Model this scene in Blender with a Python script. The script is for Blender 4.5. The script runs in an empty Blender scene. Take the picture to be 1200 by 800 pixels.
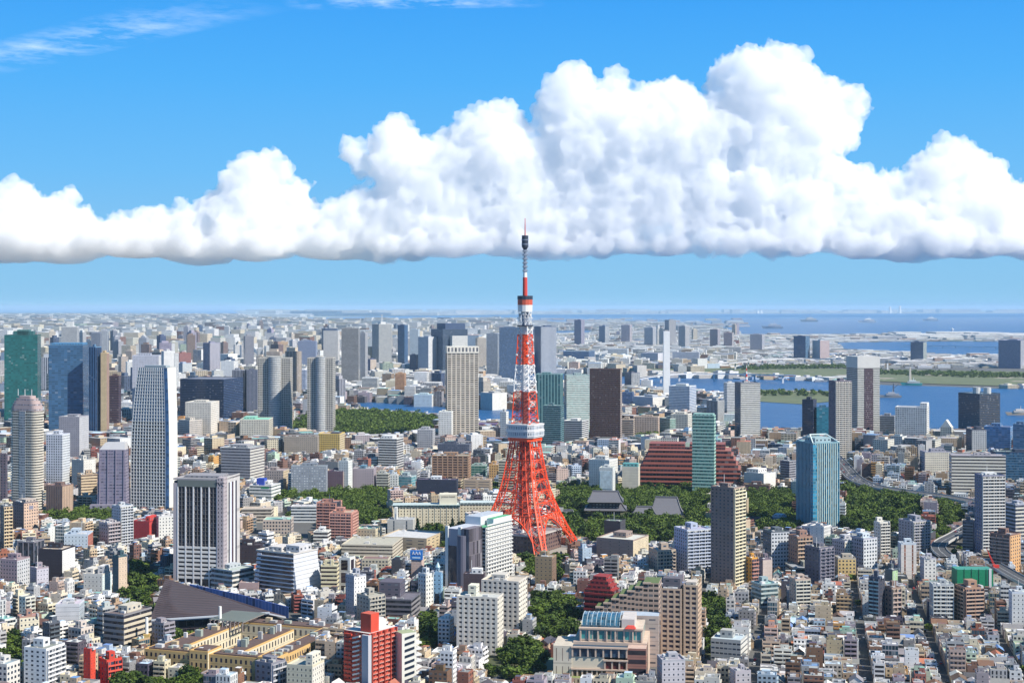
import bpy, math, random
import numpy as np
from mathutils import Vector, Matrix
R = math.radians
S = bpy.context.scene
C = S.collection
F, H, Y0 = 1742.0, 252.0, 360.0        # focal length in photo pixels, eye height, horizon row

# ---------------------------------------------------------------- camera, sky, sun, exposure
cd = bpy.data.cameras.new('camera'); cam = bpy.data.objects.new('camera', cd); C.objects.link(cam)
cam.location = (0, 0, H); cam.rotation_euler = (R(90), 0, 0)
cd.sensor_width = 36; cd.lens = F/1200*36; cd.shift_y = -(400-Y0)/1200
cd.clip_start = 5; cd.clip_end = 400000
S.camera = cam
SUN_AZ, SUN_EL = R(119), R(44)          # clockwise from the view direction, above the horizon
W = bpy.data.worlds.new("World"); S.world = W; W.use_nodes = True
nt = W.node_tree; nt.nodes.clear()
wo = nt.nodes.new('ShaderNodeOutputWorld'); bg = nt.nodes.new('ShaderNodeBackground')
sky = nt.nodes.new('ShaderNodeTexSky'); sky.sky_type = 'NISHITA'; sky.sun_disc = False
sky.sun_elevation = SUN_EL; sky.sun_rotation = SUN_AZ; sky.altitude = 0
sky.air_density = 1.0; sky.dust_density = 0.25; sky.ozone_density = 3.0
hs = nt.nodes.new('ShaderNodeHueSaturation'); hs.inputs['Hue'].default_value = 0.487; hs.inputs['Saturation'].default_value = 1.3; hs.inputs['Value'].default_value = 0.9
nt.links.new(sky.outputs[0], hs.inputs['Color']); bg.inputs[1].default_value = 0.10
# the clear blue of this day low over the horizon, blended into the sky texture higher up
tcw = nt.nodes.new('ShaderNodeTexCoord'); sxw = nt.nodes.new('ShaderNodeSeparateXYZ'); nt.links.new(tcw.outputs['Generated'], sxw.inputs[0])
rampw = nt.nodes.new('ShaderNodeValToRGB'); nt.links.new(sxw.outputs[2], rampw.inputs[0]); er = rampw.color_ramp
SKYC = [(0.0,(.27,.57,.84)),(.02,(.26,.57,.86)),(.045,(.24,.56,.89)),(.09,(.16,.52,.95)),(.15,(.09,.45,.97)),(.21,(.05,.37,.95)),(.5,(.02,.18,.7))]
for i_, (p_, c_) in enumerate(SKYC):
    e_ = er.elements[i_] if i_ < 2 else er.elements.new(p_)
    e_.position = p_; e_.color = (*c_, 1)
vmw = nt.nodes.new('ShaderNodeVectorMath'); vmw.operation = 'SCALE'; vmw.inputs['Scale'].default_value = 10.0/2**0.55
nt.links.new(rampw.outputs[0], vmw.inputs[0])
mrw = nt.nodes.new('ShaderNodeMapRange'); mrw.inputs[1].default_value = .25; mrw.inputs[2].default_value = .6; nt.links.new(sxw.outputs[2], mrw.inputs[0])
mxw = nt.nodes.new('ShaderNodeMix'); mxw.data_type = 'RGBA'; nt.links.new(mrw.outputs[0], mxw.inputs[0]); nt.links.new(vmw.outputs[0], mxw.inputs[6]); nt.links.new(hs.outputs[0], mxw.inputs[7])
nt.links.new(mxw.outputs[2], bg.inputs[0])
nt.links.new(bg.outputs[0], wo.inputs[0])
sl = bpy.data.lights.new('sun', 'SUN'); sl.energy = 5.0; sl.angle = R(0.5); sl.color = (1.0, 0.93, 0.81)
sun = bpy.data.objects.new('sun', sl); C.objects.link(sun)
sdir = Vector((math.sin(SUN_AZ)*math.cos(SUN_EL), math.cos(SUN_AZ)*math.cos(SUN_EL), math.sin(SUN_EL)))
sun.rotation_euler = sdir.to_track_quat('Z', 'Y').to_euler(); sun.location = (300, -300, 900)
S.view_settings.view_transform = 'Standard'; S.view_settings.look = 'None'; S.view_settings.gamma = 1.0
S.view_settings.exposure = 0.55; S.view_settings.use_curve_mapping = False
S.render.engine = 'CYCLES'
cy = S.cycles; cy.max_bounces = 26; cy.diffuse_bounces = 4; cy.glossy_bounces = 2; cy.transmission_bounces = 2
cy.volume_bounces = 24; cy.transparent_max_bounces = 12; cy.use_denoising = True; cy.caustics_reflective = False; cy.caustics_refractive = False
cy.sample_clamp_indirect = 10.0
try: cy.denoiser = 'OPENIMAGEDENOISE'; cy.denoising_prefilter = 'ACCURATE'
except Exception: pass

# ---------------------------------------------------------------- helpers
def gp(px, py):                          # ground point under a photo pixel
    d = H*F/(py-Y0); return (px-600)*d/F, d
def pxy(x, y, z=0): return 600+x/y*F, Y0+(H-z)/y*F
def zat(py, d): return H-(py-Y0)*d/F

MATS = {}; MWU = {}
def nmath(t, op, a, b=None, c=None):
    n = t.nodes.new('ShaderNodeMath'); n.operation = op
    for i, v in enumerate((a, b, c)):
        if v is None: continue
        if isinstance(v, (int, float)): n.inputs[i].default_value = v
        else: t.links.new(v, n.inputs[i])
    return n.outputs[0]
def nmix(t, f, a, b, bt='MIX'):
    n = t.nodes.new('ShaderNodeMix'); n.data_type = 'RGBA'; n.blend_type = bt
    for s, v in ((n.inputs[0], f), (n.inputs[6], a), (n.inputs[7], b)):
        if isinstance(v, (int, float)): s.default_value = v
        elif isinstance(v, tuple): s.default_value = (*v, 1) if len(v) == 3 else v
        else: t.links.new(v, s)
    return n.outputs[2]
def newmat(name):
    m = bpy.data.materials.new(name); m.use_nodes = True; t = m.node_tree
    return m, t, t.nodes['Principled BSDF']
def nattr(t, name, out='Color'):
    n = t.nodes.new('ShaderNodeAttribute'); n.attribute_name = name; return n.outputs[out]
def nnoise(t, scale, detail=3, vec=None, rough=0.6):
    n = t.nodes.new('ShaderNodeTexNoise'); n.inputs['Scale'].default_value = scale; n.inputs['Detail'].default_value = detail
    n.inputs['Roughness'].default_value = rough
    if vec is not None: t.links.new(vec, n.inputs['Vector'])
    return n.outputs[0]
def geo_pos(t): return t.nodes.new('ShaderNodeNewGeometry').outputs['Position']
def plain(name, col=None, rough=0.75, var=0.25, scale=0.15, metal=0.0):   # col None: the face colour attribute
    k = ('plain', name, col, rough, var, scale, metal)
    if k in MATS: return MATS[k]
    m, t, b = newmat(name)
    base = nattr(t, 'col') if col is None else None
    n = nnoise(t, scale, 4, geo_pos(t))
    f = nmath(t, 'MULTIPLY_ADD', n, var*2, 1-var)
    vm = t.nodes.new('ShaderNodeVectorMath'); vm.operation = 'SCALE'
    if base is None: vm.inputs[0].default_value = col
    else: t.links.new(base, vm.inputs[0])
    t.links.new(f, vm.inputs['Scale']); t.links.new(vm.outputs[0], b.inputs['Base Color'])
    b.inputs['Roughness'].default_value = rough; b.inputs['Metallic'].default_value = metal
    MATS[k] = m; return m
def fac(wall=None, glass=(.05,.07,.1), wu=3.0, wv=3.3, fu=.55, fv=.5, curt=.12, gr=.12, var=.6):
    """wall with a grid of windows: wall None takes the face colour attribute"""
    k = ('fac', wall, glass, wu, wv, fu, fv, curt, gr, var)
    if k in MATS: return MATS[k]
    m, t, b = newmat('facade')
    uv = t.nodes.new('ShaderNodeUVMap'); uv.uv_map = 'UVMap'
    sp = t.nodes.new('ShaderNodeSeparateXYZ'); t.links.new(uv.outputs[0], sp.inputs[0])
    u = nmath(t, 'DIVIDE', sp.outputs[0], wu); v = nmath(t, 'DIVIDE', sp.outputs[1], wv)
    mu = nmath(t, 'LESS_THAN', nmath(t, 'ABSOLUTE', nmath(t, 'SUBTRACT', nmath(t, 'FRACT', u), .5)), fu/2)
    mv = nmath(t, 'LESS_THAN', nmath(t, 'ABSOLUTE', nmath(t, 'SUBTRACT', nmath(t, 'FRACT', v), .52)), fv/2)
    mask = nmath(t, 'MULTIPLY', mu, mv)
    cx = t.nodes.new('ShaderNodeCombineXYZ')
    t.links.new(nmath(t, 'FLOOR', u), cx.inputs[0]); t.links.new(nmath(t, 'FLOOR', v), cx.inputs[1]); t.links.new(nattr(t, 'seed', 'Fac'), cx.inputs[2])
    wn = t.nodes.new('ShaderNodeTexWhiteNoise'); wn.noise_dimensions = '3D'; t.links.new(cx.outputs[0], wn.inputs[0])
    r = wn.outputs[0]
    g = tuple(glass)
    gc = nmix(t, r, tuple(c*(1-var) for c in g), tuple(c*(1+var) for c in g))
    gc = nmix(t, nmath(t, 'GREATER_THAN', r, 1-curt), gc, tuple(.1+c*.9 for c in g))
    wc = nattr(t, 'col') if wall is None else None
    f = nmath(t, 'MULTIPLY_ADD', nnoise(t, .12, 5, geo_pos(t)), .5, .72)
    f = nmath(t, 'MULTIPLY', f, nmath(t, 'SUBTRACT', 1, nmath(t, 'MULTIPLY', nmath(t, 'LESS_THAN', nmath(t, 'FRACT', v), .08), .28)))
    vm = t.nodes.new('ShaderNodeVectorMath'); vm.operation = 'SCALE'
    if wc is None: vm.inputs[0].default_value = wall
    else: t.links.new(wc, vm.inputs[0])
    t.links.new(f, vm.inputs['Scale'])
    t.links.new(nmix(t, mask, vm.outputs[0], gc), b.inputs['Base Color'])
    t.links.new(nmath(t, 'MULTIPLY_ADD', mask, gr-.8, .8), b.inputs['Roughness'])
    b.inputs['Specular IOR Level'].default_value = .5
    MATS[k] = m; MWU[m.name] = (wu, wv); return m

class Buf:
    """faces with own corners, a colour and a seed per face, a uv in metres"""
    def __init__(s): s.v = []; s.n = []; s.m = []; s.c = []; s.uv = []; s.sd = []; s.T = (0, 0, 1, 0, 0)
    def place(s, x, y, a, z=0): s.T = (x, y, math.cos(a), math.sin(a), z)
    def face(s, pts, mat, col=(.5,.5,.5), uv=None, seed=0.):
        ox, oy, ca, sa, oz = s.T
        for p in pts: s.v.append((ox+p[0]*ca-p[1]*sa, oy+p[0]*sa+p[1]*ca, oz+p[2]))
        k = len(pts); s.n.append(k); s.m.append(mat); s.c.append(col); s.sd.append(seed)
        s.uv.extend(uv if uv else [(p[0], p[1]) for p in pts])
    def wall(s, a, b, z0, z1, mat, col, seed=0.):
        L = math.hypot(b[0]-a[0], b[1]-a[1]); h = z1-z0
        wu, wv = MWU.get(mat.name, (3, 3))
        U = max(1, round(L/wu))*wu; Vv = max(1, round(h/wv))*wv
        s.face([(a[0], a[1], z0), (b[0], b[1], z0), (b[0], b[1], z1), (a[0], a[1], z1)], mat, col, [(0, 0), (U, 0), (U, Vv), (0, Vv)], seed)
    def prism(s, pts, z0, z1, mw, mr, col=(.5,.5,.5), rcol=None, seed=0., bottom=False):
        n = len(pts)
        for i in range(n):
            mm = mw[i % len(mw)] if isinstance(mw, (list, tuple)) else mw
            s.wall(pts[i], pts[(i+1) % n], z0, z1, mm, col, seed+i*.37)
        s.face([(p[0], p[1], z1) for p in pts], mr, rcol or col)
        if bottom: s.face([(p[0], p[1], z0) for p in reversed(pts)], mr, rcol or col)
    def box(s, x0, y0, z0, x1, y1, z1, mw, mr=None, col=(.5,.5,.5), rcol=None, seed=0., bottom=False):
        s.prism([(x0, y0), (x1, y0), (x1, y1), (x0, y1)], z0, z1, mw, mr or (mw[0] if isinstance(mw, (list, tuple)) else mw), col, rcol, seed, bottom)
    def hexa(s, bt, tp, mat, col=(.5,.5,.5), top=None):       # four bottom and four top corners
        for i in range(4):
            j = (i+1) % 4; a, b, c2, d = bt[i], bt[j], tp[j], tp[i]
            L = math.dist(a, b); hh = math.dist(a, d)
            wu, wv = MWU.get(mat.name, (3, 3)); U = max(1, round(L/wu))*wu; Vv = max(1, round(hh/wv))*wv
            s.face([a, b, c2, d], mat, col, [(0, 0), (U, 0), (U, Vv), (0, Vv)], i)
        s.face(tp, top or mat, col); s.face(list(reversed(bt)), top or mat, col)
    def beam(s, p, q, w, mat, col=(.5,.5,.5)):
        p = Vector(p); q = Vector(q); d = (q-p)
        if d.length < 1e-4: return
        d.normalize(); up = Vector((0, 0, 1)) if abs(d.z) < .9 else Vector((1, 0, 0))
        a = d.cross(up).normalized()*w/2; b = d.cross(a).normalized()*w/2
        o = [a+b, a-b, -a-b, -a+b]
        for i in range(4):
            j = (i+1) % 4
            s.face([p+o[j], p+o[i], q+o[i], q+o[j]], mat, col)
        s.face([p+o[i] for i in range(4)], mat, col); s.face([q+o[i] for i in (3, 2, 1, 0)], mat, col)
    def cyl(s, x, y, z0, z1, r0, r1=None, n=12, mat=None, col=(.5,.5,.5), top=True):
        r1 = r0 if r1 is None else r1
        A = [(x+r0*math.cos(2*math.pi*i/n), y+r0*math.sin(2*math.pi*i/n), z0) for i in range(n)]
        B = [(x+r1*math.cos(2*math.pi*i/n), y+r1*math.sin(2*math.pi*i/n), z1) for i in range(n)]
        wu, wv = MWU.get(mat.name, (3, 3)); seg = 2*math.pi*r0/n; tot = max(1, round(seg*n/wu))*wu/n; Vv = max(1, round((z1-z0)/wv))*wv
        for i in range(n):
            j = (i+1) % n; s.face([A[i], A[j], B[j], B[i]], mat, col, [(i*tot, 0), (i*tot+tot, 0), (i*tot+tot, Vv), (i*tot, Vv)])
        if top: s.face(B, mat, col)
    def quads(s, P, mat, cols):            # P (n,4,3) numpy in world space
        s.v.extend(map(tuple, P.reshape(-1, 3))); n = len(P); s.n.extend([4]*n); s.m.extend([mat]*n)
        s.c.extend(map(tuple, cols)); s.sd.extend([0.]*n); s.uv.extend([(0, 0)]*(4*n))
    def mesh(s, name):
        me = bpy.data.meshes.new(name); nv = len(s.v)
        me.vertices.add(nv); me.vertices.foreach_set('co', np.array(s.v, 'f').ravel())
        me.loops.add(nv); me.loops.foreach_set('vertex_index', np.arange(nv, dtype='i'))
        n = np.array(s.n, 'i'); st = np.concatenate(([0], np.cumsum(n)[:-1])).astype('i')
        me.polygons.add(len(n)); me.polygons.foreach_set('loop_start', st); me.polygons.foreach_set('loop_total', n)
        idx = {}; mi = []
        for m in s.m:
            if m.name not in idx: idx[m.name] = len(idx); me.materials.append(m)
            mi.append(idx[m.name])
        me.polygons.foreach_set('material_index', np.array(mi, 'i'))
        ul = me.uv_layers.new(name='UVMap'); ul.data.foreach_set('uv', np.array(s.uv, 'f').ravel())
        ca = me.attributes.new('col', 'FLOAT_COLOR', 'FACE'); cc = np.ones((len(n), 4), 'f'); cc[:, :3] = np.array(s.c, 'f'); ca.data.foreach_set('color', cc.ravel())
        sa = me.attributes.new('seed', 'FLOAT', 'FACE'); sa.data.foreach_set('value', np.array(s.sd, 'f'))
        me.update(calc_edges=True); return me
    def build(s, name, parent=None):
        if not s.v: return None
        o = bpy.data.objects.new(name, s.mesh(name)); C.objects.link(o)
        if parent: o.parent = parent
        return o
def empty(name, x, y, z=0, rz=0):
    o = bpy.data.objects.new(name, None); C.objects.link(o); o.location = (x, y, z); o.rotation_euler = (0, 0, rz); o.empty_display_size = 5
    return o
def tag(o, label=None, cat=None, group=None, kind=None):
    if label: o['label'] = label
    if cat: o['category'] = cat
    if group: o['group'] = group
    if kind: o['kind'] = kind
    return o
def again(o, parent, loc):              # one more copy of a part
    c = o.copy(); C.objects.link(c); c.parent = parent; c.location = loc; return c

G = lambda v: (v, v, v)
WHITE, CREAM, GREY, LGREY, DGREY = (.66,.66,.66), (.62,.53,.37), G(.34), (.5,.5,.52), (.12,.12,.14)
ROOF = plain('roof_surface', None, .85, .3, .25)
CONC = plain('painted_concrete', None, .75, .12, .1)
STEEL = plain('painted_steel', None, .45, .1, .3)
DARKG = plain('dark_glass', (.02,.03,.05), .1, .3, .1)
# ---------------------------------------------------------------- ground, water, islands
def poly_obj(name, pts, z, mat, kind='structure', px=True, parent=None, col=(.3,.3,.3)):
    b = Buf(); P = [(*gp(*p), z) for p in pts] if px else [(p[0], p[1], z) for p in pts]
    area = sum(P[i][0]*P[(i+1) % len(P)][1]-P[(i+1) % len(P)][0]*P[i][1] for i in range(len(P)))
    if area < 0: P.reverse()
    b.face(P, mat, col); o = b.build(name, parent)
    if kind: o['kind'] = kind
    return o
m, t, b = newmat('city_ground')
pos = geo_pos(t)
n1 = nnoise(t, .02, 5, pos); n2 = nnoise(t, .0012, 4, pos)
cr = nmix(t, n1, (.035,.037,.043), (.09,.088,.085)); cr = nmix(t, nmath(t, 'MULTIPLY', n2, .5), cr, (.2,.2,.19))
t.links.new(cr, b.inputs['Base Color']); b.inputs['Roughness'].default_value = .9
GROUND = m
gb = Buf(); E = 165000
xs = [-E, -20000, -3000, 3000, 20000, E]; ys = [-20000, 0, 3000, 12000, 40000, E]
for i in range(5):
    for j in range(5): gb.face([(xs[i], ys[j], 0), (xs[i+1], ys[j], 0), (xs[i+1], ys[j+1], 0), (xs[i], ys[j+1], 0)], GROUND)
o = gb.build('ground'); o['kind'] = 'structure'
m, t, b = newmat('sea_water')
pos = geo_pos(t); mp = t.nodes.new('ShaderNodeMapping'); mp.inputs['Scale'].default_value = (.012, .05, 1); t.links.new(pos, mp.inputs[0])
nn = nnoise(t, 1.0, 6, mp.outputs[0], .65); mp2 = t.nodes.new('ShaderNodeMapping'); mp2.inputs['Scale'].default_value = (.0006, .003, 1); t.links.new(pos, mp2.inputs[0]); n2 = nnoise(t, 1.0, 5, mp2.outputs[0], .6)
t.links.new(nmix(t, n2, (.008,.06,.18), (.025,.11,.27)), b.inputs['Base Color']); b.inputs['Roughness'].default_value = .32
b.inputs['IOR'].default_value = 1.33
bp = t.nodes.new('ShaderNodeBump'); bp.inputs['Strength'].default_value = 1.0; bp.inputs['Distance'].default_value = 9.0
t.links.new(nn, bp.inputs['Height']); t.links.new(bp.outputs[0], b.inputs['Normal'])
WATER = m
m, t, b = newmat('grass_field'); pos = geo_pos(t)
c1 = nmix(t, nnoise(t, .012, 5, pos), (.06,.09,.035), (.16,.17,.085)); c1 = nmix(t, nmath(t, 'GREATER_THAN', nnoise(t, .005, 3, pos), .62), c1, (.28,.25,.2))
t.links.new(c1, b.inputs['Base Color']); b.inputs['Roughness'].default_value = .95; GRASS = m
m, t, b = newmat('island_ground'); pos = geo_pos(t)
c1 = nmix(t, nnoise(t, .004, 5, pos), (.1,.13,.08), (.34,.33,.3)); t.links.new(c1, b.inputs['Base Color']); b.inputs['Roughness'].default_value = .95; ISLE = m

WATERS = {
 'bay_water': [(-700,361.3),(1900,361.3),(1900,394),(1200,393),(870,393),(835,386),(790,381),(740,379),(560,380.5),(400,381.5),(310,379),(275,372),(200,366.5),(-700,366)],
 'harbour_water': [(600,389),(700,386.5),(705,391),(690,395),(615,396)],
 'inlet_water': [(975,401.5),(1080,400),(1300,401),(1400,417),(1110,417.5),(1050,413.5),(985,411)],
 'river_water': [(590,441),(640,437),(760,442),(900,445),(970,447),(1030,451),(1110,453),(1170,455.5),(1400,452),(1400,504),(1180,504),(1000,509),(880,503),(862,472),(830,459),(760,456),(700,450),(600,449)],
 'canal_water': [(405,473),(440,471),(520,477),(600,480),(660,486),(640,496),(560,495),(540,488),(480,485),(420,480)],
 'channel_water': [(640,402),(700,399),(760,401),(750,405),(650,407)],
}
for k, p in WATERS.items(): poly_obj(k, p, .6, WATER)
ISLES = {
 'far_shore': ([(275,363.6),(1900,362.6),(1900,366.2),(900,367.6),(600,368.6),(400,371.5),(300,373.6)], ISLE),
 'harbour_island': ([(600,373.4),(640,372.6),(560,371.8),(480,372.2),(490,373.6)], ISLE),
 'river_island': ([(850,456),(975,458.5),(985,463),(985,470),(940,474),(860,469)], GRASS),
}
for k, (p, mt) in ISLES.items(): poly_obj(k, p, 1.4, mt)
poly_obj('riverside_park', [(640,430),(735,433),(900,431),(1200,436),(1400,436),(1400,449),(1170,452.5),(1100,450.5),(1020,446.5),(900,442),(760,440),(640,434.5)], 2.0, GRASS)
PARKS = {   # name: (pixel polygon, tree spacing, tree height)
 'garden': ([(335,503),(350,492),(395,484),(440,484),(500,489),(520,494),(518,506),(455,514),(395,511),(340,507)], 17, 16),
 'river_isle': ([(860,459),(970,461),(975,465),(870,464)], 26, 12),
 'bay_park': ([(1028,436),(1130,438),(1300,441),(1300,444),(1130,443),(1030,439)], 26, 14),
 'bay_park_west': ([(870,430),(1000,429),(1000,432),(870,434)], 26, 14),
 'temple_wood': ([(645,575),(690,573),(800,573),(835,578),(838,600),(835,622),(790,640),(740,645),(660,632),(650,600)], 10, 13),
 'hill_park': ([(985,573),(1020,575),(1060,580),(1085,592),(1090,612),(1080,628),(1050,632),(985,625)], 10, 14),
 'hill_park_east': ([(1092,592),(1135,594),(1135,610),(1115,625),(1092,640)], 11, 12),
 'hotel_wood': ([(872,577),(935,580),(937,606),(940,625),(880,628),(872,600)], 10, 12),
 'church_wood': ([(392,577),(462,574),(462,592),(462,612),(420,622),(392,600)], 10, 13),
 'hotel_garden': ([(462,615),(545,615),(560,640),(540,655),(500,640),(466,628)], 9, 14),
 'hotel_back': ([(535,570),(600,570),(600,580),(535,580)], 10, 12),
 'grove': ([(622,708),(650,704),(684,712),(684,752),(655,752),(622,752)], 9, 13),
 'street_grove': ([(560,762),(600,757),(640,760),(640,795),(590,805),(560,790)], 10, 11),
 'slope_wood': ([(822,705),(840,706),(857,722),(858,760),(832,775),(822,760)], 8, 12),
 'west_strip': ([(50,604),(120,600),(150,602),(150,614),(100,616),(50,614)], 9, 12),
 'arena_wood': ([(150,672),(182,668),(190,690),(178,722),(150,716),(142,700)], 9, 12),
 'arena_garden': ([(200,752),(245,748),(252,765),(235,772),(200,770)], 9, 10),
 'court_trees': ([(486,730),(515,725),(525,745),(520,768),(488,765)], 8, 12),
 'school_trees': ([(300,582),(350,580),(392,580),(392,592),(345,590),(300,592)], 9, 12),
 'red_front': ([(115,797),(200,795),(250,800),(250,812),(120,812)], 8, 9),
 'left_park': ([(0,752),(30,750),(40,780),(30,800),(0,800)], 9, 10),
 'mid_row': ([(735,508),(775,508),(775,516),(735,516)], 14, 13),
 'station_row': ([(955,572),(984,574),(984,580),(955,580)], 10, 11),
 'tower_west': ([(600,648),(640,650),(665,662),(660,682),(640,690),(610,675)], 9, 12),
}
def inpoly(px, py, P):
    c = False; n = len(P)
    for i in range(n):
        x1, y1 = P[i]; x2, y2 = P[(i+1) % n]
        if (y1 > py) != (y2 > py) and px < (x2-x1)*(py-y1)/(y2-y1)+x1: c = not c
    return c
m, t, b = newmat('park_soil'); pos = geo_pos(t)
t.links.new(nmix(t, nnoise(t, .05, 4, pos), (.03,.05,.015), (.1,.1,.05)), b.inputs['Base Color']); b.inputs['Roughness'].default_value = .95; SOIL = m
for k, (p, sp_, th) in PARKS.items():
    if k in ('river_isle', 'bay_park', 'bay_park_west'): continue
    poly_obj('park_lawn', p, .3, SOIL)
# ---------------------------------------------------------------- building kit
FOOT = []        # footprints taken (x, y, cos, sin, w, d)
ZONES = []       # rows that lower neighbours must keep clear: (xl, xr, y_clear, distance)
rnd = random.Random(7)
def frame(X, yb, phi=None, dep=None, zb=0):
    """left, near and right edge of a building in the photo and its foot -> origin, angle, width, depth"""
    xl, xc, xr = X; cx, cy_ = gp(xc, yb)
    rho = math.atan((xc-600)/F)
    L, Rr = xc-xl, xr-xc
    if phi is None: phi = 0 if Rr < .5 else min(max(math.atan2(Rr, L), R(8)), R(78))
    else: phi = R(phi)
    u = (-math.cos(rho)*math.cos(phi)+math.sin(rho)*math.sin(phi), math.sin(rho)*math.cos(phi)+math.cos(rho)*math.sin(phi))
    v = (-u[1], u[0]) if False else (u[1], -u[0])
    tl = (xl-600)/F; a = (tl*cy_-cx)/(u[0]-tl*u[1])
    tr = (xr-600)/F
    den = v[0]-tr*v[1]
    if dep is not None: b = dep
    elif Rr < .5: b = max(12, min(.6*a, 40))
    else: b = (tr*cy_-cx)/den
    ox, oy = cx+a*u[0], cy_+a*u[1]
    rz = math.atan2(-u[1], -u[0])
    return ox, oy, rz, a, b, cy_
def claim(ox, oy, rz, a, b, pad=2.0): FOOT.append((ox, oy, math.cos(rz), math.sin(rz), -pad, -pad, a+pad, b+pad))
def roof_stuff(root, a, b, h, col, seed, ph=None, par=1.1, rcol=None, detail=True):
    r = random.Random(seed)
    rb = Buf(); t_ = .35; rc = rcol or tuple(min(.6, c*.5+.16*r.uniform(.7, 1.2)) for c in col)
    rb.box(.0, .0, h, a, b, h+.25, ROOF, ROOF, col, rc)
    for (x0, y0, x1, y1) in ((0, 0, a, t_), (0, b-t_, a, b), (0, t_, t_, b-t_), (a-t_, t_, a, b-t_)): rb.box(x0, y0, h+.25, x1, y1, h+.25+par, CONC, CONC, col)
    rb.build('roof', root)
    for (fx0, fy0, fx1, fy1, hh, pc) in (ph if ph is not None else [(r.uniform(.15,.3), r.uniform(.3,.45), r.uniform(.5,.75), r.uniform(.65,.85), r.uniform(3.5,6), tuple(c*.9 for c in col))]):
        q = Buf(); q.box(fx0*a, fy0*b, h+.25, fx1*a, fy1*b, h+hh, fac(None, fu=.4, fv=.3, wu=5, wv=4), ROOF, pc or col, seed=seed); q.build('penthouse', root)
    if detail:
        for i in range(r.randint(2, 5)):
            q = Buf(); x = r.uniform(.08, .8)*a; y = r.uniform(.08, .25)*b if r.random() < .6 else r.uniform(.85, .9)*b; s_ = r.uniform(1.2, 3.0)
            q.box(x, y, h+.25, x+s_*1.4, min(y+s_, b-.5), h+.25+s_*.7, CONC, CONC, G(r.uniform(.3, .65))); q.build('cooling_unit', root)
        if r.random() < .35:
            q = Buf(); x, y = r.uniform(.3, .7)*a, r.uniform(.3, .7)*b; q.beam((x, y, h), (x, y, h+r.uniform(7, 12)), .35, STEEL, G(.6)); q.build('mast', root)
NL = 0
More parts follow.
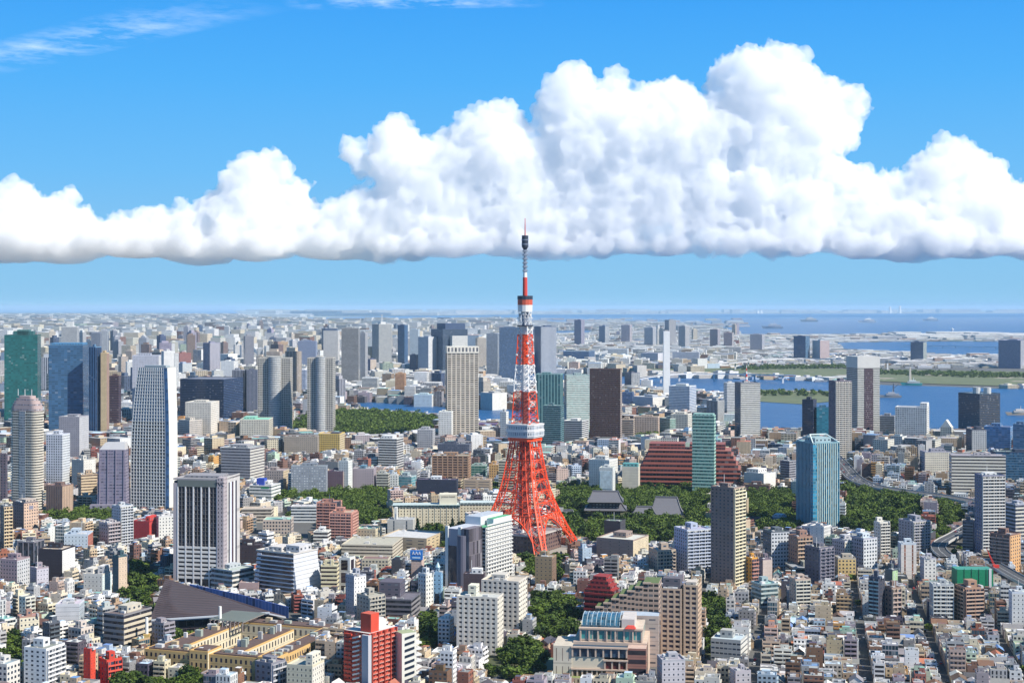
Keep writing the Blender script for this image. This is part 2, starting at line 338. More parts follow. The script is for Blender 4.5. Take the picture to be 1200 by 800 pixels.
def B(name, label, cat, X, y, st='flat', col=WHITE, glass=(.03,.045,.07), fl=3.5, wu=3.2, fu=.55, fv=.5, phi=None, dep=None, pier=None, sp=.42, side=None,
      balc='fr', ph=None, rcol=None, scol=None, zone=8, pcol=None, blind='', crown=None, detail=None, zb=0, z1=None, curt=.05, group=None, roof=True, plinth=None):
    """a building read off the photo. col wall, scol its right side, X (left, near corner, right), y (top, foot)"""
    global NL; NL += 1
    ox, oy, rz, a, b, d = frame(X, y[1], phi, dep)
    h = zat(y[0], d)
    n = max(2, round(h/fl)); fh = h/n
    root = empty(name, ox, oy, 0, rz); tag(root, label, cat, group)
    claim(ox, oy, rz, a, b); ZONES.append((X[0]-1, X[2]+1, y[1]-zone, d))
    near = d < 2700
    scol = scol or col  # some pairs put the sunlit and shaded side into the wall colours
    if st in ('grid', 'band', 'fin') and near:
        gl = fac(glass, glass, wu=max(1.2, wu/2), wv=fh, fu=.9, fv=.9, curt=curt, gr=.1)
        q = Buf(); i_ = .35; q.box(i_, i_, 0, a-i_, b-i_, h, gl, ROOF, glass, seed=NL); q.build('glazing', root)
        if st != 'fin':
            q = Buf(); bw = sp*fh
            for (x0, y0, x1, y1, c_) in ((0, 0, a, .5, col), (a-.5, .5, a, b-.5, scol), (0, b-.5, a, b, col), (0, .5, .5, b-.5, col)):
                q.box(x0, y0, 0, x1, y1, bw, CONC, CONC, c_, bottom=True)
            s0 = q.build('floor_band', root)
            for k in range(1, n): again(s0, root, (0, 0, k*fh))
        if st != 'band':
            pw = pier or .9; pt = wu
            hp = h
            for face, L in (('f', a), ('r', b), ('l', b), ('k', a)):
                k_ = max(1, min(40 if face in 'fr' else 12, round(L/pt)))
                q = Buf(); cc = scol if face == 'r' else (pcol or col)
                if face in 'fk': q.box(-pw/2, -.12, 0, pw/2, .36, hp, CONC, CONC, cc)
                else: q.box(-.36, -pw/2, 0, .12, pw/2, hp, CONC, CONC, cc)
                p0 = q.build('pier', root); first = True
                for i in range(k_+1):
                    x = pw/2+(L-pw)*i/k_
                    if face in 'rl' and i in (0, k_): continue
                    loc = {'f': (x, 0, 0), 'k': (x, b-.24, 0), 'r': (a, x, 0), 'l': (.24, x, 0)}[face]
                    if first: p0.location = loc; first = False
                    else: again(p0, root, loc)
                if first: bpy.data.objects.remove(p0)
    elif st == 'balc' and near:
        wm = fac(None, glass, wu=wu, wv=fh, fu=.78, fv=.62, curt=.18); bl = fac(None, glass, wu=4.2, wv=fh, fu=.42, fv=.44)
        q = Buf(); m4 = [wm if 'f' in balc else bl, wm if 'r' in balc else bl, wm, wm if 'l' in balc else bl]
        q.prism([(0, 0), (a, 0), (a, b), (0, b)], 0, h, m4, ROOF, col, seed=NL)
        if scol != col:
            q.m[1] = m4[1]; q.c[1] = scol
        q.build('wall', root)
        for f_ in balc:
            q = Buf(); g_ = 1.3; cb = pcol or col
            if f_ == 'f': q.box(.4, -g_, 0, a-.4, -.02, .2, CONC, CONC, cb, bottom=True); q.box(.4, -g_, .2, a-.4, -g_+.18, 1.2, CONC, CONC, cb)
            elif f_ == 'r': q.box(a+.02, .4, 0, a+g_, b-.4, .2, CONC, CONC, cb, bottom=True); q.box(a+g_-.18, .4, .2, a+g_, b-.4, 1.2, CONC, CONC, cb)
            else: q.box(-g_, .4, 0, -.02, b-.4, .2, CONC, CONC, cb, bottom=True); q.box(-g_, .4, .2, -g_+.18, b-.4, 1.2, CONC, CONC, cb)
            s0 = q.build('balcony', root); s0.location = (0, 0, fh)
            for k in range(2, n): again(s0, root, (0, 0, k*fh))
            L = a if f_ == 'f' else b
            if L > 9:
                q = Buf(); nb = max(2, round(L/6.5))
                if f_ == 'f': q.box(-.12, -g_-.05, 0, .12, -.03, h, CONC, CONC, col)
                elif f_ == 'r': q.box(a+.03, -.12, 0, a+g_+.05, .12, h, CONC, CONC, scol)
                else: q.box(-g_-.05, -.12, 0, -.03, .12, h, CONC, CONC, col)
                s0 = q.build('party_wall', root)
                for k in range(nb+1):
                    x = .5+(L-1)*k/nb; loc = (x, 0, 0) if f_ == 'f' else (0, x, 0)
                    if k == 0: s0.location = loc
                    else: again(s0, root, loc)
    else:
        if st == 'band': wm = fac(None, glass, wu=3.2, wv=fl, fu=.97, fv=1-sp, curt=.05, var=.4)
        elif st == 'grid': wm = fac(None, glass, wu=wu, wv=fl, fu=.72, fv=1-sp, curt=curt)
        elif st == 'fin': wm = fac(None, glass, wu=wu, wv=fl, fu=.6, fv=.97, curt=.02, var=.3)
        elif st == 'glass': wm = fac(None, glass, wu=wu*1.5, wv=fl, fu=.96, fv=.74, curt=.03, gr=.08, var=.3)
        elif st == 'balc': wm = fac(None, glass, wu=6, wv=fl, fu=.86, fv=.5, curt=curt)
        else: wm = fac(None, glass, wu=wu, wv=fl, fu=fu, fv=fv, curt=curt)
        bl = fac(None, glass, wu=6, wv=fl, fu=.12, fv=.3)
        q = Buf(); m4 = [bl if f_ in blind else wm for f_ in 'frkl']
        q.prism([(0, 0), (a, 0), (a, b), (0, b)], 0, h, m4, ROOF, col, seed=NL)
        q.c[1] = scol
        q.build('wall', root)
    if roof: roof_stuff(root, a, b, h, col, NL, ph, rcol=rcol, detail=near if detail is None else detail)
    if crown:            # (height, colour) solid band round the top
        q = Buf(); q.box(-.4, -.4, h-crown[0], a+.4, b+.4, h+.2, CONC, ROOF, crown[1], bottom=True); q.build('crown', root)
    if plinth:           # (height, colour, how far out)
        q = Buf(); o_ = plinth[2]; q.box(-o_, -o_, 0, a+o_, b+o_*.5, plinth[0], fac(None, glass, wu=6, wv=4.5, fu=.6, fv=.5), ROOF, plinth[1], seed=3); q.build('podium', root)
    root['dim'] = (a, b, h, fh)
    return root, a, b, h, fh, d
# ---------------------------------------------------------------- the buildings one can tell apart
TEAL, NAVY, BRICK, BROWN, TAN = (.02,.17,.16), (.02,.05,.13), (.32,.09,.06), (.16,.085,.075), (.5,.33,.2)
MAUVE, PALEB, YEL, PINK, BEIGE = (.4,.34,.36), (.42,.52,.62), (.62,.38,.13), (.55,.27,.22), (.5,.42,.33)
ft, fd = 'office tower', 'office building'; ap, at_ = 'apartment building', 'apartment tower'
def M(n, l, c, X, y, st='flat', **k): return B(n, l, c, X, y, st, **k)
# far left skyline
M('glass_tower','green glass office tower at the far left with a flared rooftop cap',ft,(5,44,48),(393,500),'glass',col=(.01,.08,.08),glass=(.012,.115,.115),scol=(.02,.07,.08),wu=3,fl=4,ph=[(.25,.2,.85,.8,9,(.02,.12,.12)),(.36,.2,.72,.8,12,(.05,.16,.15))])
M('glass_tower','wide blue glass office tower right of the green glass tower',ft,(57,97,104),(405,512),'glass',col=(.05,.11,.2),glass=(.035,.1,.2),scol=(.02,.05,.12),wu=4,fl=4.2,ph=[(.02,.1,.98,.9,5,(.06,.2,.38))])
M('glass_tower','slim blue glass tower touching the right side of the wide blue tower',ft,(104,112,119),(407,514),'fin',col=(.12,.24,.38),glass=(.02,.05,.12),scol=(.02,.03,.06),wu=5)
M('beige_tower','narrow beige tower beside the blue glass towers, blind sandy front',ft,(118,125,128),(414,514),'flat',col=(.62,.46,.26),scol=(.3,.2,.16),fu=.2,fv=.2)
M('dark_tower','dark brown slab tower between the beige tower and the tapered tower',ft,(127,139,142),(441,505),'band',col=(.1,.05,.05),glass=(.02,.02,.04))
M('white_tower','pale grey tower with a square opening at its top, behind the tapered tower',ft,(155,186,189),(417,500),'flat',col=(.4,.42,.5),scol=(.6,.6,.6),fu=.3,fv=.25)
M('white_tower','blank white slab rising just behind the top of the tapered tower',ft,(189,192,204),(412,503),'flat',col=(.62,.62,.62),fu=.1,fv=.2)
M('pale_tower','white stepped twin tower far behind the blue glass tower',ft,(72,90,93),(383,445),'fin',col=(.62,.62,.62),ph=[(.3,.2,.7,.8,18,(.6,.6,.6))])
M('grey_tower','grey office tower right of the white stepped twin tower',ft,(107,117,119),(390,444),'band',col=(.25,.28,.36))
M('slate_tower','slate grey slab peeping out right of the distant grey tower',ft,(119,126,127),(388,440),'flat',col=(.36,.38,.42))
M('blue_slab','very wide navy blue office slab behind the white stepped apartments',fd,(211,262,285),(445,500),'band',col=(.02,.035,.08),glass=(.01,.02,.05),scol=(.03,.06,.14),ph=[])
M('grey_tower','grey office tower with vertical stripes right of the navy slab',ft,(272,284,287),(434,490),'fin',col=(.3,.31,.36),scol=(.05,.05,.09))
M('dark_tower','dark striped tower just left of the left twin apartment tower',ft,(287,289,303),(434,490),'fin',col=(.08,.09,.14),scol=(.16,.17,.24))
M('lilac_tower','lilac grey apartment tower standing alone above the navy slab',at_,(238,246,258),(402,442),'balc',col=(.25,.24,.34),scol=(.5,.48,.55))
M('small_block','pale blue office block below left of the lilac tower',fd,(204,214,225),(426,444),'flat',col=(.35,.42,.52),scol=(.55,.58,.6))
M('brick_block','red brown hotel block behind the white slab at upper left',fd,(204,210,224),(414,434),'flat',col=(.3,.12,.1))
M('apartment_block','white apartment block with rows of small windows before the navy slab',ap,(217,247,257),(472,516),'flat',col=(.6,.56,.5),fu=.45,fv=.4,scol=(.68,.64,.58))
M('apartment_block','low cream block at the foot of the white stepped apartments',ap,(209,222,237),(493,518),'flat',col=(.5,.46,.42))
M('grey_block','tall plain grey box in front of the blue glass tower',fd,(69,93,104),(489,545),'flat',col=(.3,.29,.33),scol=(.45,.45,.47),fu=.35,fv=.2)
M('white_block','white apartment building below the plain grey box',ap,(54,73,82),(510,575),'flat',col=(.52,.55,.62),scol=(.62,.65,.68))
# central far skyline
for X,y,l in (((302,340,341),(420,508),'left one of the twin grey apartment towers with bowed centres'),((360,390,391),(420,511),'right one of the twin grey apartment towers with bowed centres')):
    r,a,b,h,fh,d = M('twin_tower',l,at_,X,y,'grid',col=(.42,.4,.36),glass=(.03,.035,.05),wu=4.2,fl=3.6,sp=.5,dep=38,group='twin apartment towers by the garden')
    q = Buf(); q.cyl(a*.52, 1.5, 0, h+3, a*.2, n=18, mat=fac(None,(.06,.09,.12),wu=2.5,wv=3.6,fu=.8,fv=.5), col=(.5,.5,.5)); q.build('bowed_bay', r)
M('banded_tower','grey banded office tower left of centre with heavy horizontal ribs',ft,(400,420,422),(385,454),'band',col=(.3,.3,.3),glass=(.06,.06,.07),sp=.5)
M('grey_tower','plain grey tower touching the right side of the banded tower',ft,(420,428,431),(390,450),'flat',col=(.36,.36,.38))
M('white_tower','tall pale tower with a thin spire, left of centre on the skyline',ft,(436,444,459),(380,433),'fin',col=(.5,.5,.48),scol=(.6,.6,.58),ph=[(.3,.3,.7,.7,10,(.6,.6,.6)),(.48,.48,.52,.52,40,(.7,.7,.7))])
M('blue_tower','dark blue slim tower right of the tower with a spire',ft,(466,474,478),(381,432),'glass',col=(.08,.12,.2),glass=(.03,.08,.17))
M('pale_tower','pale blue tower behind the dark blue slim tower',ft,(480,490,492),(386,424),'flat',col=(.45,.52,.58))
M('striped_tower','white striped office building with a bright slanted right side',ft,(490,502,517),(395,441),'band',col=(.42,.46,.52),scol=(.75,.75,.75),glass=(.12,.16,.22),sp=.6,phi=35)
M('navy_block','black angular office building with a stepped glass roof, top centre skyline',ft,(505,519,548),(386,441),'band',col=(.08,.12,.2),scol=(.05,.08,.14),ph=[(.2,.2,.6,.8,14,(.03,.05,.12)),(.3,.1,1,.9,22,(.04,.07,.15))])
M('white_block','white block below the black angular building',fd,(520,530,548),(394,441),'flat',col=(.62,.62,.6))
r,a,b,h,fh,d = M('banded_tower','tall brown grey banded tower with a bright ribbed crown, left of the red tower',ft,(522,524,557),(414,517),'grid',col=(.2,.19,.18),scol=(.5,.45,.38),glass=(.03,.03,.04),wu=9,fl=4,sp=.5,phi=82,dep=60)
q = Buf(); q.box(-.5,-.5,h,a+.5,b+.5,h+13,fac(None,(.1,.1,.12),wu=7,wv=13,fu=.55,fv=.6),ROOF,(.66,.63,.56),bottom=True); q.build('crown', r)
M('grey_tower','grey slab tower just left of the blue angled towers behind the red tower',ft,(570,583,585),(391,446),'band',col=(.3,.33,.38),glass=(.1,.13,.18))
M('angled_tower','dark blue angled glass tower behind the left side of the red tower',ft,(585,611,612),(384,448),'grid',col=(.14,.2,.3),glass=(.03,.07,.15),sp=.3)
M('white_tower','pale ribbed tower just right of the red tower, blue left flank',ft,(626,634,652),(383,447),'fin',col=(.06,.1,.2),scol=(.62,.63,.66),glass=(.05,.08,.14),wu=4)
M('stepped_tower','white stepped tower inside a dark frame on the left skyline',ft,(379,396,398),(388,430),'flat',col=(.6,.58,.56),ph=[(.1,.1,.9,.9,12,(.1,.13,.2))])
M('blue_block','blue grey office block right of the right-hand lilac tower',fd,(349,370,372),(400,434),'flat',col=(.22,.26,.38))
M('grey_block','grey office block before the blue grey office block',fd,(344,358,360),(434,466),'band',col=(.35,.4,.5),glass=(.12,.16,.26))
M('white_block','white low office block on the river bank left of centre',fd,(424,442,444),(443,462),'band',col=(.6,.62,.62))
M('tan_block','tan brown apartment block on the river bank',ap,(463,474,476),(438,465),'band',col=(.5,.3,.16),glass=(.2,.1,.06))
M('dark_block','dark narrow tower above the tan riverside block',ft,(480,488,490),(416,440),'flat',col=(.1,.1,.16))
M('tan_tower','pale tan narrow tower above the riverside',ft,(430,434,441),(421,442),'flat',col=(.08,.1,.2),scol=(.6,.5,.42))
M('white_block','white warehouse block behind the banded tower by the water',fd,(563,577,594),(461,481),'flat',col=(.5,.5,.48),scol=(.68,.66,.6),fu=.15,fv=.2)
M('white_block','white office on the river bank with blue lower floors',fd,(485,506,510),(463,477),'flat',col=(.5,.6,.66),scol=(.65,.65,.65),fu=.5,fv=.3)
M('white_block','small white cube office left of the two-tone riverside office',fd,(474,486,487),(453,472),'flat',col=(.62,.62,.62))
M('white_block','white office with dark windows left of the banded tower foot',ap,(514,529,531),(483,519),'flat',col=(.66,.66,.64),fu=.5,fv=.35)
M('slim_block','white slim office between the banded tower and the red tower',fd,(586,593,596),(483,520),'flat',col=(.64,.64,.62),fu=.5,fv=.35)
M('purple_block','purple low office building right of the banded tower foot',fd,(560,581,583),(497,507),'flat',col=(.16,.1,.26),fu=.9,fv=.4,ph=[])
# right of the red tower
M('green_office','green glass office tower right of the red tower',ft,(628,657,660),(439,515),'fin',col=(.16,.3,.3),glass=(.03,.1,.12),wu=6,scol=(.1,.2,.22))
M('green_office','lower dark green office block before the green glass tower',ft,(636,657,661),(476,528),'band',col=(.1,.2,.22),glass=(.02,.05,.07))
M('white_office','white office tower with pale green window bands',ft,(661,664,690),(440,513),'band',col=(.3,.4,.4),scol=(.66,.68,.66),glass=(.12,.24,.24),sp=.5,phi=80,dep=45)
M('white_office','low white office with a blue sign before the pale green banded tower',fd,(660,682,690),(494,524),'band',col=(.62,.62,.62))
M('brown_tower','dark brown monolithic office tower right of the red tower',ft,(691,727,729),(433,521),'grid',col=(.1,.055,.05),scol=(.36,.3,.27),glass=(.02,.012,.015),wu=2.6,fl=3.8,sp=.5,pier=.5,ph=[(.1,.1,.9,.9,1,(.08,.05,.05))],rcol=(.1,.07,.07))
for X,y,l,c1,c2 in (((673,681,685),(375,411),'mauve slim apartment tower, leftmost beyond the river',(.26,.22,.34),(.34,.3,.4)),
    ((702,709,714),(382,408),'blue slim apartment tower, second beyond the river',(.1,.17,.32),(.5,.52,.55)),
    ((728,738,741),(381,408),'pinkish apartment tower, third beyond the river',(.42,.36,.42),(.5,.42,.42)),
    ((755,765,769),(384,412),'pale apartment tower behind the tall white chimney, on its left',(.42,.46,.54),(.5,.5,.52)),
    ((779,784,792),(375,411),'tall grey apartment tower right behind the tall white chimney',(.22,.24,.32),(.46,.44,.44)),
    ((795,803,808),(382,413),'grey ribbed apartment tower right of the chimney',(.4,.4,.44),(.52,.5,.5)),
    ((832,841,844),(386,412),'brown apartment tower with a pitched crown beyond the river',(.34,.24,.24),(.44,.36,.36)),
    ((848,858,860),(390,413),'brown apartment tower with a pale right flank beyond the river',(.3,.2,.2),(.5,.44,.4)),
    ((879,893,896),(392,412),'wide grey apartment tower, rightmost of the slim towers',(.4,.37,.42),(.5,.48,.5))):
    M('slim_tower',l,at_,X,y,'fin',col=c1,scol=c2,glass=(.1,.12,.16),wu=5,fl=4,detail=False)
M('round_arena','round grey drum building right of the chimney across the river','arena',(788,819,820),(413,428),'flat',col=(.34,.36,.42),fu=.2,fv=.2,ph=[])
M('grey_warehouse','grey blank warehouse left of the chimney across the river','warehouse',(751,771,778),(414,428),'flat',col=(.3,.33,.4),scol=(.5,.5,.54),fu=.1,fv=.1,ph=[])
M('blue_hall','dark blue sloping glass hall across the river','hall',(660,690,697),(412,426),'glass',col=(.08,.14,.24),glass=(.04,.08,.18),ph=[])
M('white_block','white wide exhibition block across the river above the brown tower','hall',(712,735,737),(409,423),'flat',col=(.5,.54,.58),ph=[])
M('striped_office','white office with thin blue bands before the viaduct',fd,(784,808,816),(453,490),'band',col=(.62,.64,.66),scol=(.5,.52,.56),glass=(.1,.17,.3),sp=.55)
M('grey_office','grey office with dark upright stripes right of the banded white office',fd,(828,841,849),(470,503),'fin',col=(.34,.35,.38),glass=(.05,.06,.08),scol=(.55,.55,.53))
M('round_tower','white round ended office tower before the river',ft,(848,852,862),(449,492),'band',col=(.6,.6,.6),glass=(.2,.22,.24))
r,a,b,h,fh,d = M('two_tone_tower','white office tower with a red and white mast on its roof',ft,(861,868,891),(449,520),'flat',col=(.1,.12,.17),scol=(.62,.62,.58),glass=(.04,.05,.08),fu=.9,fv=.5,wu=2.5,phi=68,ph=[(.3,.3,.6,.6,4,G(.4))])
q = Buf()
for k in range(6): q.cyl(a*.5,b*.45,h+k*5.5,h+k*5.5+5.5,2.6-.38*k,2.6-.38*(k+1),8,STEEL,(.6,.04,.03) if k%2==0 else (.75,.75,.75))
q.build('mast', r)
r,a,b,h,fh,d = M('green_glass_block','slim pale green glass office before the brick complex',fd,(811,837,839),(488,583),'band',col=(.3,.46,.4),glass=(.07,.2,.18),fl=4.4,sp=.5,ph=[(.05,.1,.95,.9,3.5,(.3,.5,.45))])
M('tan_office','beige office with two wings by the river',fd,(742,771,773),(489,513),'flat',col=(.52,.4,.33),fu=.5,fv=.6)
M('tan_office','low tan office left of the beige two-winged office',fd,(728,742,744),(492,516),'band',col=(.48,.38,.3))
M('glass_office','green glass and white office right of the beige riverside office',fd,(772,785,800),(491,512),'glass',col=(.4,.45,.42),glass=(.12,.22,.2))
M('white_office','cream office with a blue sign behind the green glass block',fd,(786,806,811),(486,512),'flat',col=(.6,.58,.52))
M('white_block','white blocky warehouses near the water left of the chimney',fd,(742,765,783),(466,484),'flat',col=(.45,.48,.55),scol=(.66,.64,.6),fu=.3,fv=.3)
M('glass_block','dark blue glass block beside the white warehouses',fd,(729,741,743),(460,482),'glass',col=(.1,.16,.28),glass=(.05,.09,.2))
M('white_silo','white low depot on the near river bank',fd,(751,763,765),(446,458),'flat',col=(.66,.66,.66),fu=.2,fv=.2)
M('dark_flats','dark grey flats by the river right of the brown tower',ap,(732,740,750),(437,459),'balc',col=(.12,.13,.18),scol=(.4,.4,.42))
# far right
M('navy_tower','dark navy tower on the island, left of the red striped tower',ft,(930,944,949),(394,422),'glass',col=(.03,.07,.16),glass=(.02,.06,.15),scol=(.2,.32,.42),detail=False)
M('striped_tower','pale island tower with reddish vertical stripes',at_,(952,961,972),(399,422),'fin',col=(.45,.5,.56),scol=(.6,.4,.36),glass=(.2,.22,.26),detail=False)
M('island_tower','blue grey apartment tower alone before the inlet',at_,(1067,1082,1086),(401,426),'fin',col=(.1,.13,.22),scol=(.45,.5,.45),glass=(.06,.08,.12),detail=False)
M('island_tower','wide lilac apartment slab at the right edge beyond the park',at_,(1170,1196,1206),(399,432),'fin',col=(.28,.28,.4),scol=(.5,.5,.5),glass=(.1,.12,.2),detail=False)
r,a,b,h,fh,d = M('bank_tower','tall grey tower with a pale crown and a dark central recess',ft,(992,1005,1031),(431,512),'band',col=(.36,.37,.37),scol=(.5,.5,.47),glass=(.08,.09,.1),sp=.55,phi=62,ph=[])
q = Buf(); q.box(-.3,-.3,h,a+.3,b+.3,h+22,CONC,ROOF,(.5,.5,.49),bottom=True); q.build('crown', r)
q = Buf(); q.box(a+.02,b*.3,0,a+.5,b*.7,h-1,fac(None,(.02,.02,.03),wu=2,wv=4,fu=.9,fv=.6),ROOF,(.14,.09,.11)); q.build('recess_panel', r)  # raised dark panel; the recess's shade is put into its colour
M('condo_tower','slim white apartment tower in front of the tall grey tower',at_,(971,979,998),(447,538),'balc',col=(.12,.1,.15),scol=(.58,.55,.5),pcol=(.6,.56,.5),balc='r',wu=4,fl=3.3,phi=60)  # lit right side and unlit left flank are put into the colours
M('navy_glass_block','black glass office left of the blue green glass office',fd,(940,953,957),(469,520),'glass',col=(.03,.03,.06),glass=(.015,.03,.07))
M('teal_glass_block','blue green glass office beside the slim white tower',fd,(955,957,973),(478,520),'glass',col=(.02,.12,.2),glass=(.02,.14,.2))
M('white_hotel','white wide office with a taller right end before the bay',fd,(1049,1086,1089),(478,519),'grid',col=(.7,.69,.66),glass=(.18,.2,.22),wu=4,fl=3.6,sp=.5,ph=[(.78,.1,1,.9,9,(.7,.69,.66))])
M('grey_office','grey banded office left of the white wide office',fd,(1031,1048,1050),(488,514),'band',col=(.34,.34,.34),glass=(.08,.09,.1))
r,a,b,h,fh,d = M('twin_slab_tower','black twin slab tower by the bay with pale rooftop tanks',ft,(1123,1148,1172),(462,507),'band',col=(.03,.06,.1),scol=(.06,.05,.05),glass=(.015,.04,.08),sp=.4,ph=[])
for fx,fy in ((.62,.25),(.88,.5)):
    q = Buf(); q.cyl(a*fx,b*fy,h+.2,h+13,a*.13,n=14,mat=CONC,col=(.45,.46,.46)); q.build('tank', r)
M('glass_block','pale blue glass office right below the black twin slab',fd,(1153,1184,1187),(501,535),'glass',col=(.14,.25,.42),glass=(.08,.2,.4))
M('glass_block','blue grey glass office at the right edge',fd,(1187,1203,1206),(498,545),'glass',col=(.16,.26,.38),glass=(.1,.2,.32))
M('slate_block','grey office with a dark left flank below the black twin slab',fd,(1132,1139,1156),(504,538),'flat',col=(.05,.06,.1),scol=(.4,.42,.45))
r,a,b,h,fh,d = M('gabled_office','pale building with a pointed gable near the bay',fd,(1102,1115,1117),(501,520),'flat',col=(.58,.57,.5),ph=[],detail=False)
q = Buf(); q.hexa([(0,0,h),(a,0,h),(a,b,h),(0,b,h)],[(a*.48,0,h+14),(a*.52,0,h+14),(a*.52,b,h+14),(a*.48,b,h+14)],CONC,(.6,.6,.56)); q.build('gable', r)
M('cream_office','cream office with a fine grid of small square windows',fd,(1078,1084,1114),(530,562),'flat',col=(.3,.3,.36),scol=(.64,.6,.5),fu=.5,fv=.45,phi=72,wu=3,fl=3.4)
M('striped_office','white office with broad dark bands right of the cream office',fd,(1112,1115,1157),(534,583),'band',col=(.4,.38,.4),scol=(.6,.57,.5),glass=(.05,.05,.06),sp=.55,fl=4.2,phi=80,dep=70)
M('glass_office','dark blue banded glass office at the right edge',fd,(1160,1166,1206),(530,572),'band',col=(.03,.05,.1),scol=(.05,.12,.2),glass=(.02,.08,.16),sp=.35,phi=75,dep=70)
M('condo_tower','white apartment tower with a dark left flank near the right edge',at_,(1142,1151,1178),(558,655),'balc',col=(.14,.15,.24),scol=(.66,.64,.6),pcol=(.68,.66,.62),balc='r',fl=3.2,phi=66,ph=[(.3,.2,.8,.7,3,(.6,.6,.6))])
M('grey_office','pale banded office at the right edge beside the white apartment tower',fd,(1178,1190,1206),(592,640),'band',col=(.34,.36,.44),scol=(.58,.56,.5),glass=(.06,.07,.1),fl=4)
M('brown_flats','dark stepped apartment block before the white apartment tower, orange end wall',ap,(1160,1184,1196),(628,672),'balc',col=(.2,.12,.1),scol=(.58,.34,.16),balc='f',pcol=(.4,.3,.26),fl=3.1)
M('dark_flats','dark stepped flats left of the white apartment tower',ap,(1128,1141,1143),(612,650),'balc',col=(.16,.15,.18),balc='f',pcol=(.3,.3,.32),fl=3.1)
# blue green tower
r,a,b,h,fh,d = M('blue_hotel_tower','bright blue green glass tower with pale fins and an open crown',ft,(933,953,984),(520,624),'fin',col=(.2,.36,.42),pcol=(.28,.42,.48),scol=(.5,.6,.54),glass=(.02,.11,.19),wu=2.9,fl=3.4,pier=.8,phi=58,ph=[(.2,.2,.8,.8,6,(.3,.42,.45))])
q = Buf(); q.box(a-4.5,-.6,0,a+.6,4.5,h-1,fac((.1,.24,.32),(.03,.22,.36),wu=2,wv=3.4,fu=.9,fv=.75),ROOF,(.1,.3,.4)); q.build('corner_bay', r)
for k,(p,p2) in enumerate((((0,0),(a*.5,b*.2)),((a,0),(a*.5,b*.2)),((a,b),(a*.5,b*.8)),((0,b),(a*.5,b*.8)))):
    q = Buf(); q.beam((p[0],p[1],h+.3),(p2[0],p2[1],h+9),1.1,STEEL,(.62,.72,.7)); q.build('crown_beam', r)
q = Buf(); q.beam((a*.5,b*.2,h+9),(a*.5,b*.8,h+9),1.1,STEEL,(.62,.72,.7)); q.build('crown_beam', r)
# left middle
r,a,b,h,fh,d = M('stacked_block','cream and grey office with stepped brown base left of the round tower foot',fd,(0,7,9),(532,596),'flat',col=(.1,.08,.11),ph=[])
M('banded_flats','yellow and dark banded flats at the left edge',ap,(0,4,15),(594,655),'balc',col=(.12,.13,.14),scol=(.6,.45,.28),balc='r',pcol=(.62,.5,.32))
r,a,b,h,fh,d = M('tan_hotel','tan hotel with a small round mark on its upper wall, by the round tower foot','hotel',(15,28,45),(590,630),'flat',col=(.12,.11,.13),scol=(.56,.4,.3),fu=.5,fv=.4,ph=[(.2,.2,.9,.9,4,(.4,.34,.3))])
q = Buf(); q.box(a+.02,b*.35,h-7,a+.12,b*.65,h-3,STEEL,STEEL,(.2,.2,.26)); q.build('wall_mark', r)
M('brown_office','brown boxed office right of the round tower foot',fd,(54,73,86),(570,606),'flat',col=(.2,.13,.11),scol=(.46,.33,.24),fu=.2,fv=.9)
M('tan_banded_office','tan banded office right of the brown boxed office',fd,(90,95,114),(557,590),'band',col=(.4,.3,.22),scol=(.56,.44,.3),glass=(.08,.06,.05),sp=.6)
M('white_block','white stepped office behind the tan banded office',fd,(84,98,112),(540,580),'flat',col=(.5,.48,.44),scol=(.62,.6,.55),fu=.2,fv=.3)
M('white_flats','white apartment block with a sunlit windowed face below the mauve tower',ap,(131,141,156),(594,645),'balc',col=(.45,.47,.52),scol=(.66,.65,.6),balc='r',fl=3.1)  # left face's shadow is put into its greyer wall colour
M('red_block','dark red block with a bright red tower end',fd,(155,175,185),(612,640),'flat',col=(.3,.03,.04),scol=(.5,.05,.04),fu=.15,fv=.2,ph=[(.75,.05,1,.9,6,(.55,.05,.04))])
M('white_flats','white windowed block between the red block and the big striped hotel',ap,(183,186,204),(606,640),'flat',col=(.55,.55,.55),scol=(.68,.67,.63),fu=.4,fv=.35)
M('mauve_flats','mauve grey flats left of the dark low hall',ap,(116,126,141),(614,648),'balc',col=(.35,.33,.35),scol=(.3,.24,.24),balc='r',pcol=(.45,.4,.42))
M('dark_office','charcoal office with a grey frame among the left houses',fd,(20,40,52),(636,672),'fin',col=(.2,.19,.22),glass=(.03,.04,.06),wu=6)
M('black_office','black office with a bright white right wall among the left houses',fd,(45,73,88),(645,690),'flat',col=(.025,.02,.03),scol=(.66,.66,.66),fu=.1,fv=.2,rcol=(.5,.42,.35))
M('pale_blue_flats','pale blue low flats with a brick strip at the right end',ap,(75,103,109),(627,652),'flat',col=(.46,.54,.62),scol=(.42,.16,.12),fu=.25,fv=.3)
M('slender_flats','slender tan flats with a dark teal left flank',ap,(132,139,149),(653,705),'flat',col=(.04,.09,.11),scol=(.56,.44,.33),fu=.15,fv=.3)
M('mauve_office','mauve office at the left edge with regular square windows',fd,(0,20,35),(657,692),'flat',col=(.3,.23,.26),scol=(.5,.52,.56),fu=.4,fv=.4)
M('mauve_flats','pale mauve flats below the charcoal framed office',ap,(35,43,57),(667,696),'flat',col=(.3,.26,.3),scol=(.46,.45,.52),fu=.25,fv=.3)
M('white_cluster','white stepped building cluster with small roof cubes, left',ap,(98,120,131),(674,704),'flat',col=(.56,.54,.5),scol=(.62,.72,.72),fu=.2,fv=.3,ph=[(0,.2,.4,.9,5,(.58,.55,.5)),(.6,.3,.95,.9,7,(.62,.6,.58))])
M('white_hall','white hall with faint horizontal seams among the left houses',fd,(65,93,99),(709,738),'flat',col=(.56,.58,.62),scol=(.4,.45,.5),fu=.95,fv=.08)
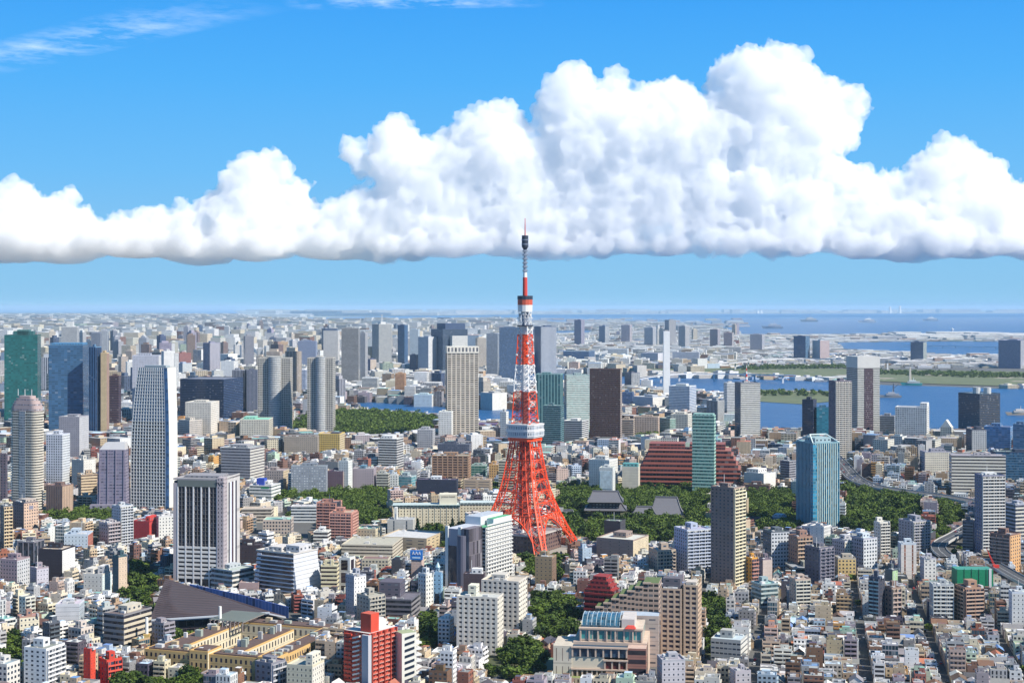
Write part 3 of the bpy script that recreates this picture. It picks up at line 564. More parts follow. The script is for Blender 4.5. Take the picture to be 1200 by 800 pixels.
M('cream_house','cream two-wing house with a hedge in front, lower left','house',(20,23,46),(724,748),'flat',col=(.35,.2,.16),scol=(.62,.58,.46),fu=.4,fv=.35)
M('white_house','white house with a shallow grey roof above the red flats','house',(80,95,110),(738,757),'flat',col=(.56,.5,.46),rcol=(.3,.3,.32))
M('striped_garage','dark grey striped office block left of the big roof',fd,(121,145,178),(722,768),'band',col=(.22,.21,.22),scol=(.5,.44,.34),glass=(.03,.03,.04),sp=.5,fl=4,phi=40,rcol=(.14,.11,.11),ph=[(.3,.3,.75,.8,5.5,(.5,.46,.38))])
M('white_flats','white apartment block at lower left with stacked balconies on its right',ap,(28,54,76),(762,810),'balc',col=(.64,.65,.66),scol=(.58,.58,.58),balc='r',fl=3,rcol=(.2,.22,.2),phi=38)
M('white_flats','pale apartment block cut by the lower left corner',ap,(-12,8,24),(780,812),'flat',col=(.6,.58,.55),scol=(.64,.62,.58),rcol=(.22,.3,.36))
M('red_flats','bright red apartment block with a green roof edge, lower left',ap,(115,125,143),(775,806),'balc',col=(.55,.05,.03),scol=(.55,.06,.04),balc='r',pcol=(.6,.08,.05),rcol=(.08,.3,.14))
M('red_tower_house','narrow bright red stair block left of the red flats',ap,(98,106,112),(762,806),'flat',col=(.5,.03,.02),scol=(.6,.06,.03),fu=.15,fv=.3)
# centre left middle ground
M('banded_office','grey office with thin window bands above the striped hotel',fd,(259,293,310),(526,570),'band',col=(.34,.33,.35),scol=(.5,.48,.44),glass=(.07,.07,.09),sp=.62,fl=4.2)
M('tan_office','tan office with square windows right of the thin-banded grey office',fd,(310,332,339),(552,580),'flat',col=(.34,.29,.27),scol=(.52,.42,.28),fu=.4,fv=.4)
M('blue_grid_office','wide blue grey office with a lattice of pale square windows',fd,(341,382,384),(547,583),'flat',col=(.24,.27,.32),glass=(.4,.42,.44),fu=.45,fv=.4,wu=3.4)
M('purple_flats','dark purple brown block with tiny windows right of the lattice office',ap,(384,402,407),(553,580),'flat',col=(.14,.09,.12),scol=(.4,.28,.24),fu=.25,fv=.3)
M('white_slab','white slab building behind the dark purple brown block',ap,(397,408,413),(541,580),'flat',col=(.62,.64,.62),fu=.3,fv=.3)
r,a,b,h,fh,d = M('white_office','low white rounded office with green lettering and a blue roof sign',fd,(292,318,329),(570,590),'band',col=(.64,.64,.62),glass=(.12,.16,.16),sp=.6,fl=4)
q = Buf(); q.box(a*.2,b*.3,h+.3,a*.55,b*.6,h+9,STEEL,STEEL,(.03,.07,.4)); q.build('roof_sign', r)
q = Buf()
for k in range(5): q.box(a*.55+k*2.2,-.25,h-2.6,a*.55+k*2.2+1.5,-.02,h-.8,STEEL,STEEL,(.02,.35,.12))
q.build('sign_lettering', r)
M('museum_block','wide brown grey office below the garden, left part',fd,(333,372,374),(512,540),'flat',col=(.3,.26,.22),fu=.3,fv=.3,ph=[(.1,.3,.9,.8,3,(.24,.2,.18))])
M('yellow_office','yellow office with a gridded front below the garden',fd,(373,398,404),(509,537),'flat',col=(.58,.42,.12),scol=(.62,.5,.3),fu=.55,fv=.5,ph=[(.5,.3,.9,.8,2.5,(.08,.08,.1))])
M('green_roof_hall','pale civic building with a green copper roof, left of the twin towers',fd,(281,315,320),(492,520),'flat',col=(.55,.52,.44),rcol=(.2,.5,.38),ph=[(.1,.2,.5,.8,5,(.25,.5,.4))])
M('striped_office','black and white striped office tower below the garden',fd,(443,465,473),(515,556),'band',col=(.64,.63,.6),glass=(.02,.02,.03),scol=(.5,.5,.5),sp=.45,fl=3.9,ph=[(.1,.2,.7,.8,5,(.62,.62,.62))])
M('grey_flats','grey flats with red roofs around, right of the black and white office',ap,(489,507,510),(504,534),'flat',col=(.38,.38,.4),fu=.5,fv=.4)
M('dark_office','dark boxed office behind the wide brown office',fd,(513,550,552),(521,540),'flat',col=(.08,.09,.13),fu=.8,fv=.3)
M('brown_office','wide brown office with upright ribs behind the cream hotel',fd,(506,549,552),(535,570),'grid',col=(.36,.22,.14),glass=(.06,.04,.04),wu=8,fl=3.6,sp=.4,pier=1.6)
M('tan_hall','tan low office right of the wide brown office',fd,(543,575,577),(563,582),'flat',col=(.44,.34,.24),fu=.8,fv=.25,wu=20)
M('black_hall','long black glazed low building behind the cream hotel',fd,(488,535,537),(563,588),'flat',col=(.02,.025,.05),fu=.2,fv=.2,ph=[(.35,.2,.6,.8,5,(.62,.64,.66))])
M('pointed_office','mauve office with a pointed glass atrium in its front',fd,(413,438,441),(550,578),'flat',col=(.34,.29,.32),fu=.3,fv=.4,ph=[(.35,.1,.6,.8,5,(.1,.2,.28))])
M('grey_flats','grey flats between the pointed atrium office and the glass office',ap,(441,455,457),(556,578),'band',col=(.42,.42,.38),glass=(.1,.1,.1))
M('white_flats','narrow white flats left of the pale blue green glass office',ap,(457,466,467),(557,580),'flat',col=(.66,.66,.62),fu=.5,fv=.4)
M('glass_office','pale blue green glass office above the church wood',fd,(467,482,488),(559,578),'glass',col=(.34,.42,.44),glass=(.1,.26,.3))
M('small_office','green fronted office between the brown office and the red tower',fd,(552,569,571),(546,566),'glass',col=(.3,.4,.36),glass=(.03,.12,.1))
M('orange_office','orange tan office left of the red tower legs',fd,(573,584,586),(545,568),'flat',col=(.6,.36,.14),fu=.5,fv=.4)
M('cream_office','cream banded office behind the red tower legs',fd,(584,604,607),(541,578),'band',col=(.5,.45,.34),glass=(.05,.05,.05),sp=.5)
M('pink_flats','pink terraced apartment block, taller left part',ap,(371,394,401),(590,632),'balc',col=(.5,.25,.19),scol=(.55,.3,.22),balc='f',fl=3.2,pcol=(.58,.3,.24))
M('pink_flats','pink apartment block with long balconies, right part',ap,(386,412,419),(602,640),'balc',col=(.5,.25,.2),scol=(.56,.3,.24),balc='fr',fl=3.2,pcol=(.58,.32,.26))
M('white_pagoda_flats','small white stepped flats in front of the pink blocks',ap,(367,384,388),(624,645),'band',col=(.64,.64,.6),glass=(.05,.05,.06),ph=[(.3,.3,.7,.8,5,(.64,.64,.64))])
M('school_block','low cream school building behind the sports ground',"school",(283,318,321),(597,612),'band',col=(.5,.45,.38),glass=(.1,.09,.08),ph=[])
M('school_block','white low school building right of the sports ground',"school",(341,374,376),(594,612),'band',col=(.6,.62,.62),glass=(.08,.1,.12),ph=[])
M('gym_hall','green roofed school gymnasium with a brown front',"school",(308,340,344),(610,626),'flat',col=(.5,.42,.36),rcol=(.3,.5,.42),fu=.6,fv=.5,ph=[])
M('dark_office','black walled office at the right foot of the striped hotel',fd,(275,305,308),(640,672),'flat',col=(.03,.02,.03),fu=.3,fv=.3,rcol=(.05,.04,.05))
M('glass_fronted_office','grey glass fronted low office before the striped hotel',fd,(247,272,298),(670,698),'band',col=(.42,.46,.5),scol=(.6,.58,.54),glass=(.06,.08,.1),fl=4)
M('mauve_hall','low mauve brown hall between the big roof and the dark tapered office',fd,(280,303,307),(684,700),'flat',col=(.34,.25,.25),fu=.05,fv=.1,ph=[])
M('cream_flats','cream office with dark window bands right of the tapered office',ap,(376,395,398),(664,702),'band',col=(.6,.54,.36),glass=(.04,.03,.03),sp=.5)
M('portal_office','white office with a deep dark portal and red sign',fd,(397,410,416),(655,700),'flat',col=(.62,.62,.6),fu=.6,fv=.8,wu=10,fl=12,glass=(.03,.02,.03))
M('slim_white_flats','slim white apartment block with a shadowed balcony flank, left of centre',ap,(405,415,429),(676,730),'flat',col=(.34,.36,.42),scol=(.7,.7,.7),fu=.25,fv=.35,phi=55)  # flank's shadow is painted as a darker left wall
M('apartment_slab','long grey beige school slab above the white slim flats',ap,(400,460,472),(640,664),'band',col=(.48,.44,.36),glass=(.08,.07,.06),sp=.6,fl=3.6,ph=[])
M('apartment_slab','beige four-storey slab with square windows below the long slab',ap,(424,455,458),(656,676),'flat',col=(.5,.46,.36),fu=.6,fv=.45,ph=[],rcol=(.2,.12,.12))
M('cream_hall','cream low hall with a pale green roof left of the plant building',fd,(416,440,448),(621,638),'flat',col=(.54,.48,.34),rcol=(.3,.5,.4),fu=.4,fv=.3,ph=[])
r,a,b,h,fh,d = M('plant_building','windowless grey plant building with a short chimney',fd,(454,484,487),(610,632),'flat',col=(.44,.45,.44),fu=.1,fv=.9,wu=14,ph=[])
q = Buf(); q.box(a*.22,b*.4,h,a*.32,b*.8,h+13,CONC,CONC,(.55,.56,.55)); q.build('chimney', r)
M('museum_hall','wide low tan hall with a pale roof before the hotel garden',fd,(446,500,520),(632,652),'flat',col=(.42,.34,.24),scol=(.5,.4,.25),fu=.5,fv=.25,wu=12,ph=[],rcol=(.5,.5,.5))
r,a,b,h,fh,d = M('billboard_building','narrow building carrying a bright blue billboard',fd,(482,494,497),(656,685),'flat',col=(.52,.4,.36),fu=.1,fv=.1,ph=[])
q = Buf(); q.box(-1,-.6,h+.3,a+1,.6,h+9,STEEL,STEEL,(.03,.2,.6)); q.build('billboard', r)
q = Buf()
for k,(x,w_) in enumerate(((.12,.18),(.42,.2),(.74,.16))):
    q.beam((a*x,-.7,h+5),(a*(x+w_*.5),-.7,h+7.8),.5,STEEL,(.75,.8,.85)); q.beam((a*(x+w_*.5),-.7,h+7.8),(a*(x+w_),-.7,h+5),.5,STEEL,(.75,.8,.85))
q.box(a*.1,-.72,h+1.6,a*.9,-.62,h+2.9,STEEL,STEEL,(.5,.68,.85)); q.build('billboard_lettering', r)
r,a,b,h,fh,d = M('blue_office','pale blue postmodern office with a domed turret and dark arch',fd,(507,517,519),(672,712),'flat',col=(.22,.4,.58),fu=.3,fv=.3,ph=[(.3,.3,.7,.7,5,(.3,.45,.55))])
q = Buf(); q.cyl(a*.5,b*.5,h+5,h+9,2.4,.4,10,STEEL,(.3,.45,.5)); q.build('dome', r)
q = Buf(); q.box(a*.25,-.15,0,a*.75,-.02,h*.42,DARKG,DARKG,(.05,.05,.1)); q.build('arch_window', r)
M('white_flats','white narrow apartment block left of the pale blue postmodern office',ap,(490,499,508),(674,718),'flat',col=(.56,.58,.6),scol=(.66,.65,.6),fu=.4,fv=.45)
M('terraced_office','dark grey office with stepped terraces left of centre',fd,(437,482,493),(704,732),'band',col=(.12,.12,.15),glass=(.03,.03,.04),scol=(.22,.21,.22),fl=4,rcol=(.14,.13,.16),ph=[(.05,.4,.6,.95,12,(.1,.09,.12))])
M('beige_flats','beige flats with small balconies left of the dark terraced office',ap,(418,432,451),(700,738),'balc',col=(.36,.34,.3),scol=(.52,.48,.4),balc='r',fl=3.1)
M('brown_block','dark brown block with a white roof cube before the stepped white complex',fd,(543,567,569),(674,706),'flat',col=(.06,.04,.05),fu=.1,fv=.2,ph=[(.4,.1,.9,.7,5.5,(.7,.7,.7))])
M('grey_white_flats','grey and white apartment block with balconies before the red tower feet',ap,(574,584,600),(657,684),'balc',col=(.24,.24,.3),scol=(.64,.63,.6),balc='r',fl=3)
M('white_mansion','white apartment block with deep set square windows, nearer one',ap,(535,583,590),(702,768),'grid',col=(.6,.56,.5),scol=(.64,.6,.52),glass=(.06,.06,.07),wu=4.6,fl=3.4,sp=.55,pier=1.9,ph=[(.22,.4,.42,.9,8,(.66,.64,.52))],phi=14)
M('white_mansion','white apartment block with deep set square windows, behind the nearer one',ap,(564,608,618),(683,748),'grid',col=(.58,.54,.48),scol=(.66,.62,.54),glass=(.06,.06,.07),wu=4.6,fl=3.4,sp=.55,pier=1.9,phi=16)
# centre right
M('brown_brick_tower','square tan brick block straight in front of the red tower feet',fd,(627,647,652),(654,694),'flat',col=(.3,.22,.13),scol=(.2,.13,.09),fu=.3,fv=.25,wu=4,rcol=(.3,.29,.27))
M('black_box_block','black metal box rising from a brown school block',fd,(708,727,733),(612,648),'flat',col=(.05,.05,.06),fu=.05,fv=.9,wu=2,ph=[])
M('brown_school','brown beige angular block around the black metal box',fd,(699,742,760),(634,662),'flat',col=(.3,.23,.2),scol=(.55,.47,.34),fu=.1,fv=.2,wu=9,rcol=(.5,.5,.46))
M('beige_flats','beige flats with long balconies right of the brown angular block',ap,(760,770,792),(646,680),'balc',col=(.4,.32,.26),scol=(.55,.46,.34),balc='r',fl=3.2)
M('white_flats','white and pale blue apartment block below the temple',ap,(790,805,833),(622,677),'balc',col=(.4,.45,.58),scol=(.68,.68,.66),balc='r',fl=3.1,phi=60)
M('brown_tower','tall brown apartment tower with a bright cream balcony edge',at_,(833,860,873),(573,692),'balc',col=(.25,.18,.16),scol=(.66,.58,.4),balc='r',pcol=(.66,.6,.42),fl=3.15,wu=3.4,phi=30)  # left face painted in a shade tone, right face in a sunlit one
M('orange_flats','bright orange narrow apartment block right of the tall brown tower',ap,(874,881,889),(655,690),'balc',col=(.6,.3,.05),scol=(.3,.13,.09),balc='r',pcol=(.4,.2,.16))
M('beige_stub','blank pinkish block right of the orange flats',fd,(889,894,905),(656,684),'flat',col=(.2,.16,.2),scol=(.55,.46,.42),fu=.05,fv=.1)
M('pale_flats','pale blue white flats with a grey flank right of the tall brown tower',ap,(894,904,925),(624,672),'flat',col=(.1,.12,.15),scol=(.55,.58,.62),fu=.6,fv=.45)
M('brown_flats','brown apartment block with a tan flank, middle right',ap,(924,934,952),(630,676),'balc',col=(.3,.18,.14),scol=(.4,.26,.17),balc='r',pcol=(.5,.36,.26))
M('mauve_flats','mauve apartment block with grey piers, middle right',ap,(943,960,977),(643,688),'balc',col=(.12,.12,.16),scol=(.4,.36,.4),balc='r',fl=3.1)
M('yellow_flats','yellow block with square windows and a red brown centre',ap,(978,982,1003),(655,680),'flat',col=(.4,.36,.3),scol=(.62,.45,.2),fu=.5,fv=.45)
M('white_flats','cream terraced flats right of the yellow block',ap,(975,990,1007),(635,672),'flat',col=(.46,.46,.5),scol=(.62,.58,.48),fu=.5,fv=.4)
M('hipped_flats','grey white block with a pale blue hipped roof',ap,(998,1012,1028),(632,675),'flat',col=(.36,.36,.42),scol=(.58,.6,.62),rcol=(.4,.5,.6),ph=[(.2,.2,.7,.7,5,(.5,.55,.6))])
M('stepped_flats','white stepped apartment block with balconies at the hill park edge',ap,(1024,1031,1043),(613,660),'balc',col=(.62,.6,.55),scol=(.58,.54,.46),balc='r',fl=3.1,ph=[(.1,.1,.4,.6,5,(.62,.6,.55))])
M('white_flats','white grey apartment block with four bays at the hill park edge',ap,(1053,1070,1090),(612,650),'balc',col=(.3,.3,.35),scol=(.6,.56,.48),balc='r',fl=3.1)
M('white_brown_flats','white block with a brown central strip in front of the four-bay block',ap,(1052,1056,1074),(638,678),'flat',col=(.5,.56,.62),scol=(.66,.62,.58),fu=.2,fv=.9,wu=9,glass=(.25,.1,.06))
M('white_flats','white windowed flats right of the brown-striped block',ap,(1078,1083,1097),(655,690),'flat',col=(.4,.4,.46),scol=(.66,.65,.62),fu=.35,fv=.4)
M('white_flats','white office flats with window bands before the green screened site',ap,(1089,1093,1118),(686,732),'balc',col=(.4,.42,.44),scol=(.64,.64,.6),balc='r',fl=3.2,pcol=(.66,.66,.62))
M('brown_flats','brown apartment block before the green screened site',ap,(1119,1131,1153),(690,734),'balc',col=(.36,.22,.15),scol=(.34,.2,.15),balc='fr',fl=3.1,pcol=(.46,.32,.24))
M('teal_flats','dark apartment block with pale teal balconies, lower right',ap,(1018,1031,1037),(678,728),'balc',col=(.1,.11,.15),balc='f',pcol=(.35,.5,.52),fl=3.1,scol=(.05,.05,.07))
M('brown_flats','small brown flats right of the teal balcony block',ap,(1037,1045,1056),(690,728),'balc',col=(.26,.18,.15),scol=(.46,.36,.28),balc='r',pcol=(.44,.34,.3))
M('green_flats','grey block with a light green right wall, lower right',ap,(1037,1046,1052),(669,692),'flat',col=(.1,.12,.13),scol=(.35,.5,.3),fu=.1,fv=.2)
M('white_flats','white tall block at the lower right edge',ap,(1182,1186,1206),(695,740),'flat',col=(.6,.64,.7),scol=(.66,.66,.64),fu=.25,fv=.35)
M('curved_flats','cream curved balcony flats among the right houses',ap,(925,932,950),(680,718),'balc',col=(.46,.36,.3),scol=(.56,.55,.46),balc='r',fl=3.1,pcol=(.6,.58,.5))
M('long_flats','long olive grey low flats behind the curved balcony flats',ap,(920,930,967),(667,682),'band',col=(.3,.3,.26),scol=(.36,.36,.32),glass=(.05,.05,.05))
M('teal_office','teal roofed office by the street among the right houses',fd,(880,892,912),(686,712),'band',col=(.3,.38,.4),scol=(.4,.46,.46),glass=(.06,.1,.12),rcol=(.3,.5,.48))
M('hotel_tower','tan hotel tower with dark paired windows, left wing','hotel',(774,799,801),(692,779),'grid',col=(.5,.36,.26),glass=(.05,.04,.06),wu=4.4,fl=3.5,sp=.45,pier=1.4,phi=8,dep=16,ph=[(.08,.2,.9,.8,8,(.12,.11,.13))],rcol=(.3,.3,.3))
M('hotel_tower','tan hotel tower with dark paired windows, right wing','hotel',(801,818,820),(688,780),'grid',col=(.52,.38,.27),glass=(.05,.04,.06),wu=4.4,fl=3.5,sp=.45,pier=1.4,phi=8,dep=18,ph=[(.1,.2,.8,.8,3,(.5,.45,.4))])
M('small_villa','grey white villa in front of the tan hotel tower','house',(770,776,803),(775,812),'flat',col=(.4,.4,.44),scol=(.5,.48,.52),fu=.3,fv=.35)
M('grey_flats','grey block left of the near street, white right wall',ap,(833,868,876),(752,782),'flat',col=(.42,.42,.4),scol=(.62,.61,.57),fu=.8,fv=.35,rcol=(.42,.5,.55))
M('grey_flats','grey block at the bottom edge left of the near street',ap,(855,862,880),(788,812),'flat',col=(.4,.38,.42),scol=(.4,.39,.43),fu=.3,fv=.3)
M('white_block','white box office at the left of the brick complex, facing the temple wood',fd,(690,714,724),(540,580),'flat',col=(.6,.6,.58),fu=.3,fv=.3)
r,a,b,h,fh,d = M('poster_building','pale building whose front wall carries a big white printed panel',fd,(702,718,721),(549,583),'flat',col=(.56,.58,.58),fu=.2,fv=.2)
q = Buf(); q.box(a*.06,-.3,h*.3,a*.94,-.05,h*.92,plain('printed_panel',(.5,.58,.62),.6,.5,.25),CONC,(.6,.65,.68)); q.build('wall_panel', r)
M('blank_office','cream windowless office with a green glass top floor',fd,(729,748,750),(548,580),'flat',col=(.56,.52,.44),fu=.02,fv=.05,ph=[(.04,.02,.96,.6,6,(.12,.36,.36))])
M('white_steps','white stepped building right of the tall brown tower top',fd,(872,895,909),(556,580),'flat',col=(.6,.58,.56),scol=(.66,.64,.6),fu=.2,fv=.2,ph=[(0,.2,.6,.9,6,(.64,.62,.6))])
M('brown_hall','dark brown low hall in front of the white stepped building',fd,(871,901,903),(569,582),'flat',col=(.14,.08,.07),fu=.9,fv=.3)
M('grey_office','plain grey office left of the blue green tower',fd,(914,925,933),(541,572),'band',col=(.3,.3,.33),glass=(.08,.08,.1))
# ---------------------------------------------------------------- buildings with a shape of their own
def setup(name, label, cat, X, y, phi=None, dep=None, zone=8):
    global NL; NL += 1
    ox, oy, rz, a, b, d = frame(X, y[1], phi, dep); h = zat(y[0], d)
    root = empty(name, ox, oy, 0, rz); tag(root, label, cat); claim(ox, oy, rz, a, b); ZONES.append((X[0]-1, X[2]+1, y[1]-zone, d))
    return root, a, b, h, d
def text(s, size, parent, loc, rot, mat, name='lettering', depth=.15):
    c = bpy.data.curves.new(name, 'FONT'); c.body = s; c.size = size; c.extrude = depth; c.align_x = 'CENTER'
    o = bpy.data.objects.new(name, c); C.objects.link(o); dg = bpy.context.evaluated_depsgraph_get()
    me = bpy.data.meshes.new_from_object(o.evaluated_get(dg)); bpy.data.objects.remove(o)
    o = bpy.data.objects.new(name, me); C.objects.link(o); me.materials.clear(); me.materials.append(mat); o.parent = parent; o.location = loc; o.rotation_euler = rot; return o
# tapered tower of white lattice
root, a, b, h, d = setup('tapered_tower', 'tapering glass tower with a white lattice front and blank right side', 'office tower', (153,198,208), (431,606), phi=30)
lf = lambda z: max(0, (z/h-.35)/.65)**1.9*a*.2             # the left edge curves in towards the top
rg = lambda z: a-max(0, (z/h-.4)/.6)**2*a*.05
gl = fac((.05,.08,.12),(.035,.06,.085),wu=1.8,wv=4,fu=.92,fv=.88,curt=.05); gl2 = fac((.1,.2,.3),(.07,.17,.28),wu=1.8,wv=4,fu=.92,fv=.88,curt=.02,var=.3)  # upper glass: reflected sky is put into its bluer colour
n, NS = 44, 14; sc = lambda z: (lf(z), rg(z))
q = Buf()
for k in range(NS):
    z0, z1 = h*k/NS, h*(k+1)/NS; (l0, r0), (l1, r1) = sc(z0), sc(z1)
    q.hexa([(l0+.5,.5,z0),(r0-.5,.5,z0),(r0-.5,b-.5,z0),(l0+.5,b-.5,z0)],[(l1+.5,.5,z1),(r1-.5,.5,z1),(r1-.5,b-.5,z1),(l1+.5,b-.5,z1)],gl2 if k > NS*.62 else gl,(.1,.1,.1),ROOF)
q.build('glazing', root)
for k in range(n):
    z = h*k/n; q = Buf(); q.box(lf(z), 0, z, rg(z)-4.6, .7, z+1.0, CONC, CONC, (.6,.61,.6), bottom=True); q.build('floor_band', root)
for k in range(13):
    f_ = k/12; q = Buf()
    for j in range(NS):
        z0, z1 = h*j/NS, h*(j+1)/NS; x0 = lf(z0)+(rg(z0)-5.4-lf(z0))*f_; x1 = lf(z1)+(rg(z1)-5.4-lf(z1))*f_
        q.hexa([(x0,-.15,z0),(x0+.8,-.15,z0),(x0+.8,.5,z0),(x0,.5,z0)],[(x1,-.15,z1),(x1+.8,-.15,z1),(x1+.8,.5,z1),(x1,.5,z1)],CONC,(.62,.63,.62))
    q.build('pier', root)
for nm, xa, xb, y0, y1, mt, cc in (('corner_glazing',4.4,.2,-.2,.6,fac((.1,.2,.32),(.05,.14,.3),wu=2,wv=4,fu=.95,fv=.9),(.1,.2,.3)),('side_wall',.45,-.1,.61,b,CONC,(.66,.64,.58))):
    q = Buf()
    for j in range(NS):
        z0, z1 = h*j/NS, h*(j+1)/NS; r0, r1 = rg(z0), rg(z1); q.hexa([(r0-xa,y0,z0),(r0-xb,y0,z0),(r0-xb,y1,z0),(r0-xa,y1,z0)],[(r1-xa,y0,z1),(r1-xb,y0,z1),(r1-xb,y1,z1),(r1-xa,y1,z1)],mt,cc)
    q.build(nm, root)
q = Buf(); q.box(a*.3, b*.3, h, a*.85, b*.8, h+2.5, CONC, ROOF, (.3,.36,.4)); q.build('penthouse', root)
# mauve leaning office beside it
root, a, b, h, d = setup('leaning_office', 'mauve grey office with sloping sides and thin floor lines, left of the tapered tower', 'office tower', (113,148,153), (519,606), phi=15)
n = 24; wm = fac((.22,.2,.27),(.12,.12,.19),wu=4,wv=h/n,fu=.86,fv=.35)
q = Buf(); q.hexa([(0,0,0),(a,0,0),(a,b,0),(0,b,0)],[(a*.08,b*.1,h-8),(a*.94,b*.1,h-8),(a*.94,b,h-8),(a*.08,b,h-8)],wm,(.3,.28,.34),ROOF); q.build('wall', root)
q = Buf(); q.hexa([(a*.08,b*.1,h-8),(a*.94,b*.1,h-8),(a*.94,b,h-8),(a*.08,b,h-8)],[(a*.25,b*.3,h),(a*.9,b*.3,h),(a*.9,b*.9,h),(a*.25,b*.9,h)],CONC,(.42,.42,.44),ROOF); q.build('roof', root)
for k in range(4): 
    q = Buf(); x = a*(.1+.27*k); q.hexa([(x-.5,-1,0),(x+.5,-1,0),(x+.5,.4,0),(x-.5,.4,0)],[(x-.5,b*.1-1,h-8),(x+.5,b*.1-1,h-8),(x+.5,b*.1+.4,h-8),(x-.5,b*.1+.4,h-8)],CONC,(.2,.18,.25)); q.build('pier', root)
q = Buf(); q.box(-6,-7,0,a+3,-.6,16,fac((.26,.24,.3),(.06,.06,.09),wu=9,wv=6,fu=.3,fv=.4),ROOF,(.26,.24,.3)); q.build('podium', root)
# round fronted residential tower
root, a, b, h, d = setup('round_tower', 'tall cream apartment tower with curved balconies and a domed cap, far left', 'apartment tower', (10,42,54), (482,606), phi=38)
def rr(a, b, r, o=0, n=5):
    P = []
    for cx_, cy_, a0 in ((a-r, r, -90), (a-r, b-r, 0), (r, b-r, 90), (r, r, 180)):
        for i in range(n+1):
            t_ = R(a0+90*i/n); P.append((cx_+(r+o)*math.cos(t_), cy_+(r+o)*math.sin(t_)))
    return P
r_ = min(a, b)*.36; n = 40; fh = h/n
q = Buf(); q.prism(rr(a,b,r_,-1), 0, h, fac(None,(.08,.09,.1),wu=3,wv=fh,fu=.8,fv=.6), ROOF, (.42,.38,.32)); q.build('wall', root)
q = Buf(); q.prism(rr(a,b,r_,.4), 0, 1.35, CONC, CONC, (.6,.56,.48), bottom=True); s0 = q.build('balcony', root); s0.location = (0,0,fh)
for k in range(2, n): again(s0, root, (0,0,k*fh))
q = Buf(); q.box(a*.4,-.6,0,a*.62,1.2,h,fac((.4,.42,.44),(.12,.16,.2),wu=2,wv=fh,fu=.8,fv=.6),ROOF,(.4,.4,.42)); q.build('corner_bay', root)
for k in range(6):
    f_ = 1-.035*k*k*.5-.04; z = h+k*3.0; q = Buf(); P = [(a/2+(p[0]-a/2)*f_, b/2+(p[1]-b/2)*f_) for p in rr(a,b,r_)]
    q.prism(P, z, z+3.0, CONC if k%2 else fac((.4,.3,.29),(.3,.3,.34),wu=2,wv=3,fu=.9,fv=.5), ROOF, (.42,.33,.32)); q.build('cap_tier', root)
for k in range(3):
    q = Buf(); q.beam((a*(.2+.25*k),b*.4,h+18),(a*(.2+.25*k),b*.4,h+26),.5,STEEL,(.7,.7,.7)); q.build('mast', root)
# striped hotel with lettering
root, a, b, h, d = setup('striped_hotel', 'big office tower with dark upright stripes over a white gridded base, lettered pier', 'office tower', (203,262,281), (563,694), phi=22)
q = Buf(); q.box(.6,.6,0,a-.6,b-.6,h-1,fac((.03,.03,.04),(.03,.03,.045),wu=2.4,wv=3.6,fu=.8,fv=.8,curt=.06),ROOF,(.1,.1,.1)); q.build('glazing', root)
cw = (.5,.49,.53); pw = a*.13
q = Buf(); q.box(0,0,0,a*.09,3,h-3,CONC,CONC,(.4,.36,.38)); q.build('corner_pier', root)
q = Buf(); q.box(a-pw,-.5,0,a+.05,b*.22,h+2.5,fac((.4,.35,.37),(.02,.02,.03),wu=pw/2,wv=3.6,fu=.26,fv=.5),ROOF,(.4,.35,.37)); pier_o = q.build('corner_pier', root)
text('TVC', 4.6, root, (a-pw/2,-.56,h-4.8), (R(90),0,0), plain('sign_dark',(.02,.02,.03),.6,.05))
xs_ = [a*.09+(a-pw-a*.09)*i/5 for i in range(6)]
zb_ = h*.40
for i in range(6):
    q = Buf(); q.box(xs_[i]-.55,-.3,0,xs_[i]+.55,.6,h-6,CONC,CONC,(.62,.62,.64)); q.build('pier', root)
for i in range(5):
    q = Buf(); q.box((xs_[i]+xs_[i+1])/2-.14,-.05,zb_,(xs_[i]+xs_[i+1])/2+.14,.6,h-6,CONC,CONC,(.16,.16,.17)); q.build('mullion', root)
n = 26
for k in range(n):
    z = h*k/n
    if z < 8: continue
    if z < zb_:
        q = Buf(); q.box(a*.09,-.15,z,a-pw,.6,z+2.0,CONC,CONC,(.62,.6,.58),bottom=True); q.build('floor_band', root)
    elif z < h-8:
        q = Buf(); q.box(a*.09,.2,z,a-pw,.6,z+.5,CONC,CONC,(.12,.11,.12),bottom=True); q.build('floor_band', root)
q = Buf(); q.box(a*.09,-.2,h-6,a-pw,.6,h,CONC,CONC,(.14,.16,.15)); q.build('top_band', root)
q = Buf(); q.box(a-.3,b*.22,0,a,b,h+2.5,fac((.5,.48,.47),(.5,.5,.5),wu=30,wv=30,fu=.01,fv=.01),CONC,(.5,.48,.47)); q.build('side_wall', root)
for f0,f1,c_ in ((.3,.36,(.03,.03,.04)),(.38,.48,(.62,.66,.74)),(.48,.58,(.06,.03,.04)),(.6,.7,(.66,.66,.68)),(.72,.8,(.03,.03,.05))):
    q = Buf(); q.box(a+.01,b*f0,0,a+.25,b*f1,h-3,CONC,CONC,c_); q.build('side_stripe', root)
roof_stuff(root, a, b, h, (.3,.28,.3), 5, ph=[(.1,.35,.8,.9,2.5,(.26,.25,.27))])
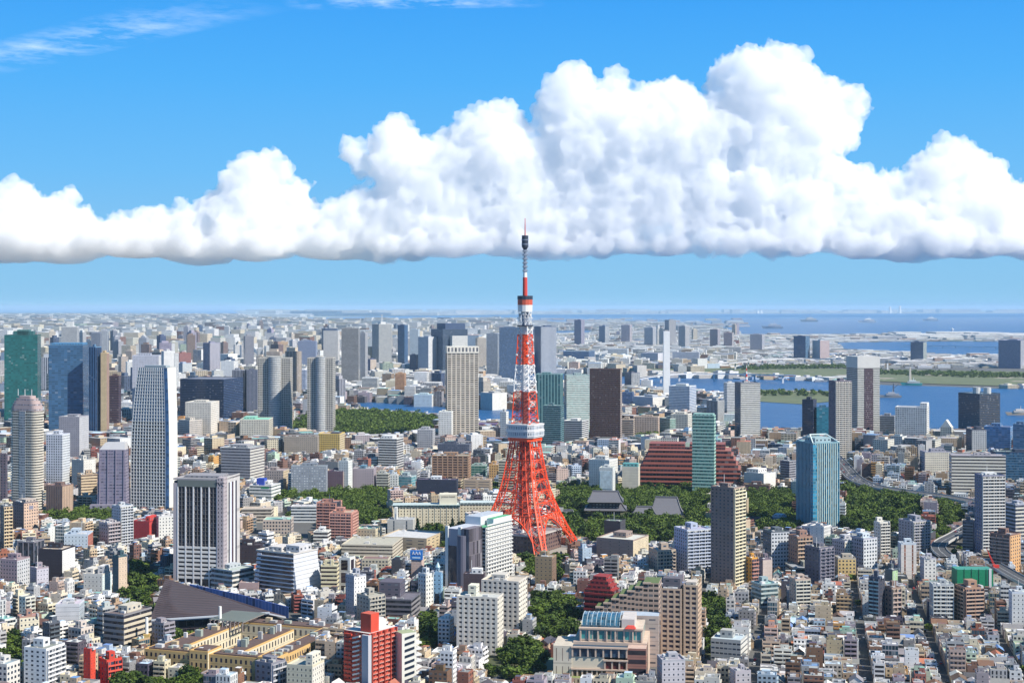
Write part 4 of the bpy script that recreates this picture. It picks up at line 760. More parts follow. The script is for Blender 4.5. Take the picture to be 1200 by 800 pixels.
# stepped dark glass office with sloping edges
root, a, b, h, d = setup('sloped_office', 'dark glass office with white ledges and sides sloping outwards to the street', 'office building', (300,344,373), (650,704), phi=40)
n = 11; fh = h/n
for k in range(n):
    z = k*fh; e = (1-(k/n))*5.5-3
    q = Buf(); q.box(-e,0,z,a,b+e*.4,z+fh-.01,fac((.02,.02,.03),(.03,.035,.06),wu=3,wv=fh,fu=.94,fv=.8),ROOF,(.03,.03,.04)); q.build('storey', root)
    q = Buf(); q.box(-e-.8,-1.0,z,a+.8,0.0,z+1.0,CONC,CONC,(.52,.54,.6),bottom=True); q.build('ledge', root)
    q = Buf(); q.box(a+.02,0.02,z,a+2+e,b+e*.4,z+fh-.3,CONC,CONC,(.56,.58,.62)); q.build('side_terrace', root)
    q = Buf(); q.box(-e-.5,-.6,z+1.0,-e+4,-.02,z+2.2,CONC,CONC,(.5,.52,.6)); q.build('corner_balcony', root)
roof_stuff(root, a, b, h, (.5,.48,.46), 6, ph=[(.2,.2,.55,.7,4,(.55,.52,.5)),(.6,.3,.95,.8,6,(.5,.5,.52))])
# cream hotel: two long wings meeting at an angle, with a signed roof box
root, a, b, h, d = setup('long_hotel', 'long cream hotel with a pale green roof and a signed box on top', 'hotel', (461,538,541), (590,628), phi=0, dep=20)
hm = fac((.6,.54,.4),(.1,.08,.06),wu=3.4,wv=3.2,fu=.42,fv=.42)
q = Buf(); q.box(0,0,0,a,b,h-3,hm,ROOF,(.6,.54,.4),(.4,.5,.5)); q.build('wall', root)
q = Buf(); q.box(-1,-1.2,h-3,a+1,b,h-1.2,fac((.1,.16,.17),(.02,.05,.06),wu=4,wv=1.8,fu=.85,fv=.9),ROOF,(.1,.1,.1),(.42,.5,.5)); q.build('roof', root)
q = Buf(); q.box(a+1.2,4,0,a+62,4+b,h-1,hm,ROOF,(.6,.54,.4),(.42,.5,.5)); q.build('wing', root)
q = Buf(); q.box(a+1.2,3.2,h-1,a+62,4+b,h+.6,fac((.3,.36,.36),(.02,.05,.06),wu=4,wv=1.8,fu=.7,fv=.6),ROOF,(.4,.45,.45),(.45,.52,.52)); q.build('wing_roof', root)
q = Buf(); q.box(a*.7,4,h-1.2,a*.97,b*.9,h+10,CONC,ROOF,(.62,.58,.46)); q.build('roof_box', root)
text('prince hotel', 3.1, root, (a*.835,3.9,h+6.6), (R(90),0,0), plain('sign_grey',(.3,.26,.2),.7,.05))
for k in range(12):
    q = Buf(); x = a*k/11; q.box(x-.35,-.45,0,x+.35,0,h-3.2,CONC,CONC,(.62,.57,.44)); q.build('pier', root)
claim(root.location.x+0, root.location.y, root.rotation_euler.z, a+62, b+6)
# stepped white complex with green terraces (front left of the red tower)
root, a, b, h, d = setup('stepped_complex', 'white stepped building with green roof terraces, left of the red tower feet', 'office building', (523,552,600), (625,698), phi=32)
fh = 3.4; nf = round(h/fh)
wmF = fac((.2,.2,.26),(.03,.03,.04),wu=a*.9,wv=60,fu=.5,fv=.8)
q = Buf(); q.box(0,0,0,a*.62,b,h+3,CONC,ROOF,(.3,.3,.36),(.45,.48,.55)); q.build('wall', root)
q = Buf(); q.box(a*.1,-.4,2,a*.42,0,h-12,DARKG,DARKG,(.02,.02,.03)); q.build('window_slot', root)
for x0 in (-.6, a*.5):
    q = Buf(); q.box(x0,-1,0,x0+3,1.5,h+5,CONC,CONC,(.64,.64,.62)); q.build('frame_pier', root)
q = Buf(); q.box(a*.66,-2,0,a*.97,b*.28,h+4,fac((.2,.18,.2),(.1,.09,.11),wu=3,wv=12,fu=.9,fv=.96),ROOF,(.18,.16,.19)); q.build('service_tower', root)
q = Buf(); q.cyl(a*.68,-1,0,h-2,4.5,n=14,mat=CONC,col=(.1,.1,.14)); q.build('round_stair', root)
wmR = fac((.6,.59,.56),(.03,.035,.045),wu=4.4,wv=fh,fu=.7,fv=.56)
q = Buf(); q.box(a*.62,b*.35,0,a,b,h+2,wmR,ROOF,(.64,.63,.6),(.08,.32,.16)); q.build('side_wing', root)
for k in range(nf+2):
    q = Buf(); q.box(a,b*.36,k*fh,a+1.2,b,k*fh+1.0,CONC,CONC,(.6,.6,.58),bottom=True); q.build('balcony', root)
q = Buf(); q.box(0,b*.45,h+3,a*.62,b,h+10,CONC,ROOF,(.6,.62,.64),(.4,.44,.5)); q.build('upper_storey', root)
q = Buf(); q.box(a*.7,b*.55,h+2,a*.98,b,h+8,CONC,ROOF,(.66,.66,.66),(.08,.34,.18)); q.build('roof_terrace', root)
# red stepped office
root, a, b, h, d = setup('red_office', 'dark red office with a stepped pyramid shaped top beside the grove', 'office building', (685,718,726), (692,735), phi=20)
n = 7; fh = h/n; red = (.32,.03,.03)
for k in range(n):
    q = Buf(); q.box(0,0,k*fh,a,b,k*fh+fh-.02,fac((.2,.02,.02),(.04,.01,.02),wu=4,wv=fh,fu=.9,fv=.5),ROOF,(.3,.03,.03)); q.build('storey', root)
    q = Buf(); q.box(-.6,-.7,k*fh,a+.6,0,k*fh+1.5,CONC,CONC,red,bottom=True); q.build('ledge', root)
for k in range(3):
    q = Buf(); e = 2.1*(k+1); q.box(e,e*.4,h+k*3.4,a-e,b,h+(k+1)*3.4,fac((.3,.03,.03),(.06,.02,.03),wu=4,wv=3.4,fu=.6,fv=.4),ROOF,red,(.25,.03,.03)); q.build('top_storey', root)
q = Buf(); q.cyl(a*.2,-1.6,0,7.5,3.4,n=14,mat=CONC,col=(.6,.58,.55)); q.build('round_porch', root)
# red brown brick campus behind the green glass block
root, a, b, h, d = setup('brick_complex', 'wide red brown brick complex with slanting ends and recessed floors', 'office complex', (748,868,869), (529,577), phi=0, dep=60)
n = 9; fh = h/n
for k in range(n):
    e = 0 if k < 5 else (k-4)*3.2; e0 = e
    if k >= 5 and k < 7: e0 = e
    x0, x1 = e, a-e*1.0
    q = Buf(); q.box(x0,e*.5,k*fh,x1,b,k*fh+fh-.02,fac((.2,.06,.05),(.03,.02,.03),wu=5,wv=fh,fu=.95,fv=.6),ROOF,(.3,.1,.08),(.3,.12,.1)); q.build('storey', root)
    q = Buf(); q.box(x0,e*.5-1.2,k*fh,x1,e*.5,k*fh+2.2,CONC,CONC,(.34,.1,.07),bottom=True); q.build('ledge', root)
for x0, x1 in ((.1,.45),(.5,.85)):
    q = Buf(); q.box(a*x0,b*.3,h,a*x1,b*.9,h+8,fac((.25,.07,.06),(.04,.03,.04),wu=5,wv=4,fu=.9,fv=.5),ROOF,(.3,.09,.07),(.24,.08,.07)); q.build('roof_block', root)
# chimney
bx, by = gp(781, 466); root = empty('chimney', bx, by); tag(root, 'tall white square chimney standing alone before the bay', 'chimney')
hh = zat(388, by); q = Buf(); w_ = 4*by/F*1.0; q.hexa([(-w_,-w_,0),(w_,-w_,0),(w_,w_,0),(-w_,w_,0)],[(-w_*.9,-w_*.9,hh),(w_*.9,-w_*.9,hh),(w_*.9,w_*.9,hh),(-w_*.9,w_*.9,hh)],CONC,(.72,.72,.72)); q.build('shaft', root)
q = Buf(); q.box(-w_*.5,-w_*.5,hh,w_*.5,w_*.5,hh+3,CONC,CONC,(.3,.3,.3)); q.build('flue', root); claim(bx-w_,by-w_,0,2*w_,2*w_); ZONES.append((776,786,462,by))
# big dark roof of the arena
def gpd(px, d): return ((px-600)*d/F, d)
d0, d1, d2 = 1128., 1215., 1150.
root = empty('arena', *gpd(245, 1170)); tag(root, 'arena with one huge dark sloping roof edged by a blue metal strip', 'arena')
ix, iy = root.location.x, root.location.y
def P3(px, py, d): x, y = gpd(px, d); return (x-ix, y-iy, zat(py, d))
A, Bq, Cq, D = P3(175,727,d0), P3(316,718,d0+6), P3(335,722,d1-30), P3(194,677,d1)
rm = plain('dark_ribbed_roof', (.07,.053,.056), .6, .2, .05)
t_ = rm.node_tree; wv_ = t_.nodes.new('ShaderNodeTexWave'); wv_.bands_direction = 'Y'; wv_.inputs['Scale'].default_value = .09; wv_.inputs['Distortion'].default_value = .3
t_.links.new(geo_pos(t_), wv_.inputs[0]); bp = t_.nodes.new('ShaderNodeBump'); bp.inputs['Strength'].default_value = .7; bp.inputs['Distance'].default_value = 1.2
t_.links.new(wv_.outputs[0], bp.inputs['Height']); t_.links.new(bp.outputs[0], t_.nodes['Principled BSDF'].inputs['Normal'])
lo = lambda p, z: (p[0], p[1], p[2]-z)
q = Buf(); q.hexa([lo(A,1.2),lo(Bq,1.2),lo(Cq,1.2),lo(D,1.2)],[A,Bq,Cq,D],CONC,(.4,.42,.48),rm); q.build('roof', root)
for k in range(1, 22):
    f_ = k/22; p = [A[i]+(D[i]-A[i])*f_ for i in range(3)]; p2 = [Bq[i]+(Cq[i]-Bq[i])*f_ for i in range(3)]; p[2] += .12; p2[2] += .12
    q = Buf(); q.beam(p, p2, .35, CONC, (.1,.07,.08)); q.build('roof_rib', root)
gz = lambda p: (p[0], p[1], 0)
q = Buf(); q.hexa([gz((A[0]+3,A[1]+4)),gz((Bq[0]-3,Bq[1]+4)),gz((Cq[0]-3,Cq[1]-2)),gz((D[0]+3,D[1]-2))],[lo((A[0]+3,A[1]+4,A[2]),1.3),lo((Bq[0]-3,Bq[1]+4,Bq[2]),1.3),lo((Cq[0]-3,Cq[1]-2,Cq[2]),1.3),lo((D[0]+3,D[1]-2,D[2]),1.3)],fac((.05,.04,.05),(.02,.02,.03),wu=6,wv=8,fu=.9,fv=.7),(.05,.04,.05),ROOF); q.build('wall', root)
for (pa, pb, ta, tb) in (((222,688),(280,706),684,696),((280,706),(338,722),696,711)):
    fa = (pa[0]-194)/(335-194); fb = (pb[0]-194)/(335-194); da, db = d1-30*fa+3, d1-30*fb+3
    a0 = P3(pa[0],pa[1]+2,da); b0 = P3(pb[0],pb[1]+2,db); a1 = P3(pa[0],ta,da); b1 = P3(pb[0],tb,db)
    bk = lambda p: (p[0], p[1]+1.2, p[2])
    q = Buf(); q.hexa([a0,b0,bk(b0),bk(a0)],[a1,b1,bk(b1),bk(a1)],fac((.06,.12,.32),(.03,.07,.22),wu=3,wv=20,fu=.85,fv=.98),(.05,.1,.35),CONC); q.build('blue_edge_wall', root)
q = Buf(); q.beam(lo(A,-.3), lo(Bq,-.3), 1.2, CONC, (.5,.54,.6)); q.build('gutter', root)
FOOT.append((ix+A[0], iy+A[1], 1, 0, -4, -4, Bq[0]-A[0]+14, 98)); ZONES.append((172,338,728,d0))
for px_, py_, nm, lb, ty in ((172,765,'boiler_chimney','white round chimney at the left corner of the big dark roof',723),(258,756,'boiler_chimney','slim white chimney on a yellow base before the big dark roof',710)):
    x, y = gp(px_, py_); r_ = empty(nm, x, y); tag(r_, lb, 'chimney'); q = Buf(); q.cyl(0,0,0,zat(ty,y),1.3,1.1,10,CONC,(.7,.7,.68)); q.build('shaft', r_)
    q = Buf(); q.box(-2.2,-2.2,0,2.2,2.2,zat(ty+19,y),CONC,CONC,(.5,.34,.12)); q.build('base', r_)
# yellow courtyard building
O = (-158., 994.); ang = math.atan2(91, 26)-math.pi/2
X1 = (-254., 1027.); ax_ = math.atan2(O[1]-X1[1], O[0]-X1[0]); La = math.dist(O, X1); Lb = 118.
root = empty('courtyard_building', X1[0], X1[1], 0, ax_); tag(root, 'sprawling yellow building round an inner court with dark brown roofs', 'office complex')
ZONES.append((170,405,790,1000)); FOOT.append((X1[0], X1[1], math.cos(ax_), math.sin(ax_), -2, -3, La+3, Lb+3))
hy = 15.5; yw = fac((.55,.38,.17),(.03,.03,.05),wu=3.6,wv=hy/3,fu=.42,fv=.55); yw2 = fac((.55,.38,.17),(.03,.03,.05),wu=3.0,wv=hy/4,fu=.3,fv=.4); cwm = fac((.62,.55,.4),(.05,.05,.06),wu=4.4,wv=hy/2.4,fu=.4,fv=.6)
wings = [('front_wing',(0,0,La*.36,15),hy,yw),('front_bay',(La*.36,-1.5,La*.5,17),hy+2,yw2),('front_wing',(La*.5,0,La-13,15),hy,yw),('corner_block',(La-13,-1,La+1,16),hy+1.5,yw2),
         ('right_wing',(La-15,16,La,Lb-16),hy,yw),('back_wing',(18,Lb-16,La+12,Lb),hy-1,cwm),('left_wing',(0,17,18,Lb),hy-2,cwm),('middle_wing',(La*.48,17,La*.62,Lb-17),hy-3,cwm)]
for i,(nm,(x0,y0,x1,y1),h_,mt) in enumerate(wings):
    q = Buf(); q.prism([(x0,y0),(x1,y0),(x1,y1),(x0,y1)],0,h_,[yw if y0<1 else cwm, yw if x1>La-2 else cwm, cwm, cwm],ROOF,(.55,.38,.16),(.5,.45,.36),seed=i)
    w_ = q.build(nm, root)
    q = Buf(); q.box(x0+2.2,y0+2.2,h_+.02,x1-2.2,y1-2.2,h_+1.6,ROOF,ROOF,(.11,.07,.06)); q.build('roof', w_)
    for (u0,v0,u1,v1) in ((x0,y0,x1,y0+.6),(x0,y1-.6,x1,y1),(x0,y0+.6,x0+.6,y1-.6),(x1-.6,y0+.6,x1,y1-.6)):
        q = Buf(); q.box(u0,v0,h_,u1,v1,h_+1.1,CONC,CONC,(.6,.38,.14)); q.build('parapet', w_)
rr_ = random.Random(3)
for k in range(70):
    x0, y0, x1, y1 = rr_.choice(wings)[1]; x = rr_.uniform(x0+3, max(x0+4, x1-6)); y = rr_.uniform(y0+3, max(y0+4, y1-6)); s_ = rr_.uniform(1.0,3.6)
    q = Buf(); q.box(x,y,hy-2,x+s_*1.5,y+s_,hy+rr_.uniform(1.8,4.2),CONC,CONC,rr_.choice([G(.5),G(.35),(.5,.4,.26),G(.62),(.3,.34,.3)])); q.build('roof_unit', root)
for k in range(9):
    q = Buf(); x = 2+k*3.4; q.box(x,Lb-34,hy+3.6,x+.5,Lb-1,hy+4.4,STEEL,STEEL,(.36,.3,.28),bottom=True); q.box(x,Lb-34,hy-3,x+.5,Lb-33.4,hy+3.6,STEEL,STEEL,(.36,.3,.28)); q.build('screen_frame', root)
for k in range(15):
    q = Buf(); z = hy+4.5; q.box(1.5,Lb-34+k*2.3,z,31,Lb-33.3+k*2.3,z+.5,STEEL,STEEL,(.3,.33,.28),bottom=True); q.build('screen_beam', root)
# grey villa block cutting the bottom of the yellow building
M('grey_block','grey blue block with stepped terraces before the yellow building',  'apartment building',(299,318,335),(779,812),'balc',col=(.2,.2,.24),scol=(.36,.36,.4),balc='r',pcol=(.45,.46,.5))
M('cream_block','cream small office right of the grey blue stepped block','office building',(336,366,380),(782,815),'flat',col=(.56,.52,.4),scol=(.62,.6,.55),fu=.25,fv=.4,ph=[(.7,.1,.95,.8,8,(.62,.6,.52))])
# red brick apartments
root, a, b, h, d = setup('red_brick_flats', 'big red brick apartment block with white zigzag stairs at the bottom edge', 'apartment building', (403,433,464), (742,812), phi=40)
n = 13; fh = h/n; RD = (.5,.07,.04)
q = Buf(); q.box(0,0,0,a,b,h,fac(RD,(.1,.03,.03),wu=3.2,wv=fh,fu=.4,fv=.5),ROOF,RD,(.56,.54,.52)); q.build('wall', root)
for k in range(1,n):
    q = Buf(); q.box(a*.04,-1.4,k*fh,a*.34,0,k*fh+1.2,CONC,CONC,(.5,.06,.03),bottom=True); q.build('balcony', root)
    q = Buf(); z = k*fh; q.hexa([(a*.4,-1.8,z-fh*.6),(a*.66,-1.8,z),(a*.66,-.1,z),(a*.4,-.1,z-fh*.6)],[(a*.4,-1.8,z-fh*.6+1.1),(a*.66,-1.8,z+1.1),(a*.66,-.1,z+1.1),(a*.4,-.1,z-fh*.6+1.1)],CONC,(.66,.63,.6)); q.build('stair_flight', root)
    for j in range(4):
        y0 = b*(.08+.23*j); q = Buf(); q.box(a,y0,z,a+1.5,y0+b*.17,z+.2,CONC,CONC,(.6,.5,.45),bottom=True); q.box(a+1.3,y0,z+.2,a+1.5,y0+b*.17,z+1.2,CONC,CONC,(.55,.12,.08)); q.build('balcony', root)
q = Buf(); q.box(a-5,-2,0,a+.6,1.5,h-1,CONC,CONC,(.42,.42,.46)); q.build('corner_pier', root)
for k in range(5):
    q = Buf(); q.box(a,b*(.05+.23*k),0,a+1.6,b*(.05+.23*k)+.5,h,CONC,CONC,RD); q.build('party_wall', root)
q = Buf(); q.box(a*.55,b*.1,h,a*.95,b*.4,h+12,CONC,ROOF,(.55,.06,.03),(.5,.1,.06)); q.build('penthouse', root)
q = Buf(); q.box(a*.2,b*.5,h,a*.7,b*.9,h+5,CONC,ROOF,(.6,.6,.58)); q.build('penthouse', root)
root, a, b, h, d = setup('white_slanted_flats', 'white block with slanting dark window slots beside the red brick flats', 'apartment building', (463,471,488), (742,806), phi=64)
n = 9; fh = h/n
q = Buf(); q.box(0,0,0,a,b,h,CONC,ROOF,(.62,.61,.56),(.3,.34,.2)); q.build('wall', root)
for k in range(n-1):
    z = k*fh+fh*.9; q = Buf(); q.hexa([(a+.02,b*.2,z),(a+.4,b*.2,z),(a+.4,b*.85,z+1.5),(a+.02,b*.85,z+1.5)],[(a+.02,b*.2,z+1.6),(a+.4,b*.2,z+1.6),(a+.4,b*.85,z+3.1),(a+.02,b*.85,z+3.1)],DARKG,(.03,.03,.04)); q.build('window_slot', root)
for k in range(1,n-1):
    q = Buf(); q.box(a*.4,b,k*fh,a,b+4,k*fh+1.2,CONC,CONC,(.64,.64,.62),bottom=True); q.build('balcony', root)
# private club with the glass barrel roof
root, a, b, h, d = setup('club_complex', 'beige club building with a curved blue glass roof and colonnaded front', 'club', (648,757,770), (760,803), phi=3, dep=52)
cb = (.52,.4,.32)
def loggia(x0, x1, y, z0, z1, nb, glass, nm):
    q = Buf(); q.box(x0,y,z0,x1,y+10,z1,fac(glass,glass,wu=3,wv=z1-z0,fu=.9,fv=.85),ROOF,glass); w_ = q.build(nm, root)
    for k in range(nb+1):
        x = x0+(x1-x0-1)*k/nb; q = Buf(); q.box(x,y-.7,z0,x+1,y,z1,CONC,CONC,cb); q.build('column', w_)
    q = Buf(); q.box(x0-.5,y-1.2,z1,x1+.5,y+.3,z1+1.0,CONC,CONC,cb,bottom=True); q.build('cornice', w_)
H1 = h
q = Buf(); q.box(0,2,0,a*.2,b*.6,H1,fac((.6,.54,.44),(.2,.16,.14),wu=4,wv=H1/2,fu=.15,fv=.7),ROOF,(.6,.54,.44),(.5,.44,.36)); q.build('left_block', root)
loggia(a*.2,a*.8,2,2,H1*.36,11,(.1,.07,.05),'lower_gallery'); loggia(a*.55,a*.8,2,H1*.36+1,H1*.62,3,(.12,.03,.03),'middle_gallery'); loggia(a*.2,a*.8,2,H1*.72,H1-1,7,(.03,.06,.1),'upper_gallery')
q = Buf(); q.box(a*.2,2.4,H1*.36+1.1,a*.55,8,H1*.72-.1,CONC,ROOF,(.6,.54,.42)); q.build('panel_wall', root)
q = Buf(); q.box(a*.8,2,0,a,b*.5,H1-.3,fac((.3,.14,.11),(.05,.04,.05),wu=20,wv=H1/4,fu=.96,fv=.5),ROOF,(.5,.36,.3)); q.build('right_block', root)
q = Buf(); q.box(a*.2,12,0,a,b,H1+1,CONC,ROOF,cb); q.build('core_block', root)
z1 = H1+1.2; z2 = z1+8
q = Buf(); q.box(a*.27,14,z1,a*.95,b-2,z2,fac((.45,.4,.34),(.05,.24,.24),wu=4.4,wv=8,fu=.8,fv=.7),ROOF,(.5,.42,.35)); q.build('clubhouse', root)
for k in range(8):
    q = Buf(); x = a*.27+(a*.68-1)*k/7; q.box(x,13,z1,x+1,14,z2,CONC,CONC,cb); q.build('column', root)
q = Buf(); q.box(a*.26,12.6,z2,a*.96,15.5,z2+1.1,CONC,CONC,cb,bottom=True); q.build('cornice', root)
# barrel vault
q = Buf(); vx0, vx1, vy0, vy1 = a*.29, a*.7, 17, b-4; n = 10; gm = fac((.1,.15,.18),(.03,.1,.16),wu=2.4,wv=2.4,fu=.9,fv=.9,curt=.05,gr=.1)
for k in range(n):
    t0, t1 = math.pi*k/n, math.pi*(k+1)/n
    y0, y1 = (vy0+vy1)/2-math.cos(t0)*(vy1-vy0)/2, (vy0+vy1)/2-math.cos(t1)*(vy1-vy0)/2; za, zb2 = z2+2+math.sin(t0)*5.5, z2+2+math.sin(t1)*5.5
    q.face([(vx0,y0,za),(vx1,y0,za),(vx1,y1,zb2),(vx0,y1,zb2)],gm,(.1,.2,.3),[(0,k*2.4),(vx1-vx0,k*2.4),(vx1-vx0,k*2.4+2.4),(0,k*2.4+2.4)])
    for vx, od in ((vx0,1),(vx1,-1)):
        P = [(vx,y0,z2),(vx,y0,za),(vx,y1,zb2),(vx,y1,z2)]; q.face(P if od==1 else P[::-1],gm,(.1,.2,.3))
q.face([(vx0,vy0,z2),(vx1,vy0,z2),(vx1,vy0,z2+2),(vx0,vy0,z2+2)],gm,(.05,.3,.3),[(0,0),(24,0),(24,2.4),(0,2.4)])
vault = q.build('glass_vault', root)
for k in range(9):
    x = vx0+(vx1-vx0)*k/8; q = Buf()
    for j in range(n):
        t0, t1 = math.pi*j/n, math.pi*(j+1)/n
        q.beam((x,(vy0+vy1)/2-math.cos(t0)*(vy1-vy0)/2,z2+2.1+math.sin(t0)*5.5),(x,(vy0+vy1)/2-math.cos(t1)*(vy1-vy0)/2,z2+2.1+math.sin(t1)*5.5),.3,STEEL,(.5,.58,.62))
    q.build('roof_rib', vault)
q = Buf(); q.box(a*.72,18,z2,a*.86,b-8,z2+6.5,CONC,ROOF,(.5,.46,.44)); q.build('roof_block', root)
q = Buf(); q.hexa([(a*.76,11,z2+1.4),(a*.88,11,z2+1.4),(a*.88,15,z2+1.4),(a*.76,15,z2+1.4)],[(a*.79,12,z2+3.4),(a*.86,12,z2+3.4),(a*.86,14,z2+3.4),(a*.79,14,z2+3.4)],plain('red_canvas',(.6,.06,.04)),(.6,.06,.04)); q.build('awning', root)
q = Buf(); q.box(a*.66,b,0,a*1.1,b+14,H1+11.5,fac((.42,.35,.32),(.1,.1,.12),wu=8,wv=6,fu=.5,fv=.2),ROOF,(.42,.36,.32),(.36,.42,.5)); q.build('rear_block', root)
q = Buf(); q.box(-8,-3,0,a*1.02,2,4.5,fac((.5,.42,.3),(.06,.05,.04),wu=3,wv=4.5,fu=.4,fv=.5),ROOF,(.5,.42,.3),(.2,.24,.08)); q.build('front_terrace', root)
for k in range(3):
    q = Buf(); x = a*(.84+.045*k); q.cyl(x,-1,6.4,7.2,1.6,.1,8,CONC,(.75,.75,.75)); q.beam((x,-1,4.5),(x,-1,6.5),.15,STEEL,(.5,.5,.5)); tq = q.build('parasol', None); tq.matrix_world = root.matrix_basis.copy() if False else Matrix.Translation(root.location) @ Matrix.Rotation(root.rotation_euler.z, 4, 'Z'); tag(tq, 'white parasols in a row on the club terrace', 'parasol', 'parasols on the club terrace')
claim(root.location.x, root.location.y-4, root.rotation_euler.z, a+8, b+18)
# playground court beside the club
for i,(P_,c_) in enumerate(((((630,770),(652,770),(650,788),(622,788)),(.12,.22,.16)),(((636,760),(655,760),(653,769),(631,769)),(.4,.1,.08)))):
    poly_obj('sports_court', P_, .5+i*.1, plain('court_paint%d' % i, c_, .8, .1))
# terraced hillside flats
root, a, b, h, d = setup('terraced_flats', 'brown terraced building stepping up to the right behind the club', 'apartment building', (698,772,775), (683,742), phi=5, dep=26)
for k in range(7):
    x0 = a*(.0+.125*k); z = 19+k*(h-19)/6
    q = Buf(); q.box(x0,0,0,a if k == 6 else a*(.125*(k+1)),b,z,fac((.46,.34,.27),(.05,.05,.05),wu=4,wv=4,fu=.8,fv=.5),ROOF,(.46,.34,.27),(.1,.14,.05)); w_ = q.build('terrace_step', root)
    q = Buf(); q.box(x0,-1,z-.8,x0+a*.13,0,z+.6,CONC,CONC,(.5,.38,.3),bottom=True); q.build('ledge', w_)
# temple halls
TILE = plain('grey_roof_tile', (.125,.125,.145), .6, .2, .6)
def temple(label, X, yeave, ybase, ytop, two=False, dep=None, nm='temple_hall'):
    ox, oy, rz, a, b, d = frame((X[0], X[1], X[1]), ybase, 0, dep); root = empty(nm, ox, oy, 0, rz); tag(root, label, 'temple'); claim(ox, oy, rz, a, b); FOOT.append((ox, oy, math.cos(rz), math.sin(rz), -4, -(38 if two else 24), a+4, 2)); ZONES.append((X[0], X[1], ybase-4, d))
    he = zat(yeave, d); ht = zat(ytop, d+b*.5); in_ = a*.13
    q = Buf(); q.box(in_,in_,0,a-in_,b-in_,he+1,fac((.05,.035,.03),(.3,.28,.25),wu=3,wv=he,fu=.35,fv=.4),ROOF,(.05,.035,.03)); q.build('wall', root)
    def roof(z0, z1, e, rdg, nm='roof', inset=0):
        L = []
        n = 6
        for k in range(n+1):
            t = k/n; s_ = t**1.0; z = z0+(z1-z0)*(t**1.35)
            x0 = inset-e+(rdg)*s_; y0 = inset-e+(b/2-inset+e-1.0)*s_
            L.append([(x0,y0,z),(a-x0,y0,z),(a-x0,b-y0,z),(x0,b-y0,z)])
        q = Buf()
        up = [(p[0], p[1], p[2]+(.9 if True else 0)) for p in L[0]]
        for k in range(n):
            for i in range(4): q.face([L[k][i],L[k][(i+1)%4],L[k+1][(i+1)%4],L[k+1][i]],TILE,(.1,.1,.1))
        q.face(L[n],TILE,(.1,.1,.1)); q.face([(p[0],p[1],p[2]-.3) for p in reversed(L[0])],CONC,(.2,.15,.12))
        for i in range(4): q.face([(L[0][i][0],L[0][i][1],L[0][i][2]-.3),(L[0][(i+1)%4][0],L[0][(i+1)%4][1],L[0][(i+1)%4][2]-.3),L[0][(i+1)%4],L[0][i]],CONC,(.3,.27,.25))
        r_ = q.build(nm, root); q = Buf(); q.box(L[n][0][0]-.5,L[n][0][1]-.5,z1,L[n][1][0]+.5,L[n][2][1]+.5,z1+1.4,TILE,TILE,(.1,.1,.1)); q.build('ridge', r_)
        for sx in (0, 1):
            q = Buf(); p, p2 = L[0][sx], L[n][sx]; q.beam((p[0],p[1],p[2]+.5),(L[3][sx][0],L[3][sx][1],L[3][sx][2]+.5),.8,TILE,(.1,.1,.1)); q.beam((L[3][sx][0],L[3][sx][1],L[3][sx][2]+.5),(p2[0],p2[1],p2[2]+.6),.8,TILE,(.1,.1,.1)); q.build('hip_ridge', r_)
    if two:
        roof(he, he+(ht-he)*.26, 1.5, a*.12, 'lower_roof')
        q = Buf(); q.box(a*.16,b*.16,he+1,a*.84,b*.84,he+(ht-he)*.55,fac((.04,.03,.03),(.3,.28,.26),wu=4,wv=3,fu=.6,fv=.3),ROOF,(.05,.04,.04)); q.build('upper_wall', root)
        roof(he+(ht-he)*.48, ht, 0, a*.13, 'upper_roof', inset=a*.05)
    else: roof(he, ht, 1.2, a*.2)
temple('large grey tiled temple hall with two stacked roofs in the wood',(686,733),598,609,576,True,46)
temple('temple hall with a tall grey roof right of the large hall',(762,800),603,609,583,False,34)
temple('low grey roofed temple annex left of the tall grey roof',(742,768),603,609,594,False,22)
temple('small temple gate roof just right of the red tower foot',(659,673),606,609,598,False,12,'temple_gate')
M('glass_pavilion','small blue glass pavilion with a pitched roof in the hotel wood','pavilion',(905,917,922),(606,618),'glass',col=(.3,.42,.5),glass=(.12,.26,.4),ph=[(.1,.1,.9,.9,3,(.3,.42,.52))],detail=False)
M('dark_hall','long dark roofed hall left of the blue glass pavilion','hall',(878,904,905),(608,618),'flat',col=(.03,.04,.07),rcol=(.04,.05,.09),ph=[],detail=False)
# green screened building site and crane
root, a, b, h, d = setup('building_site', 'building site wrapped in bright green screens, lower right', 'building site', (1115,1121,1164), (667,700), phi=75)
GN = (.0,.2,.09)
q = Buf(); q.box(0,0,0,a,b,h,plain('green_netting',GN,.7,.12,.3),plain('green_netting_top',(.05,.25,.2),.8,.2),GN); q.build('screen', root)
for k in range(5):
    q = Buf(); q.box(a,b*k/5,0,a+.25,b*k/5+.4,h+1,STEEL,STEEL,(.01,.06,.04)); q.build('screen_post', root)
q = Buf(); q.box(a,b*.88,0,a+.5,b*.95,h+1,STEEL,STEEL,(.6,.62,.62)); q.build('hoist_shaft', root)
x, y = gp(1166, 680); root = empty('tower_crane', x, y); tag(root, 'red luffing crane leaning over the green screened site', 'crane'); RDC = (.6,.04,.03)
def P4(px, py, y_=None): yy = y_ or y; return ((px-600)*yy/F-x, yy-y, zat(py, yy))
q = Buf()
for dx, dy in ((-1,-1),(1,-1),(1,1),(-1,1)): q.beam((dx,dy,0),(dx,dy,P4(0,664)[2]),.4,STEEL,RDC)
for k in range(8):
    z0 = P4(0,664)[2]*k/8; z1 = P4(0,664)[2]*(k+1)/8; q.beam((-1,-1,z0),(1,-1,z1),.3,STEEL,RDC); q.beam((1,-1,z0),(1,1,z1),.3,STEEL,RDC)
q.build('mast', root)
